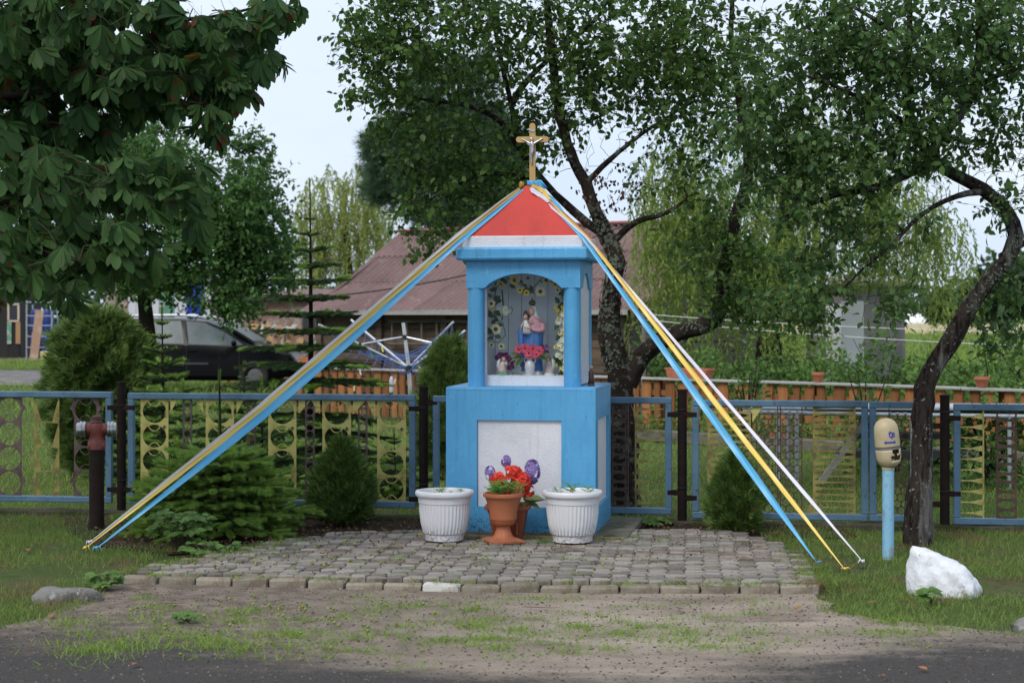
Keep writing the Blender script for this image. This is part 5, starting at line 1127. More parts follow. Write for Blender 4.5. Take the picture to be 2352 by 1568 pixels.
MB().add([(.62, -.50, 1.455), (.62, .50, 1.455), (1.36, .68, 1.03), (1.36, -.68, 1.03)], [(0, 3, 2, 1)]).build('windscreen', MATS['tinted_window'], car, loc=(.02, 0, .035))
for s in (-1, 1):
    MB().tube([(-1.9, s * .54, 1.52), (-1.7, s * .555, 1.60), (-.2, s * .565, 1.615), (.25, s * .56, 1.57), (.4, s * .55, 1.52)], [.018, .026, .028, .024, .012], 8).build('roof_rail', m_rail, car, 40)
    b = MB().ball((1.02, s * .99, 1.02), .10, 12, 8, (.6, .85, .7)); b.tube([(1.02, s * .86, 1.0), (1.02, s * .97, 1.01)], .03, 8); b.build('wing_mirror', m_carp, car, True)
    for x in (-1.4, 1.42):
        R_ = Matrix.Rotation(math.pi / 2, 3, 'X'); o = MB().lathe([(.20, -.09), (.29, -.10), (.32, -.07), (.32, .07), (.29, .10), (.20, .09)], 28, (x, s * .82, .32), R=R_).build('wheel', m_tyre, car, 40)
        MB().lathe([(.001, -.075), (.06, -.085), (.20, -.06), (.20, .06), (.06, .085), (.001, .075)], 20, (x, s * .82, .32), R=R_).build('rim', m_rim, o, 40)
    MB().box((-1.0, s * .902, .58), (2.9, .02, .045), bev=.006).build('side_moulding', m_trim, car)
    for xd in (1.12, -.02, -1.14): MB().box((xd, s * .903, .62), (.012, .012, .62)).build('door_seam', m_tyre, car)
    MB().box((.1, s * .905, .86), (.18, .02, .03), bev=.006).build('door_handle', m_carp, car); MB().box((-1.0, s * .905, .88), (.18, .02, .03), bev=.006).build('door_handle', m_carp, car)
    b = MB().ball((2.12, s * .62, .66), .12, 10, 8, (.6, 1.1, .7)); b.build('headlight', mat('headlight_glass', (.25, .26, .28), .2, spec=.5), car, True)
# ------------------------------------------------------------------ log pile
m_bark = mat('log_bark', (.42, .38, .33), .9, rnd=.35, layers=[((.10, .08, .06), 8, .46, .64), ((.52, .50, .46), 5, .55, .70)], bump=(30, .6)); m_cut = mat('log_end', (.42, .26, .12), .8, layers=[((.30, .17, .07), 10, .46, .66)])
random.seed(61); lc = P(612, 800, 41.0)
for i in range(58):
    lv_ = int(i / 12); x = lc.x - .9 + (i % 12) * .17 + lv_ * .08 + U(-.05, .05); z = .12 + lv_ * .27 + U(-.03, .05)
    if lv_ == 4: x = lc.x - .35 + (i % 12) * .12
    r = U(.065, .10); L_ = U(.40, .65); R_ = Matrix.Rotation(U(-.5, .5), 3, 'Z') @ Matrix.Rotation(math.pi / 2 + U(-.75, .75) * (lv_ > 2) + U(-.12, .12), 3, 'X')
    t = thing('split_log', 'birch firewood log on the heap behind the black car', 'log', (x, 41.0 + U(-.2, .2), z), 0, 'firewood logs heaped behind the car')
    MB().lathe([(r * U(.95, 1.05), -L_ / 2), (r * U(.95, 1.05), 0), (r, L_ / 2)], 10, R=R_).build('bark', m_bark, t, 40)
    for s in (-1, 1): b = MB().lathe([(.001, s * L_ / 2), (r, s * L_ / 2)], 10, R=R_); b.build('cut_end', m_cut, t)
# ------------------------------------------------------------------ buildings behind the left trees
m_dk = mat('tarred_plank', (.018, .016, .015), .85, rnd=.3)
sp = P(-40, 820, 66); sh = thing('dark_shed', 'black tarred plank shed with a pale framed window at the edge of the yard', 'shed', (sp.x, 66, 0), 0)
for i in range(9): MB().box((-2.1 + i * .41, U(-.01, .01), 1.75), (.40, .05, 3.5)).build('plank', m_dk, sh)
MB().box((-.45, 1.6, 1.7), (3.68, 3.0, 3.4)).build('shed_body', m_dk, sh); MB().box((-.45, 1.4, 3.65), (4.1, 3.8, .12), Matrix.Rotation(.12, 3, 'X')).build('shed_roof', m_grey, sh)
wx = (32 - CX) / FPX * 66 - sp.x
for ce, dm in (((wx - .19, -.06, 1.72), (.07, .05, .62)), ((wx + .19, -.06, 1.72), (.07, .05, .62)), ((wx, -.06, 1.40), (.45, .05, .07)), ((wx, -.06, 2.04), (.45, .05, .07))): MB().box(ce, dm).build('window_frame', mat('cream_paint', (.50, .42, .32), .7), sh)
MB().box((wx, -.045, 1.72), (.34, .01, .60)).build('window_pane', mat('dark_pane', (.02, .022, .025), .1), sh)
MB().box((wx - .16, -.05, .95), (.16, .04, .82)).build('green_board', mat('green_board', (.10, .27, .18), .7, layers=[((.4, .4, .36), 3, .5, .6)]), sh); MB().box((wx + .17, -.05, .95), (.17, .04, .82)).build('tan_board', mat('tan_board', (.35, .20, .09), .7), sh)
q = P(97, 808, 64); cage = thing('barrel_cage', 'grey metal cage holding stacked blue plastic barrels beside the dark shed', 'cage', (q.x, 64, 0), 0); m_bb = mat('blue_plastic', (.012, .035, .21), .4)
for x in (-.46, .46):
    for y in (-.4, .4): MB().tube([(x, y, 0), (x, y, 2.15)], .03, 6).build('cage_post', m_gal, cage)
for z in (.45, .85, 1.25, 1.6, 2.1): MB().box((0, -.43, z), (.95, .03, .035)).build('cage_bar', m_gal, cage)
for x in (-.22, .22):
    for z in (.05, .98):
        b = MB().lathe([(.001, 0), (.17, 0), (.20, .05), (.21, .2), (.20, .24), (.21, .28), (.21, .55), (.20, .60), (.21, .64), (.20, .80), (.16, .86), (.001, .86)], 16)
        tag(link('plastic_barrel', b.mesh('plastic_barrel', m_bb, 40), None, (q.x + x, 64, z)), 'blue plastic barrel inside the metal cage', 'barrel', 'blue barrels in the cage')
a, c = P(72, 826, 62), P(96, 716, 62.6); b = MB().box(((a.x + c.x) / 2 - a.x, .3, .88), (.30, .06, 1.86), Matrix.Rotation(math.atan2(c.x - a.x, 1.7), 3, 'Y')); tag(link('leaning_plank', b.mesh('leaning_plank', mat('raw_plank', (.36, .22, .15), .8, layers=[((.46, .34, .26), 3, .5, .66)])), None, (a.x, 62, 0)), 'raw pinkish plank leaning against the barrel cage', 'plank')
q = P(104, 815, 62); tag(link('tub', MB().lathe([(.14, 0), (.17, .02), (.18, .30), (.16, .34), (.001, .35)], 16).mesh('tub', mat('yellow_tub', (.42, .38, .14), .6), 40), None, (q.x, 62, 0)), 'small yellowish tub standing beside the leaning plank', 'tub')
q = P(380, 735, 50); gs = thing('green_outbuilding', 'white outbuilding with green painted boards and a blue tarpaulin, behind the car', 'outbuilding', (q.x, 50, 0), 0)
for i in range(11):
    w_ = .22; x = -.95 + i * w_; m_ = MATS['green_board'] if i in (4, 5, 9) else mat('white_board', (.55, .56, .60), .7); MB().box((x, 0, 1.4), (w_ - .01, .05, 2.8)).build('board', m_, gs)
MB().box((-.3, 1.5, 1.35), (3.0, 2.9, 2.7)).build('wall_mass', mat('old_plaster', (.30, .24, .20), .9, layers=[((.42, .22, .15), 1.5, .5, .62), ((.5, .48, .46), 3, .55, .7)]), gs); MB().box((-.2, 1.4, 2.9), (3.6, 3.6, .12)).build('flat_roof', m_grey, gs)
b = MB(); n = 10; vs_ = [(.62 + .42 * i / n, -.10 - .05 * math.sin(i * 1.4), z) for z in (1.25, 1.9, 2.6) for i in range(n + 1)]; b.add(vs_, [(j * (n + 1) + i, j * (n + 1) + i + 1, (j + 1) * (n + 1) + i + 1, (j + 1) * (n + 1) + i) for j in range(2) for i in range(n)]); b.build('tarpaulin', mat('blue_tarp', (.03, .07, .48), .45), gs, True)
q = P(650, 735, 47); bh = thing('brick_outhouse', 'patchy plastered brick outhouse behind the log heap', 'outbuilding', (q.x, 47, 0), -.2)
MB().box((0, 1.5, 1.05), (3.4, 3.0, 2.1)).build('wall', mat('patchy_brick', (.20, .12, .09), .9, layers=[((.30, .26, .23), 1.6, .48, .58), ((.20, .10, .07), 14, .5, .66)], bump=(20, .5)), bh); MB().box((0, 1.5, 2.2), (3.8, 3.5, .12), Matrix.Rotation(.06, 3, 'X')).build('roof', m_corr, bh)
MB().box((.75, -.03, 1.45), (.42, .06, .5)).build('window_frame', m_plank, bh); MB().box((.75, -.065, 1.45), (.34, .012, .42)).build('window_pane', MATS['dark_pane'], bh)
# ------------------------------------------------------------------ concrete hut, greenhouse, wash lines, overhead wire
q = P(2025, 800, 34); hut = thing('concrete_hut', 'small grey concrete hut with a white door behind the willow', 'hut', (q.x, 34, 0), math.radians(28))
m_hut = mat('grey_render', (.20, .19, .18), .9, layers=[((.14, .135, .13), 1.5, .45, .62, (3, 3, .5)), ((.27, .25, .23), 5, .56, .7)])
MB().box((0, .8, 1.1), (1.35, 1.4, 2.2)).build('wall', m_hut, hut); MB().box((0, .8, 2.32), (1.7, 1.8, .10), Matrix.Rotation(.10, 3, 'X')).build('roof', m_grey, hut); MB().box((-.70, .45, .95), (.04, .72, 1.75)).build('door', mat('white_door', (.72, .73, .76), .5), hut); MB().box((-.73, .72, .95), (.03, .05, .03)).build('door_handle', m_wire, hut)
q = P(2050, 790, 40); dr = tag(link('white_door_leaf', MB().box((0, 0, .95), (.42, .04, 1.75)).mesh('white_door_leaf', MATS['white_door']), hut), None)
dr.matrix_world = Matrix.Translation(Vector(((1958 - CX) / FPX * 32.8 - hut.location.x, 32.8 - 34, 0.05)))
dr.location = Matrix.Rotation(-math.radians(28), 3, 'Z') @ Vector(((1958 - CX) / FPX * 32.8 - hut.location.x, 32.8 - 34, .05)); dr.rotation_euler = (0, 0, -math.radians(28))
q = P(2140, 745, 300); gr = thing('polytunnel', 'long white polytunnel far off at the end of the grain field', 'greenhouse', (q.x, 300, 0), .05)
n = 10; b = MB().loft([[(x, 1.6 * math.cos(a_), 1.9 * math.sin(a_)) for a_ in [math.pi * k / n for k in range(n + 1)]] for x in (-6, 0, 6)]); b.build('film', mat('white_film', (.72, .74, .76), .4), gr, True)
b = MB()
for k in range(5): b.tube([(-6 + k * 3, 1.63 * math.cos(a_), 1.93 * math.sin(a_)) for a_ in [math.pi * j / n for j in range(n + 1)]], .04, 5)
b.build('hoops', m_gal, gr)
m_cord = mat('white_cord', (.62, .63, .64), .6)
for z0, z1, nm in ((1.62, 1.40, 'upper'), (1.54, 1.16, 'lower')):
    a, c = Vector((1.9, 24.5, z0)), Vector((9.5, 21.5, z1)); b = MB().tube([a.lerp(c, t) - Vector((0, 0, .10 * 4 * t * (1 - t))) - a for t in [i / 14 for i in range(15)]], .005, 5)
    tag(link('wash_line', b.mesh('wash_line', m_cord), None, a), '%s of two white wash lines strung past the barn gable' % nm, 'line')
for p_, h in ((Vector((1.85, 24.6, 0)), 1.7), (Vector((9.55, 21.45, 0)), 1.7)): tag(link('line_post', MB().tube([(0, 0, 0), (.02, 0, h)], .035, 8).mesh('line_post', m_plank), None, p_), 'slim wooden post holding the wash lines %s' % ('by the barn' if p_.x < 3 else 'beyond the leaning tree'), 'post')
a, c = P(560, 690, 26), P(1500, 490, 30); b = MB().tube([a.lerp(c, t) - Vector((0, 0, .35 * 4 * t * (1 - t))) - a for t in [i / 20 for i in range(21)]], .011, 5); tag(link('overhead_cable', b.mesh('overhead_cable', mat('black_cable', (.02, .02, .02), .6)), None, a), 'black cable sagging across the sky in front of the barn roof', 'cable')
# ------------------------------------------------------------------ vegetation
m_bark1 = mat('lichened_bark', (.035, .027, .022), .95, layers=[((.016, .012, .010), 9, .44, .62), ((.10, .11, .085), 13, .54, .60), ((.20, .22, .18), 30, .63, .68)], bump=(34, 1.0), spec=.1)
m_bark2 = mat('leaning_tree_bark', (.045, .036, .030), .95, layers=[((.012, .009, .008), 16, .44, .60, (2, 2, .35)), ((.15, .145, .135), 5, .52, .62, (2, 2, .30)), ((.26, .27, .24), 36, .62, .66)], bump=(40, 1.0, (2, 2, .4)), spec=.1)
m_bark3 = mat('dark_bark', (.030, .024, .020), .95, bump=(20, .8), spec=.1); m_twig = mat('twig_bark', (.035, .027, .022), .9, spec=.1)
def catmull(pts, step):
    P_ = [Vector(p) for p in pts]; P_ = [P_[0] * 2 - P_[1]] + P_ + [P_[-1] * 2 - P_[-2]]; out = []
    for i in range(1, len(P_) - 2):
        p0, p1, p2, p3 = P_[i - 1:i + 3]; k = max(2, int((p2 - p1).length / step))
        for j in range(k):
            t = j / k; out.append(.5 * ((2 * p1) + (-p0 + p2) * t + (2 * p0 - 5 * p1 + 4 * p2 - p3) * t * t + (-p0 + 3 * p1 - 3 * p2 + p3) * t ** 3))
    out.append(P_[-2]); return out
def ball_pts(ells):
    out = []
    for px, py, rx, ry, Yc, Yr, n in ells:
        d = rdir(n) * (rng.random((n, 1)) ** .42)
        Y = Yc + d[:, 1] * Yr; X = (px + d[:, 0] * rx - CX) / FPX * Yc; Z = CAMH - (py - d[:, 2] * ry - HPX) / FPX * Yc
        out.append(np.stack([X, Y, Z], 1))
    return np.concatenate(out)
def skeleton(limbs, targets, r_tip=.0025, step=.12, grow=.012, lift=.10, gn=False):
    nodes = np.zeros((60000, 3)); rad = np.zeros(60000); nn = 0; big = MB(); fine = MB(); tips = []
    for pts, r0, r1 in limbs:
        q = catmull(pts, step); m = len(q); rr_ = [r0 + (r1 - r0) * (i / (m - 1)) ** .8 for i in range(m)]
        q = [p + Vector((U(-1, 1), U(-1, 1), U(-1, 1))) * rr_[i] * .14 for i, p in enumerate(q)]
        (big.gnarl(q, rr_, 20, len(q), .13) if r0 > .05 and gn else big.tube(q, [r * U(.93, 1.08) for r in rr_], 8))
        nodes[nn:nn + m] = [tuple(p) for p in q]; rad[nn:nn + m] = rr_; nn += m
    d0 = np.array([np.min(np.linalg.norm(nodes[:nn] - t, axis=1)) for t in targets])
    for ti in np.argsort(d0):
        t = targets[ti]; df = nodes[:nn] - t; d = np.linalg.norm(df, axis=1); c = d + .6 * np.maximum(0, df[:, 2]) - .8 * np.minimum(rad[:nn], .02)
        j = int(np.argmin(c)); p0 = Vector(nodes[j]); p2 = Vector(t); L_ = (p2 - p0).length
        if L_ < .02: continue
        mid = (p0 + p2) / 2 + Vector((U(-1, 1), U(-1, 1), U(-.6, 1))) * L_ * .16 + Vector((0, 0, L_ * lift)); k = max(3, int(L_ / step) + 1)
        q = [p0 * (1 - s) ** 2 + mid * 2 * s * (1 - s) + p2 * s * s for s in [i / k for i in range(k + 1)]]
        q = [q[0]] + [p + Vector((U(-1, 1), U(-1, 1), U(-1, 1))) * min(.02, L_ * .03) for p in q[1:]]
        r0 = min(rad[j] * .75, r_tip + grow * L_); rr_ = [r0 + (r_tip - r0) * (i / k) for i in range(k + 1)]
        (big if r0 > .02 else fine).tube(q, rr_, 6 if r0 > .012 else 4, False)
        if nn + k < 60000: nodes[nn:nn + k] = [tuple(p) for p in q[1:]]; rad[nn:nn + k] = rr_[1:]; nn += k
        tips.append((np.array([tuple(p) for p in q]), L_))
    return big, fine, tips
def leaf_sites(tips, twigs, per, tl_, fine, frac=.45, r=.0015):
    pos = []; dr = []
    for q, L_ in tips:
        n = len(q); st = int(n * (1 - frac))
        for j in range(twigs):
            a = q[random.randrange(max(0, min(st, n - 2)), n)] if j else q[-2]; d = (q[-1] - q[-2]); d = d / (np.linalg.norm(d) + 1e-9)
            dd = norm(d * .7 + rdir(1)[0] * .9); l = tl_ * U(.6, 1.3); e = a + dd * l + np.array((0, 0, -.12 * l))
            if fine is not None: fine.tube([a, (a + e) / 2 + np.array((0, 0, .03 * l)), e], [r, r * .8, r * .5], 3, False)
            for k in range(per):
                s = (k + .6) / per; pos.append(a + (e - a) * s); dr.append(dd)
    return np.array(pos), np.array(dr)
def leaf_orient(pos, dr, side=.9, down=.35, flat=.8):
    n = len(pos); d = norm(dr * .45 + rdir(n) * side + np.array((0, 0, -down))); nr = norm(rdir(n) * flat + np.array((0, -.15, 1.0))); return frames(d, nr)
OVAL = (LEAFT * np.array((1.25, 1, 1)), LEAFF)
RHOM = (np.array([(0, 0, 0), (-.28, .45, .06), (0, 1, -.05), (.28, .45, .06)]), np.array([(0, 2, 1), (0, 3, 2)]))
SLIM = (np.array([(0, 0, 0), (-.085, .45, .02), (0, 1, -.03), (.085, .45, .02)]), np.array([(0, 2, 1), (0, 3, 2)]))
def add_leaves(root, pos, R, size, tpl, m, singles=0, name='leaf', rest='foliage'):
    """the nearest leaves in view are parts of their own, the rest one part"""
    off = np.array(root.location); idx = np.arange(len(pos)); sel = np.array([], int)
    if singles:
        x, y = pix(pos); ok = np.where((x > 10) & (x < 2342) & (y > 10) & (y < 1560))[0]
        sel = ok[np.argsort(pos[ok, 1] / size[ok])][:singles]; me = npmesh(name, tpl[0], tpl[1], m)
        for i in sel:
            o = bpy.data.objects.new(name, me); COL.objects.link(o); o.parent = root
            M4 = Matrix([[*(R[i][r_] * size[i]), pos[i][r_] - off[r_]] for r_ in range(3)] + [[0, 0, 0, 1]]); o.matrix_local = M4
        idx = np.setdiff1d(idx, sel)
    V, T = scatter(tpl[0], tpl[1], pos[idx] - off, R[idx], size[idx])
    tag(link(rest, npmesh(rest, V, T, m), root), kind='stuff')

# --- plum tree behind the shrine -------------------------------------------------
random.seed(101); rng = np.random.default_rng(101); Y1 = 14.35
def q1(px, py, dy=0): return P(px, py, Y1 + dy)
limbs = [([q1(1432, 1182), q1(1430, 1060), q1(1428, 950), q1(1425, 880), q1(1408, 800), q1(1402, 730), q1(1405, 660), q1(1418, 600, .05), q1(1395, 545, .1)], .145, .060),
         ([q1(1395, 545, .1), q1(1368, 490, .1), q1(1345, 420, .1), q1(1310, 350, .1), q1(1285, 250, .2), q1(1268, 130, .2), q1(1255, 0, .3), q1(1245, -160, .3), q1(1250, -300, .4)], .056, .010),
         ([q1(1440, 880), q1(1475, 815, -.05), q1(1530, 775, -.1), q1(1600, 752, -.15), q1(1640, 735, -.2), q1(1658, 680, -.2), q1(1665, 600, -.25), q1(1690, 500, -.3), q1(1720, 380, -.3), q1(1700, 240, -.3), q1(1680, 80, -.3), q1(1690, -150, -.3)], .080, .010),
         ([q1(1390, 545, .1), q1(1300, 470, .3), q1(1235, 400, .35), q1(1190, 320, .4), q1(1170, 220, .4), q1(1145, 110, .5), q1(1130, 0, .5), q1(1120, -180, .5)], .042, .009),
         ([q1(1215, 375, .35), q1(1150, 280, .3), q1(1080, 245, .2), q1(980, 230, .1), q1(900, 215, 0)], .035, .008),
         ([q1(1175, 240, .4), q1(1215, 180, .4), q1(1290, 110, .3), q1(1380, 30, .3), q1(1430, -100, .3)], .03, .008),
         ([q1(1225, 410, .35), q1(1120, 400, .2), q1(1040, 430, .1), q1(970, 470, .0)], .028, .007),
         ([q1(1400, 560, .1), q1(1460, 510, 0), q1(1530, 490, -.1), q1(1600, 440, -.1)], .038, .010), ([q1(1345, 420, .1), q1(1420, 350, 0), q1(1500, 290, -.1), q1(1600, 230, -.1)], .030, .008),
         ([q1(1410, 610, .05), q1(1370, 590, .2), q1(1330, 550, .3)], .03, .01), ([q1(1402, 760), q1(1375, 740, .1), q1(1355, 735, .15)], .03, .014)]
tg = ball_pts([(1010, 70, 250, 170, Y1, .9, 220), (880, 130, 120, 160, Y1 - .3, .6, 70), (1100, -200, 400, 190, Y1, 1.2, 120), (1010, 310, 180, 110, Y1, .7, 62), (1080, 430, 180, 100, Y1 + .1, .6, 80), (1000, 500, 90, 70, Y1 - .2, .4, 20), (1290, 140, 200, 170, Y1 + .3, .8, 125), (1480, 110, 200, 190, Y1, .9, 150), (1620, 160, 180, 230, Y1 - .2, .9, 150), (1600, 400, 160, 150, Y1 - .2, .7, 34), (1650, 590, 110, 100, Y1 - .2, .6, 50), (1500, -160, 350, 160, Y1, 1.2, 90), (1700, 690, 90, 70, Y1 - .3, .4, 26), (1250, 300, 90, 90, Y1 + .3, .5, 26)])
plum = thing('plum_tree', 'old lichen covered plum tree rising behind the shrine and fence', 'tree', q1(1432, 1182)); plum.location.z = 0
big_, fine_, tips = skeleton(limbs, tg, .0028, .09, .011, gn=True)
bare = ball_pts([(1480, 380, 150, 120, Y1, .5, 80), (1350, 320, 90, 110, Y1, .4, 30), (1430, 480, 80, 80, Y1, .3, 30), (1560, 450, 120, 90, Y1 - .2, .4, 40), (1150, 300, 200, 150, Y1, .4, 50)]); b2, f2, _ = skeleton([(l[0], l[1] * .5, l[2] * .5) for l in limbs[1:9]], bare, .002, .1, .008)
pos, dr = leaf_sites(tips, 5, 4, .19, fine_)
off = plum.location
o = big_.build('trunk', m_bark1, plum, 60, world_=True); tag(fine_.build('twigs', m_twig, plum, world_=True), kind='stuff'); tag(f2.build('bare_twigs', m_twig, plum, world_=True), kind='stuff')
m_lf1 = leafmat('plum_leaf', (.032, .078, .022), (.11, .20, .050), .42, .38)
add_leaves(plum, pos, leaf_orient(pos, dr), rng.uniform(.030, .074, len(pos)), OVAL, m_lf1, 300)
dp = ball_pts([(1400, 430, 90, 70, Y1 - .05, .3, 130), (1480, 330, 60, 40, Y1, .3, 40)]); V, T = scatter(*OVAL, dp - np.array(off), leaf_orient(dp, rdir(len(dp)), .5, 1.0), rng.uniform(.025, .045, len(dp))); tag(link('dry_leaves', npmesh('dry_leaves', V, T, mat('dry_leaf', (.06, .025, .016), .8, rnd=.4)), plum), kind='stuff')
# lichen crust on the trunk: small raised scales
m_lich = mat('grey_lichen', (.095, .112, .088), .95, rnd=.35, spec=.1)
def lichen(root, path, r0, r1, n, smin=.010, smax=.026, up=True):
    pts = [np.array(tuple(p)) for p in catmull(path, .05)]; ii = rng.integers(0, len(pts) - 1, n); a = rng.uniform(0, 6.283, n)
    c = np.array([pts[i] + (pts[i + 1] - pts[i]) * rng.random() for i in ii]); t = norm(np.array([pts[i + 1] - pts[i] for i in ii])); s = norm(np.cross(t, np.array((0, 1, .01)))); w = np.cross(t, s); rr_ = r0 + (r1 - r0) * ii / len(pts)
    nr = s * np.cos(a)[:, None] + w * np.sin(a)[:, None]; pos_ = c + nr * (rr_ * 1.0)[:, None]
    tv = np.array([(0, 0, .25)] + [(math.cos(k * 1.0472) * (1 + .25 * (k % 2)), math.sin(k * 1.0472), 0) for k in range(6)]); tf = np.array([(0, 1 + k, 1 + (k + 1) % 6) for k in range(6)])
    R = frames(np.cross(nr, rdir(n)), nr + rdir(n) * .4); V, T = scatter(tv, tf, pos_ - np.array(root.location), R, rng.uniform(smin, smax, n) * .55); tag(link('lichen', npmesh('lichen', V, T, m_lich), root), kind='stuff')
lichen(plum, [q1(1418, 850), q1(1405, 790), q1(1402, 730), q1(1405, 660), q1(1418, 600, .05), q1(1395, 545, .1), q1(1368, 490, .1)], .110, .062, 950); lichen(plum, [q1(1560, 765, -.12), q1(1600, 752, -.15), q1(1640, 735, -.2), q1(1660, 660, -.2)], .065, .05, 300)

# --- leaning tree on the right ----------------------------------------------------
random.seed(202); rng = np.random.default_rng(202); Y2 = 12.3
def q2(px, py, dy=0): return P(px, py, Y2 + dy)
limbs = [([q2(2104, 1262), q2(2108, 1180), q2(2118, 1060), q2(2122, 960), q2(2126, 890), q2(2160, 820), q2(2205, 740), q2(2250, 670), q2(2310, 600, .05), q2(2330, 545, .1), q2(2312, 485, .12), q2(2260, 435, .12), q2(2195, 400, .1), q2(2145, 370, .1), q2(2150, 330, .1), q2(2195, 270, .1), q2(2235, 200, .1), q2(2250, 80, .1), q2(2240, -60, .1), q2(2220, -220, .1)], .088, .016),
         ([q2(2150, 375, .1), q2(2090, 395, .0), q2(2020, 430, -.1), q2(1950, 440, -.2), q2(1880, 460, -.2), q2(1800, 500, -.2)], .045, .010), ([q2(2140, 360, .1), q2(2100, 300, 0), q2(2080, 200, 0), q2(2090, 80, 0), q2(2085, -100, 0)], .042, .012),
         ([q2(2235, 205, .1), q2(2300, 170, .1), q2(2380, 150, .1), q2(2470, 100, .1)], .025, .008), ([q2(2095, 290, 0), q2(2000, 240, -.1), q2(1900, 190, -.2), q2(1800, 160, -.2)], .028, .008), ([q2(2265, 440, .1), q2(2200, 450, -.1), q2(2120, 490, -.2), q2(2050, 560, -.3), q2(1980, 620, -.3), q2(1920, 680, -.3)], .026, .007), ([q2(2090, 100, 0), q2(2000, 40, 0), q2(1900, -20, 0)], .025, .008), ([q2(2300, 590, .05), q2(2380, 540, .2), q2(2450, 480, .2)], .03, .01)]
tg = ball_pts([(1900, 130, 230, 170, Y2 - .1, .8, 180), (2150, 110, 220, 170, Y2, .8, 165), (2330, 120, 120, 160, Y2 + .1, .6, 66), (1780, 330, 130, 140, Y2 - .1, .6, 70), (1950, 330, 190, 130, Y2 - .2, .7, 84), (1880, 480, 180, 100, Y2 - .2, .6, 44), (2040, 520, 120, 100, Y2 - .3, .5, 18), (1850, 660, 130, 90, Y2 - .3, .5, 46), (2040, 690, 90, 50, Y2 - .3, .4, 10), (2290, 330, 80, 90, Y2, .4, 22), (2310, 470, 60, 40, Y2, .3, 8), (2120, 280, 90, 120, Y2 - .2, .5, 50), (2100, -180, 420, 180, Y2, 1.0, 110), (2480, 250, 120, 260, Y2 + .1, .6, 60), (2310, 640, 50, 60, Y2 + .2, .2, 12), (2300, 780, 70, 60, Y2 + .6, .3, 14)])
lean = thing('leaning_tree', 'tree with a crooked trunk leaning over the blue fence near the blue post', 'tree', q2(2104, 1262)); lean.location.z = 0
big_, fine_, tips = skeleton(limbs, tg, .0026, .09, .010, gn=True)
bare = ball_pts([(2330, 260, 100, 170, Y2, .4, 50), (2080, 460, 140, 100, Y2 - .2, .4, 50), (2270, 380, 100, 70, Y2, .3, 24), (1980, 620, 170, 120, Y2 - .3, .4, 60), (1900, 480, 160, 100, Y2 - .2, .4, 40)]); b2, f2, _ = skeleton([(l[0], l[1] * .5, l[2] * .5) for l in limbs], bare, .0018, .1, .007)
pos, dr = leaf_sites(tips, 5, 4, .17, fine_)
big_.build('trunk', m_bark2, lean, 60, world_=True); tag(fine_.build('twigs', m_twig, lean, world_=True), kind='stuff'); tag(f2.build('bare_twigs', m_twig, lean, world_=True), kind='stuff')
m_lf2 = leafmat('leaning_tree_leaf', (.032, .082, .028), (.13, .225, .070), .42, .36)
add_leaves(lean, pos, leaf_orient(pos, dr, .9, .25), rng.uniform(.034, .080, len(pos)), (LEAFT, LEAFF), m_lf2, 300)
lichen(lean, [q2(2200, 745), q2(2250, 670), q2(2310, 600, .05), q2(2330, 545, .1), q2(2312, 485, .12), q2(2260, 435, .12)], .064, .050, 700, .007, .018)

# --- horse chestnut reaching in from the left -------------------------------------
random.seed(303); rng = np.random.default_rng(303)
def palmate(nl, seed):
    r_ = random.Random(seed); V = []; T = []
    lt = np.array([(0, 0, 0), (-.055, .25, .015), (-.13, .5, .02), (-.185, .72, .01), (-.12, .90, -.02), (0, 1.0, -.05), (.12, .90, -.02), (.185, .72, .01), (.13, .5, .02), (.055, .25, .015), (0, .3, -.02), (0, .65, -.035)])
    lf = [(0, 10, 1), (1, 10, 2), (2, 10, 11), (2, 11, 3), (3, 11, 4), (4, 11, 5), (5, 11, 6), (6, 11, 7), (7, 11, 8), (8, 11, 10), (8, 10, 9), (9, 10, 0)]
    for k in range(nl):
        a = (k - (nl - 1) / 2) * (2.05 / (nl - 1)) * 1.12 + r_.uniform(-.08, .08); l = (1 - .38 * abs((k - (nl - 1) / 2) / ((nl - 1) / 2)) ** 1.5) * r_.uniform(.9, 1.08)
        dro = r_.uniform(.25, .75); c, s = math.cos(a), math.sin(a); b0 = len(V)
        for x, y, z in lt * l:
            z2 = z * math.cos(dro) - y * math.sin(dro) * (.4 + .6 * y / max(l, .01)); y2 = y * math.cos(dro * .7); V.append((x * c + y2 * s, y2 * c - x * s, z2))
        T += [(i + b0, j + b0, k2 + b0) for i, j, k2 in lf]
    b0 = len(V); V += [(-.012, 0, 0), (.012, 0, 0), (.008, -.55, .22), (-.008, -.55, .22)]; T += [(b0, b0 + 1, b0 + 2), (b0, b0 + 2, b0 + 3)]
    return np.array(V), np.array(T)
PAL = [palmate(7, 1), palmate(5, 2), palmate(7, 3)]
m_ch = leafmat('chestnut_leaf', (.020, .058, .018), (.066, .145, .040), .30, .5, ((.13, .045, .018), 9, .60, .68))
ch = thing('horse_chestnut', 'horse chestnut with big palmate leaves overhanging the fire hydrant', 'tree', (-5.6, 11.6, 0))
tx = Vector((-5.6, 11.6, 0))
def q3(px, py, Y): return P(px, py, Y)
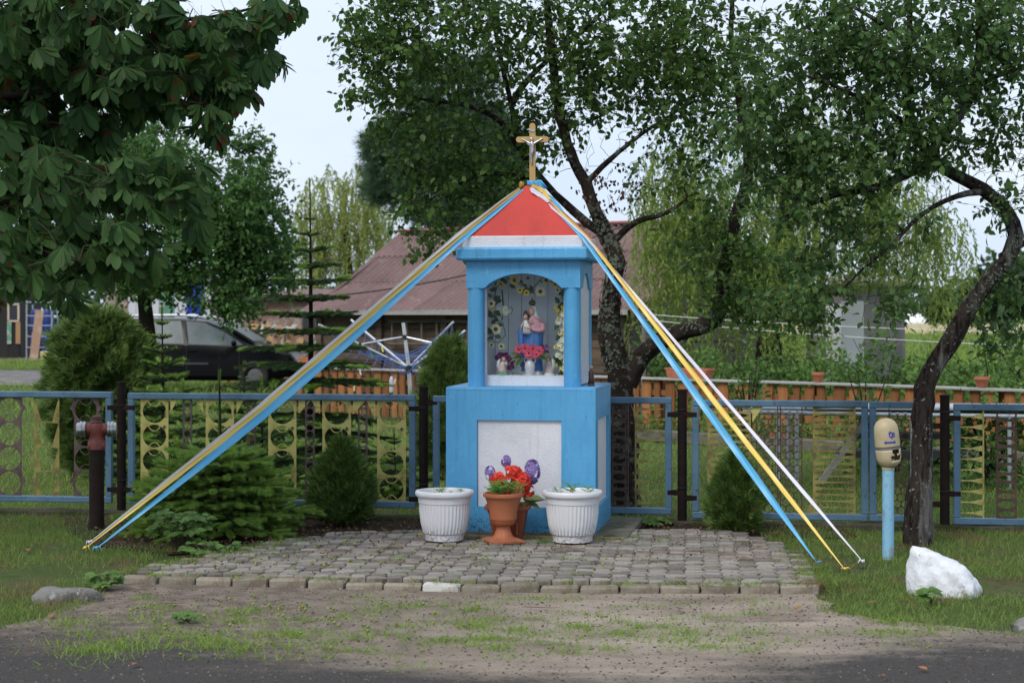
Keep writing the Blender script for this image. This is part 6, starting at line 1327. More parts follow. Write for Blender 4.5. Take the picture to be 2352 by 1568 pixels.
limbs = [([tx, tx + Vector((.03, 0, 1)), tx + Vector((0, .05, 2.2)), tx + Vector((.1, 0, 3.4)), tx + Vector((0, .1, 5.0)), tx + Vector((.1, 0, 6.5))], .21, .05), ([tx + Vector((0, 0, 2.1)), q3(-350, 300, 11.3), q3(-100, 240, 11.2), q3(120, 210, 11.1), q3(330, 190, 11.1), q3(500, 150, 11.1)], .07, .010), ([tx + Vector((0, 0, 1.9)), q3(-350, 480, 10.9), q3(-60, 470, 10.7), q3(150, 440, 10.6), q3(330, 420, 10.5), q3(440, 400, 10.5)], .055, .008), ([tx + Vector((0, 0, 2.8)), q3(-250, 60, 11.5), q3(50, 60, 11.4), q3(300, 50, 11.3), q3(480, 40, 11.2), q3(620, 10, 11.2)], .06, .008), ([tx + Vector((0, 0, 3.6)), q3(-200, -200, 11.5), q3(100, -150, 11.5), q3(400, -130, 11.3)], .06, .012), ([q3(-60, 470, 10.7), q3(60, 560, 10.5), q3(180, 600, 10.4)], .02, .006), ([q3(330, 190, 11.1), q3(430, 210, 11), q3(500, 270, 11)], .015, .005)]
tg = ball_pts([(230, 60, 270, 110, 11.3, .8, 115), (60, 150, 220, 130, 11.3, .9, 130), (100, 290, 200, 60, 11.2, .6, 60), (330, 170, 160, 80, 11.2, .6, 64), (470, 110, 120, 100, 11.1, .5, 42), (550, 180, 70, 70, 11.1, .4, 18), (560, 70, 60, 50, 11.1, .3, 10), (130, 420, 200, 90, 10.7, .5, 52), (330, 400, 130, 80, 10.6, .4, 26), (100, 560, 170, 100, 10.6, .5, 44), (280, 560, 110, 60, 10.5, .4, 18), (400, 470, 60, 50, 10.5, .3, 6), (630, 15, 60, 25, 11.2, .15, 9), (600, 120, 40, 60, 11.1, .2, 6), (460, 270, 50, 40, 11, .3, 8), (-400, 150, 380, 350, 11.3, 1.2, 110), (150, -200, 420, 160, 11.4, 1.0, 110), (-150, -520, 800, 330, 9.8, 2.4, 170), (-30, 500, 120, 180, 10.8, .6, 34), (170, 680, 30, 20, 10.4, .1, 2)])  # the wide, high cluster over the road is unseen, added to shade this crown
big_, fine_, tips = skeleton(limbs, tg, .004, .14, .010, .02)
pos = []; dr = []
for q, L_ in tips:
    for k in range(2): pos.append(q[-1] + rdir(1)[0] * .07); dr.append(norm(q[-1] - q[-2] + rdir(1)[0] * .25))
pos = np.array(pos); dr = np.array(dr); n = len(pos)
d = norm(dr * .45 + rdir(n) * .5 + np.array((.25, -.15, -.55))); R = frames(d, norm(rdir(n) * .35 + np.array((0, -.45, .9))))
size = rng.uniform(.095, .20, n); o_ = np.array(ch.location)
big_.build('trunk', m_bark3, ch, 60, world_=True); tag(fine_.build('twigs', mat('green_twig', (.06, .05, .025), .8), ch, world_=True), kind='stuff')
x, y = pix(pos); ok = np.where((x > 0) & (x < 760) & (y > 0) & (y < 760))[0]; sel = ok[np.argsort(pos[ok, 1])][:300]; pm = [npmesh('leaf', *p, m_ch) for p in PAL]
for i in sel:
    o = bpy.data.objects.new('leaf', pm[i % 3]); COL.objects.link(o); o.parent = ch; o.matrix_local = Matrix([[*(R[i][r_] * size[i]), pos[i][r_] - o_[r_]] for r_ in range(3)] + [[0, 0, 0, 1]])
idx = np.setdiff1d(np.arange(n), sel); V, T = scatter(*PAL[0], pos[idx] - o_, R[idx], size[idx]); tag(link('foliage', npmesh('foliage', V, T, m_ch), ch), kind='stuff')

# --- trees further back ------------------------------------------------------------
def back_tree(name, label, base, limbs, ells, m, size, twigs, per, tl_, seed, bark=m_bark3, tpl=RHOM, down=.2, grow=.012):
    global rng
    random.seed(seed); rng = np.random.default_rng(seed); t = thing(name, label, 'tree', (base.x, base.y, 0)); tg = ball_pts(ells); b_, f_, tips = skeleton(limbs, tg, .006, .35, grow)
    pos, dr = leaf_sites(tips, twigs, per, tl_, None, .5); b_.build('trunk', bark, t, 60, world_=True); tag(f_.build('branches', bark, t, world_=True), kind='stuff')
    add_leaves(t, pos, leaf_orient(pos, dr, 1.0, down, 1.0), rng.uniform(size * .7, size * 1.3, len(pos)), tpl, m); return t
m_apple = leafmat('apple_leaf', (.034, .088, .026), (.105, .205, .058), .3, .5); Ya = 31.0
back_tree('apple_tree', 'broad bushy apple tree with dense green crown over the black car', P(335, 900, Ya), [([P(335, 935, Ya), P(338, 780, Ya), P(330, 660, Ya), P(300, 520, Ya), P(260, 380, Ya)], .22, .03), ([P(335, 690, Ya), P(420, 600, Ya), P(520, 500, Ya), P(560, 380, Ya)], .12, .02), ([P(330, 670, Ya), P(230, 600, Ya), P(120, 560, Ya)], .10, .02)],
          [(560, 470, 100, 160, Ya, 1.4, 150), (600, 590, 90, 100, Ya, 1.0, 90), (470, 560, 130, 150, Ya, 1.5, 150), (300, 350, 190, 110, Ya, 1.6, 140), (200, 480, 190, 130, Ya, 1.5, 120), (120, 600, 130, 60, Ya - .5, 1.0, 70), (330, 640, 130, 50, Ya - .8, .6, 60), (540, 690, 70, 40, Ya - .8, .5, 30), (575, 320, 20, 35, Ya, .2, 8), (380, 480, 160, 120, Ya, 1.4, 110), (30, 480, 140, 200, Ya, 1.3, 90)], m_apple, .105, 6, 7, .36, 404)
m_pine = leafmat('pine_needles', (.042, .090, .046), (.095, .16, .082), .2, .55); Yp = 46.0
STAR = (np.concatenate([np.array([(-.04, 0, 0), (.04, 0, 0), (d_[0], d_[1], d_[2])]) for d_ in norm(np.random.default_rng(1).normal(size=(14, 3)))]), np.arange(42).reshape(14, 3))
back_tree('pine_tree', 'tall blue-green pine standing behind the barn roof', P(1010, 900, Yp), [([P(1000, 850, Yp), P(1010, 600, Yp), P(1030, 420, Yp), P(1040, 260, Yp), P(1045, 120, Yp)], .28, .03)], [(1000, 400, 150, 70, Yp, 1.6, 110), (930, 330, 100, 60, Yp, 1.2, 66), (900, 430, 70, 40, Yp, 1, 36), (1080, 300, 130, 80, Yp, 1.4, 90), (1060, 500, 120, 50, Yp, 1.2, 60), (990, 250, 80, 50, Yp, 1, 22), (1150, 400, 90, 80, Yp, 1.2, 30), (1050, 180, 120, 70, Yp, 1.2, 30), (880, 360, 45, 40, Yp, .8, 12)], m_pine, .24, 6, 7, .42, 505, tpl=STAR)
def willow(name, label, base, Y, dome, n, lmin, lmax, m, seed, leafsz=.10, trunk=None):
    global rng
    random.seed(seed); rng = np.random.default_rng(seed); t = thing(name, label, 'tree', (base.x, base.y, 0)); st_ = ball_pts(dome)
    limbs = trunk; b_, f_, tips = skeleton(limbs, st_[rng.permutation(len(st_))[:140]], .010, .4, .016); b_.build('trunk', m_bark3, t, 60, world_=True); tag(f_.build('branches', m_bark3, t, world_=True), kind='stuff')
    pos = []; dr = []
    for s in st_:
        l = rng.uniform(lmin, lmax); d = rng.normal(size=2) * .22; k = int(l / .045)
        for i in range(k):
            u = i / k; pos.append((s[0] + d[0] * u * l * .6 + .05 * math.sin(u * 5 + s[0] * 9), s[1] + d[1] * u * l * .6, s[2] + .25 * u * (1 - u) * l - u * u * l * .55 - u * l * .45)); dr.append((d[0] + .3 * math.sin(i * 2.4), d[1] + .3 * math.cos(i * 2.4), -.8))
    pos = np.array(pos); dr = np.array(dr); k_ = (pos[:, 2] > .15) & ~((np.abs(pos[:, 0] - 6.35) < .85) & (pos[:, 2] < 2.05) & (Y < 40)); pos = pos[k_]; dr = dr[k_]; R = frames(norm(dr + rng.normal(size=dr.shape) * .35), norm(rdir(len(pos)))); add_leaves(t, pos, R, rng.uniform(leafsz * .7, leafsz * 1.25, len(pos)), SLIM_W, m)
SLIM_W = (SLIM[0] * np.array((1.7, 1, 1)), SLIM[1])
m_wil1 = leafmat('pale_willow_leaf', (.22, .27, .085), (.33, .38, .14), .45, .5); m_wil2 = leafmat('willow_leaf', (.14, .205, .05), (.25, .33, .09), .45, .5)
Yw = 56.0; willow('willow_tree', 'pale yellow-green weeping willow beyond the barn roof', P(800, 840, Yw), Yw, [(790, 430, 110, 60, Yw, 2, 90), (720, 500, 60, 60, Yw, 1.6, 60), (850, 480, 70, 80, Yw, 1.6, 70), (800, 540, 110, 60, Yw, 1.8, 70), (740, 580, 60, 40, Yw, 1.2, 40), (840, 390, 30, 30, Yw, .8, 16)], 0, 1.0, 2.6, m_wil1, 606, .17, [([P(800, 840, Yw), P(800, 640, Yw), P(790, 470, Yw), P(790, 420, Yw)], .3, .04)])
Yv = 30.5; willow('willow_tree', 'large weeping willow with hanging strands beside the concrete hut', P(1760, 900, Yv), Yv, [(1540, 470, 100, 90, Yv, 1.2, 110), (1500, 540, 50, 60, Yv - .5, .6, 30), (1700, 450, 160, 130, Yv, 1.6, 170), (1900, 420, 180, 130, Yv, 2.0, 150), (2060, 480, 130, 110, Yv, 1.6, 120), (2160, 540, 70, 80, Yv - .5, 1.0, 60), (1800, 560, 200, 70, Yv - 1, 1.2, 110), (1620, 600, 90, 60, Yv - 1, 1.0, 50), (2000, 330, 200, 90, Yv, 1.6, 80), (1780, 260, 220, 110, Yv, 1.8, 80), (1560, 360, 100, 100, Yv, 1.2, 60)], 0, .9, 2.6, m_wil2, 707, .115, [([P(1760, 905, Yv), P(1770, 700, Yv), P(1800, 500, Yv), P(1830, 300, Yv)], .28, .05), ([P(1770, 660, Yv), P(1900, 560, Yv), P(2050, 470, Yv)], .14, .03), ([P(1775, 620, Yv), P(1680, 540, Yv), P(1580, 450, Yv)], .13, .03)])
m_far = leafmat('far_leaf', (.035, .070, .030), (.065, .115, .045), .2, .6)
for i, (px, py, rx, ry, Yf, lab) in enumerate(((2300, 655, 70, 55, 150, 'dark broad tree at the edge of the grain field'), (2250, 690, 45, 35, 190, 'low rounded tree far behind the crooked trunk'), (2400, 640, 90, 75, 160, 'tall dark tree at the far right of the grain field'), (2180, 700, 40, 30, 210, 'small distant tree beside the polytunnel'))):
    back_tree('field_tree', lab, P(px, 760, Yf), [([P(px, 766, Yf), P(px, py + ry, Yf), P(px, py, Yf), P(px, py - ry * .5, Yf)], .35, .08)], [(px, py, rx, ry, Yf, 3, 70), (px - rx * .4, py + ry * .4, rx * .6, ry * .5, Yf, 2, 30), (px + rx * .4, py + ry * .4, rx * .6, ry * .5, Yf, 2, 30)], m_far, .9, 4, 5, 1.2, 800 + i, grow=.01)
hz = rng.uniform(-1, 1, (5200, 3)); hx = hz[:, 0] * 140; hp = np.stack([hx, 345 + hz[:, 1] * 14, np.abs(hz[:, 2]) * (7 + 3 * np.sin(hx * .11) + 2 * np.sin(hx * .37))], 1)
V, T = scatter(*RHOM, hp, frames(rdir(len(hp)), rdir(len(hp))), rng.uniform(1.6, 3.2, len(hp))); tag(link('far_woodland', npmesh('far_woodland', V, T, m_far)), 'dark band of woodland along the horizon', 'woodland', kind='stuff')
def bush(name, label, c, r, h, n, m, size, seed, cat='bush'):
    global rng
    random.seed(seed); rng = np.random.default_rng(seed); t = thing(name, label, cat, (c[0], c[1], 0)); b = MB(); tips = []
    for k in range(10):
        a = k * 2.4; e = Vector((math.cos(a) * r * U(.3, .9), math.sin(a) * r * U(.3, .9), h * U(.6, 1))); b.tube([(0, 0, 0), e * .5 + Vector((0, 0, h * .15)), e], [.018, .01, .004], 5)
    b.build('stems', m_twig, t); d = rdir(n); d[:, 2] = np.abs(d[:, 2]); rad_ = (.45 + .55 * rng.random((n, 1)) ** .5) * (1 + .22 * np.sin(d[:, :1] * 7 + seed) * np.cos(d[:, 2:] * 5 + seed)); pos = d * rad_ * np.array((r, r, h)); R = leaf_orient(pos, d, .9, .1, .9); V, T = scatter(*RHOM, pos, R, rng.uniform(size * .6, size * 1.4, n)); tag(link('foliage', npmesh('foliage', V, T, m), t), kind='stuff'); return t
m_bush = leafmat('bush_leaf', (.065, .135, .034), (.15, .26, .066), .32, .5); m_bush2 = leafmat('hedge_leaf', (.045, .10, .028), (.115, .20, .052), .3, .5)
for i, (px, Y, r, h, n, lab) in enumerate(((1480, 29, .8, 1.2, 1500, 'leafy bush in front of the barn gable'), (1640, 28, .9, 1.05, 1800, 'green bush behind the fence planter box'), (1760, 27.5, .9, 1.0, 1800, 'loose green bush left of the lone fence pot'), (1900, 27, 1.0, 1.15, 2200, 'tall weedy bush before the white door of the hut'), (2030, 26, .9, 1.25, 2000, 'dense bush before the concrete hut'), (2150, 25, .9, 1.1, 1900, 'round bush seen past the crooked trunk'), (2280, 23.5, .9, 1.25, 2200, 'dark leafy bush behind the fence pot past the crooked trunk'), (2380, 22, .9, 1.4, 2200, 'big bush at the end of the picket fence'), (1560, 33, .9, 1.0, 1500, 'low bush growing against the barn planks'), (1830, 31, 1.3, 1.1, 2200, 'wide bush under the weeping willow'))):
    bush('garden_bush', lab, ((px - CX) / FPX * Y, Y), r, h, n, m_bush if i % 2 else m_bush2, .085, 900 + i)
for i, (px, Y, r, h, n, lab) in enumerate(((1718, 19.8, .26, 1.22, 420, 'slim young sapling standing before the picket fence'), (1990, 18.6, .30, 1.05, 420, 'young leafy sapling behind the blue gate stiles'), (2270, 16.6, .5, .8, 900, 'dark shrub behind the pennant fence strips'), (2060, 17.9, .5, .55, 800, 'low shrub under the garden table'))):
    bush('young_shrub', lab, ((px - CX) / FPX * Y, Y), r, h, n, m_bush2, .075, 950 + i, 'shrub')
bed = np.concatenate([np.stack([*(np.array(Pf0 + pu * s_) + np.array((rng.normal() * .05, -.25 - rng.random() * .5, 0)))[:2], rng.random() * .28], 0)[None] for s_ in rng.uniform(4.2, 15.5, 3600)])
V, T = scatter(*RHOM, bed, leaf_orient(bed, rdir(len(bed)), .9, -.2, .9), rng.uniform(.05, .10, len(bed))); tag(link('flower_bed_leaves', npmesh('flower_bed_leaves', V, T, m_bush)), 'green bed plants along the foot of the picket fence', 'plants', kind='stuff')

# --- conifers -----------------------------------------------------------------------
def brush(n, l, w, fwd, seed):
    r_ = np.random.default_rng(seed); V = []; T = []
    for k in range(n):
        y = k / n; a = k * 2.399 + r_.uniform(-.2, .2); d = np.array((math.cos(a), fwd, math.sin(a) * .7 + .15)); d /= np.linalg.norm(d); s = np.cross(d, (0, 1, .2)); s = s / np.linalg.norm(s) * w; b0 = len(V)
        V += [np.array((0, y, 0)) - s, np.array((0, y, 0)) + s, np.array((0, y, 0)) + d * l]; T.append((b0, b0 + 1, b0 + 2))
    b0 = len(V); V += [np.array(p) for p in ((-.012, 0, 0), (.012, 0, 0), (0, 1, 0), (0, 0, .02))]; T += [(b0, b0 + 1, b0 + 2), (b0, b0 + 2, b0 + 3)]
    return np.array(V), np.array(T)
BR = brush(52, .36, .034, .8, 1); BRL = brush(60, .42, .050, 1.2, 2)
m_spd = leafmat('spruce_needles', (.022, .050, .020), (.055, .095, .034), .12, .55); m_spl = leafmat('spruce_new_growth', (.13, .23, .05), (.23, .36, .085), .35, .5); m_spb = mat('spruce_twig', (.085, .045, .025), .9)
def spruce(label, base, H, Rb, whorls, nb, seed, tips_light=.35, droop=.10, sparse_top=.25, step=.055, z0=.06, lead=.2, dense=1.0, pw=.85):
    global rng
    random.seed(seed); rng = np.random.default_rng(seed); t = thing('spruce', label, 'tree', (base[0], base[1], 0)); b = MB(); b.tube([(0, 0, 0), (0.01, 0, H * .5), (0, 0, H)], [max(.012, H * .014), H * .008, .003], 8); b.build('trunk', m_bark3, t, 50)
    dk = []; lt = []; tw = MB()
    def seg(lst, p, d, l): lst.append((p, d, l))
    for w in range(whorls):
        f = w / (whorls - 1); z = z0 + (H * (1 - lead) - z0) * f; Lb = Rb * (1 - f) ** pw + .05
        for k in range(nb + (w % 2)):
            a = 2 * math.pi * k / nb + w * 1.1 + U(-.25, .25); L_ = Lb * U(.75, 1.12); dv = Vector((math.cos(a), math.sin(a), .10 + .35 * f)); m = max(3, int(L_ / .07)); pts = []
            for i in range(m + 1):
                s = i / m; pts.append(Vector((dv.x * L_ * s, dv.y * L_ * s, z + dv.z * L_ * s - droop * L_ * 2.2 * s * s + .06 * L_ * s ** 4)))
            tw.tube(pts, [.006 * (1 - .7 * i / m) for i in range(m + 1)], 4, False)
            for i in range(m):
                d = (pts[i + 1] - pts[i]).normalized(); last = i >= m - 2
                if i >= 1 or f > .5: seg(lt if last and random.random() < tips_light * 1.6 else dk, pts[i], d, (pts[i + 1] - pts[i]).length * 1.15)
                if i >= 1:
                    for s in (-1, 1):
                        if random.random() > dense: continue
                        sd = (d * .65 + Vector((-d.y, d.x, 0)) * s * .8 + Vector((0, 0, U(-.18, .12)))).normalized(); sl = L_ * .34 * (1 - (i / m) * .55) * U(.7, 1.2); kk = max(1, int(sl / step))
                        for j in range(kk):
                            p = pts[i] + sd * (sl * j / kk) - Vector((0, 0, .06 * sl * (j / kk) ** 2)); tip = j == kk - 1
                            seg(lt if tip and random.random() < tips_light * 2 else dk, p, (sd + Vector((U(-.12, .12), U(-.12, .12), U(-.12, .06)))).normalized(), sl / kk * 1.2)
                            if kk > 2 and 0 < j and random.random() < .55:
                                d3 = (sd + Vector((-sd.y, sd.x, 0)) * random.choice((-.9, .9))).normalized(); seg(lt if random.random() < tips_light else dk, p, d3, step * .9)
    for i in range(int(H * lead / step)): seg(lt if random.random() < .5 else dk, Vector((0, 0, H * (1 - lead) + i * step)), Vector((U(-.05, .05), U(-.05, .05), 1)), step * 1.1)
    tag(tw.build('branches', m_spb, t), kind='stuff')
    for lst, tpl, m_, nm in ((dk, BR, m_spd, 'needles'), (lt, BRL, m_spl, 'new_shoots')):
        if not lst: continue
        pos = np.array([tuple(q[0]) for q in lst]); d = np.array([tuple(q[1]) for q in lst]); s = np.array([max(q[2], .03) * (1.45 if nm == 'new_shoots' else 1) for q in lst]); pos = pos + (np.array((0, 0, .012)) if nm == 'new_shoots' else 0); R = frames(d, np.array((0, 0, 1.0)) + rng.normal(size=d.shape) * .15); V, T = scatter(*tpl, pos, R, s); tag(link(nm, npmesh(nm, V, T, m_), t), kind='stuff')
p = G(490, 1232); spruce("low spreading spruce with fresh light green tips before the blue fence", (p.x, p.y + .25), 1.30, .68, 8, 10, 1001, .60, .09, lead=.56, step=.045, pw=.45)
spruce('tall thin young spruce with a bare leader rising behind the blue fence', ((712 - CX) / FPX * 17.6, 17.6), 2.95, .92, 15, 8, 1002, .04, .12, lead=.13, step=.06, z0=.25, dense=1.0)
spruce('small young spruce standing before the black car', ((372 - CX) / FPX * 16.2, 16.2), 1.72, .50, 12, 8, 1003, .12, .07, lead=.12, step=.055, dense=1.0)
spruce('bushy dark spruce behind the yellow ring strips', ((600 - CX) / FPX * 15.4, 15.4), 1.05, .62, 8, 7, 1004, .08, .08, lead=.2, step=.06)
spruce('low dark spruce seen through the fence beside the shrine', ((905 - CX) / FPX * 15.0, 15.0), .62, .42, 6, 6, 1005, .10, .05, lead=.2, step=.06)
spruce('dark young spruce behind the fire hydrant', ((420 - CX) / FPX * 15.3, 15.3), 1.0, .50, 7, 7, 1006, .08, .06, lead=.2, step=.06)
spruce('dark low spruce between the juniper and the small young spruce', ((300 - CX) / FPX * 16.8, 16.8), .95, .45, 7, 7, 1007, .08, .06, lead=.2, step=.06)
spruce('dark spreading spruce behind the tall leader spruce', ((560 - CX) / FPX * 18.6, 18.6), 1.15, .70, 8, 7, 1008, .05, .08, lead=.2, step=.065)
def spray(seed):
    r_ = np.random.default_rng(seed); V = []; T = []
    for k in range(7):
        a = (k - 3) * .30 + r_.uniform(-.1, .1); l = (1 - .10 * abs(k - 3)) * r_.uniform(.8, 1.1); d = np.array((math.sin(a), math.cos(a), r_.uniform(-.12, .12))); s = np.array((math.cos(a), -math.sin(a), 0)) * .055; o_ = np.array((0, .12 * abs(k - 3) * 0 + .0, 0)); b0 = len(V)
        V += [o_, o_ + d * l * .45 - s, o_ + d * l, o_ + d * l * .45 + s]; T += [(b0, b0 + 2, b0 + 1), (b0, b0 + 3, b0 + 2)]
    return np.array(V), np.array(T)
SPR = spray(4)
m_thu = leafmat('thuja_spray', (.035, .080, .020), (.17, .265, .065), .18, .6); m_thu2 = leafmat('juniper_spray', (.055, .105, .030), (.17, .255, .07), .2, .6)
def thuja(label, base, prof, n, m, size, seed, cat='shrub', droopy=0.0, brown=0, z0=0):
    """prof: (z, radius) outline"""
    global rng
    random.seed(seed); rng = np.random.default_rng(seed); t = thing('thuja', label, cat, (base[0], base[1], 0)); H = prof[-1][0]; b = MB()
    b.tube([(0, 0, -.02), (0, 0, H * .5), (0, 0, H * .9)], [H * .035, H * .02, .004], 8)
    for k in range(22): a = k * 2.4; z = H * U(.05, .8); r = np.interp(z, [q[0] for q in prof], [q[1] for q in prof]); b.tube([(0, 0, z * .8), (math.cos(a) * r * .5, math.sin(a) * r * .5, z), (math.cos(a) * r * .85, math.sin(a) * r * .85, min(H, z + .2 * r))], [.008, .005, .002], 4, False)
    b.build('trunk', m_spb, t)
    zz = np.array([q[0] for q in prof]); rr_ = np.array([q[1] for q in prof]); g = np.linspace(zz[0], zz[-1], 60); w = np.interp(g, zz, rr_) + .012; z = rng.choice(g, n, p=w / w.sum()) + rng.normal(size=n) * H * .012; a = rng.uniform(0, 6.283, n)
    r = np.interp(z, zz, rr_) * (.55 + .45 * rng.random(n) ** .4) * (1 + .17 * np.sin(a * 5 + z * 14 / H + seed) + .13 * np.sin(a * 9 - z * 29 / H)); pos = np.stack([r * np.cos(a), r * np.sin(a), z], 1)
    o_ = np.stack([np.cos(a), np.sin(a), np.full(n, .9)], 1); d = norm(o_ + rdir(n) * .5 + np.array((0, 0, .1 - droopy * .8))); R = frames(d, norm(np.cross(o_, rdir(n)) + rdir(n) * .3)); V, T = scatter(*SPR, pos, R, rng.uniform(size * .65, size * 1.25, n)); tag(link('foliage', npmesh('foliage', V, T, m), t), kind='stuff')
    if brown:
        k = np.where(z < H * .42)[0][:brown]; V, T = scatter(*SPR, pos[k] * np.array((1.02, 1.02, 1)), R[k], rng.uniform(size * .5, size, len(k))); tag(link('dead_sprays', npmesh('dead_sprays', V, T, mat('dead_thuja', (.20, .075, .03), .8, rnd=.3)), t), kind='stuff')
p = G(782, 1208); thuja('dense dark green cone thuja beside the left white planter', (p.x, p.y + .12), [(0, .09), (.05, .16), (.15, .205), (.30, .19), (.45, .135), (.56, .06), (.64, .012)], 3000, m_thu, .09, 1101)
p = G(1692, 1226); thuja('small thuja with brown dead sprays growing at the paving edge', (p.x, p.y + .10), [(0, .09), (.06, .145), (.18, .165), (.32, .145), (.45, .09), (.53, .04), (.58, .010)], 2300, m_thu, .085, 1102, brown=90)
thuja('big rounded feathery juniper behind the fire hydrant', ((232 - CX) / FPX * 17.6, 17.6), [(0, .22), (.2, .38), (.6, .47), (1.0, .48), (1.3, .42), (1.46, .33), (1.58, .22), (1.65, .08)], 11000, m_thu2, .11, 1103, droopy=.7)
thuja('dark juniper bush beside the shrine columns', ((1032 - CX) / FPX * 17.8, 17.8), [(0, .25), (.4, .33), (.8, .30), (1.1, .20), (1.35, .06)], 2600, m_thu2, .12, 1104)
# leafy weeds at the edge of the grass
def weed(label, c, n, size, h, seed, sp=.16):
    random.seed(seed); t = thing('leafy_weed', label, 'plant', (c.x, c.y, 0)); b = MB(); s = MB()
    for k in range(n):
        a = U(0, 6.28); r = sp * U(.1, 1) ** .6; tip = Vector((math.cos(a) * r, math.sin(a) * r, h * U(.4, 1))); s.tube([(tip.x * .2, tip.y * .2, 0), tip * .6 + Vector((0, 0, h * .15)), tip], [.004, .003, .002], 4)
        for j in range(5): a2 = a + (j - 2) * .7; leaf(b, tip, (math.cos(a2), math.sin(a2), U(-.3, .25)), size * U(.7, 1.2))
    s.build('stems', MATS['green_twig'], t); b.build('leaves', m_bush, t)
weed('tall leafy weed clump in front of the spruce', G(418, 1262), 40, .085, .26, 31, .17); weed('low leafy weeds at the paving corner below the spruce', G(470, 1278), 26, .065, .10, 32, .20); weed('leafy weed by the worn grey kerb stone', G(245, 1348), 14, .07, .08, 33, .08); weed('leaf clump at the concrete slab corner of the shrine', G(1445, 1250), 16, .045, .05, 34, .06); weed('broad leaf in front of the white boulder', G(2140, 1386), 4, .075, .07, 35, .03); weed('rosette of green leaves on the sandy verge', G(428, 1425), 10, .05, .03, 36, .05)
weed('leafy sprig at the foot of the pedestal between urn and planter', G(1245, 1258), 9, .04, .06, 37, .04); weed('weeds growing along the fence foot right of the pedestal', G(1500, 1205), 16, .06, .05, 38, .14)

# --- grass ---------------------------------------------------------------------------
random.seed(55); rng = np.random.default_rng(55)
BL_ = (np.array([(-.045, 0, 0), (.045, 0, 0), (-.034, .5, .05), (.034, .5, .05), (0, 1, .24)]), np.array([(0, 1, 3), (0, 3, 2), (2, 3, 4)]))
def sin_noise(x, y, s, seed):
    r_ = np.random.default_rng(seed); v = np.zeros_like(x)
    for k in range(7): a = r_.uniform(0, 6.28); f = s * r_.uniform(.6, 2.2); v += np.sin((x * math.cos(a) + y * math.sin(a)) * f + r_.uniform(0, 6.28))
    return v / 7 ** .5
def grass(name, label, x, y, h, m, lean=.55, z=-.015):
    n = len(x); pos = np.stack([x, y, np.full(n, z)], 1); d = norm(np.stack([rng.normal(size=n) * lean, rng.normal(size=n) * lean, np.ones(n)], 1)); R = frames(d, norm(rdir(n) * np.array((1, 1, .1)))); V, T = scatter(*BL_, pos, R, h); return tag(link(name, npmesh(name, V, T, m)), label, 'grass', kind='stuff')
m_gr = leafmat('grass_blade', (.09, .155, .036), (.225, .30, .08), .3, .6, ((.21, .17, .075), 2.6, .54, .66), spec=.2); m_gr2 = leafmat('lawn_blade', (.135, .23, .045), (.26, .37, .085), .3, .6, spec=.2)
def area(poly, n):
    xs = [p[0] for p in poly]; ys = [p[1] for p in poly]; x = rng.uniform(min(xs), max(xs), n); y = rng.uniform(min(ys), max(ys), n); k = inpoly(x, y, poly); return x[k], y[k]
lpoly = [(p.x, p.y) for p in (G(-120, 1458), G(20, 1446), G(110, 1415), G(200, 1388), G(262, 1345), G(290, 1322), G(345, 1290), G(440, 1245), G(470, 1215))] + [(-3.0, 13.9), (-5.4, 14.3), (-5.2, 9.3)]
x, y = area(lpoly, 70000); k = sin_noise(x, y, 3.2, 1) + .2 + rng.normal(size=len(x)) * .5 > 0; grass('verge_grass', 'rough grass of the verge round the fire hydrant', x[k], y[k], rng.uniform(.018, .052, k.sum()), m_gr)
rpoly = [(p.x, p.y) for p in (G(1850, 1345), G(1880, 1400), G(2050, 1432), G(2352, 1458), G(2560, 1466))] + [(5.2, 9.0), (5.4, 12.85), (2.0, 13.3)] + [(p.x, p.y) for p in (G(1740, 1222), G(1800, 1260), G(1845, 1300))]
x, y = area(rpoly, 72000); k = sin_noise(x, y, 3.0, 2) + .25 + rng.normal(size=len(x)) * .5 > 0; grass('verge_grass', 'grass of the verge round the white boulder and blue post', x[k], y[k], rng.uniform(.018, .052, k.sum()), m_gr)
ypoly = [(-6.5, 14.4), (6.5, 12.75), (8.5, 18), (5.2, 20.0), (-3.6, 28.3), (-9, 30)]
x, y = area(ypoly, 150000); k = rng.random(len(x)) < np.clip(17 / y, 0, 1) ** 2; grass('lawn', 'mown garden lawn behind the blue fence', x[k], y[k], rng.uniform(.035, .075, k.sum()) * (1 + .02 * (y[k] - 14)), m_gr2)
x, y = area([(-22, 30), (-3.8, 28.5), (-4.5, 62), (-40, 62)], 60000); k = ~inpoly(x, y, [(-30, 40.5), (-9.2, 40.0), (-8.0, 44), (-9.5, 50.5), (-30, 53)]); grass('yard_grass', 'grass of the yard between the car and the dark shed', x[k], y[k], rng.uniform(.10, .20, k.sum()), m_gr2, .5, 0)
x, y = area([(-1.0, 28), (9, 20.8), (24, 40), (40, 150), (10, 150), (-2, 44)], 60000); k = rng.random(len(x)) < np.clip(30 / y, 0, 1); grass('meadow_grass', 'tall meadow grass behind the picket fence', x[k], y[k], rng.uniform(.25, .6, k.sum()), m_gr2, .4, 0)
ex, ey = [], []
for i in range(120):
    q = kp(KL + random.gauss(0, .07) - .02 * i / 120, U(.0, 1.6)); kk = random.randrange(10, 40); ex += list(rng.normal(q.x, .04, kk)); ey += list(rng.normal(q.y, .04, kk))
for i in range(110):
    v_ = U(.1, 1.7); q = kp(v_ * .42 + random.gauss(0, .06), v_); kk = random.randrange(8, 34); ex += list(rng.normal(q.x, .04, kk)); ey += list(rng.normal(q.y, .035, kk))
grass('edge_grass', 'grass creeping over the sides of the paving', np.array(ex), np.array(ey), rng.uniform(.02, .05, len(ex)), m_gr, .8, .032)
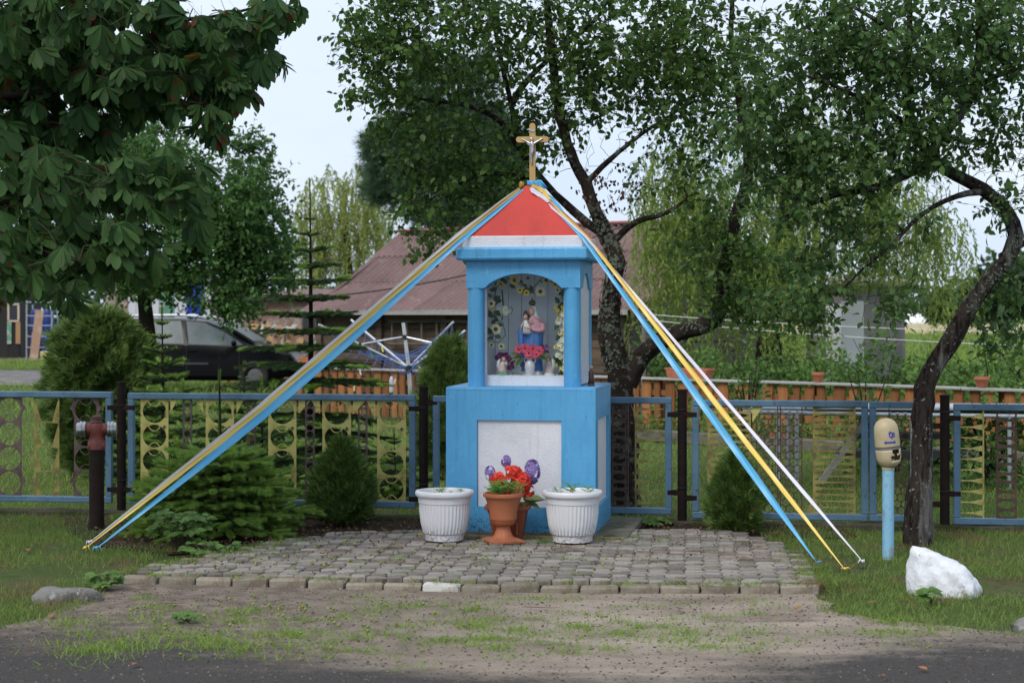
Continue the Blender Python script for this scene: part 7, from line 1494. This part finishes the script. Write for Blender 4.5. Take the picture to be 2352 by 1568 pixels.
# tufts on the sand and between the pavers
tx_, ty_ = [], []
for i in range(330):
    px = U(120, 2150); py = random.gauss(1462 - (px - 900) * .012, 20) if random.random() < .72 else U(1368, 1430)
    if py < 1366 or py > 1535: continue
    if random.random() > np.interp(px, [120, 300, 1000, 1500, 2150], [.9, 1, 1, .5, .35]): continue
    q = G(px, py); kk = random.randrange(12, 70); s = U(.02, .07); tx_ += list(rng.normal(q.x, s * 1.5, kk)); ty_ += list(rng.normal(q.y, s, kk))
x, y = np.array(tx_), np.array(ty_); grass('verge_tufts', 'scattered grass tufts on the sandy verge', x, y, rng.uniform(.02, .055, len(x)), m_gr2, .9)
tx_, ty_ = [], []
for i in range(95):
    q = kp(U(0, KL), U(.0, 1.9) if i % 3 else U(-.05, .03))
    if not inpoly(q.x, q.y, pv_poly) and i % 3: continue
    kk = random.randrange(5, 26); tx_ += list(rng.normal(q.x, .03, kk)); ty_ += list(rng.normal(q.y, .012, kk))
x, y = np.array(tx_), np.array(ty_); grass('paving_weeds', 'little grass tufts growing in the paving joints', x, y, rng.uniform(.02, .055, len(x)), m_gr2, .9, .035)
x, y = area([(p.x, p.y) for p in pv_poly], 5200); dd = np.array([min(abs((Vector((a_, b_, 0)) - K0).dot(kv)) / 2.2, 1) for a_, b_ in zip(x, y)]); k = (rng.random(len(x)) < dd ** 1.6 * .8 + .06) & ~np.array([in_slab(Vector((a_, b_, 0))) for a_, b_ in zip(x, y)]); x, y = x[k], y[k]; pos = np.stack([x, y, np.full(len(x), .047)], 1); V, T = scatter(*RHOM, pos, leaf_orient(pos, rdir(len(pos)), 1, -.05, .25), rng.uniform(.008, .026, len(pos))); tag(link('paving_litter', npmesh('paving_litter', V, T, [mat('paving_litter', (.075, .05, .028), .9, rnd=.5, hue=.05)])), 'brown leaf crumbs and soil strewn over the back of the paving', 'litter', kind='stuff')
n = 2600; x, y = area([(-3.3, 13.7), (-2.9, 12.2), (-2.2, 11.6), (-1.0, 12.2), (1.5, 12.7), (2.5, 12.6), (2.4, 13.2), (-.2, 13.5)], n * 2); pos = np.stack([x, y, rng.uniform(0, .03, len(x))], 1); V, T = scatter(*RHOM, pos, leaf_orient(pos, rdir(len(pos)), 1, -.2, .6), rng.uniform(.015, .04, len(pos))); tag(link('soil_litter', npmesh('soil_litter', V, T, [mat('litter', (.10, .05, .025), .9, rnd=.5, hue=.06)])), 'dead leaf litter and tiny weeds under the conifers', 'litter', kind='stuff')
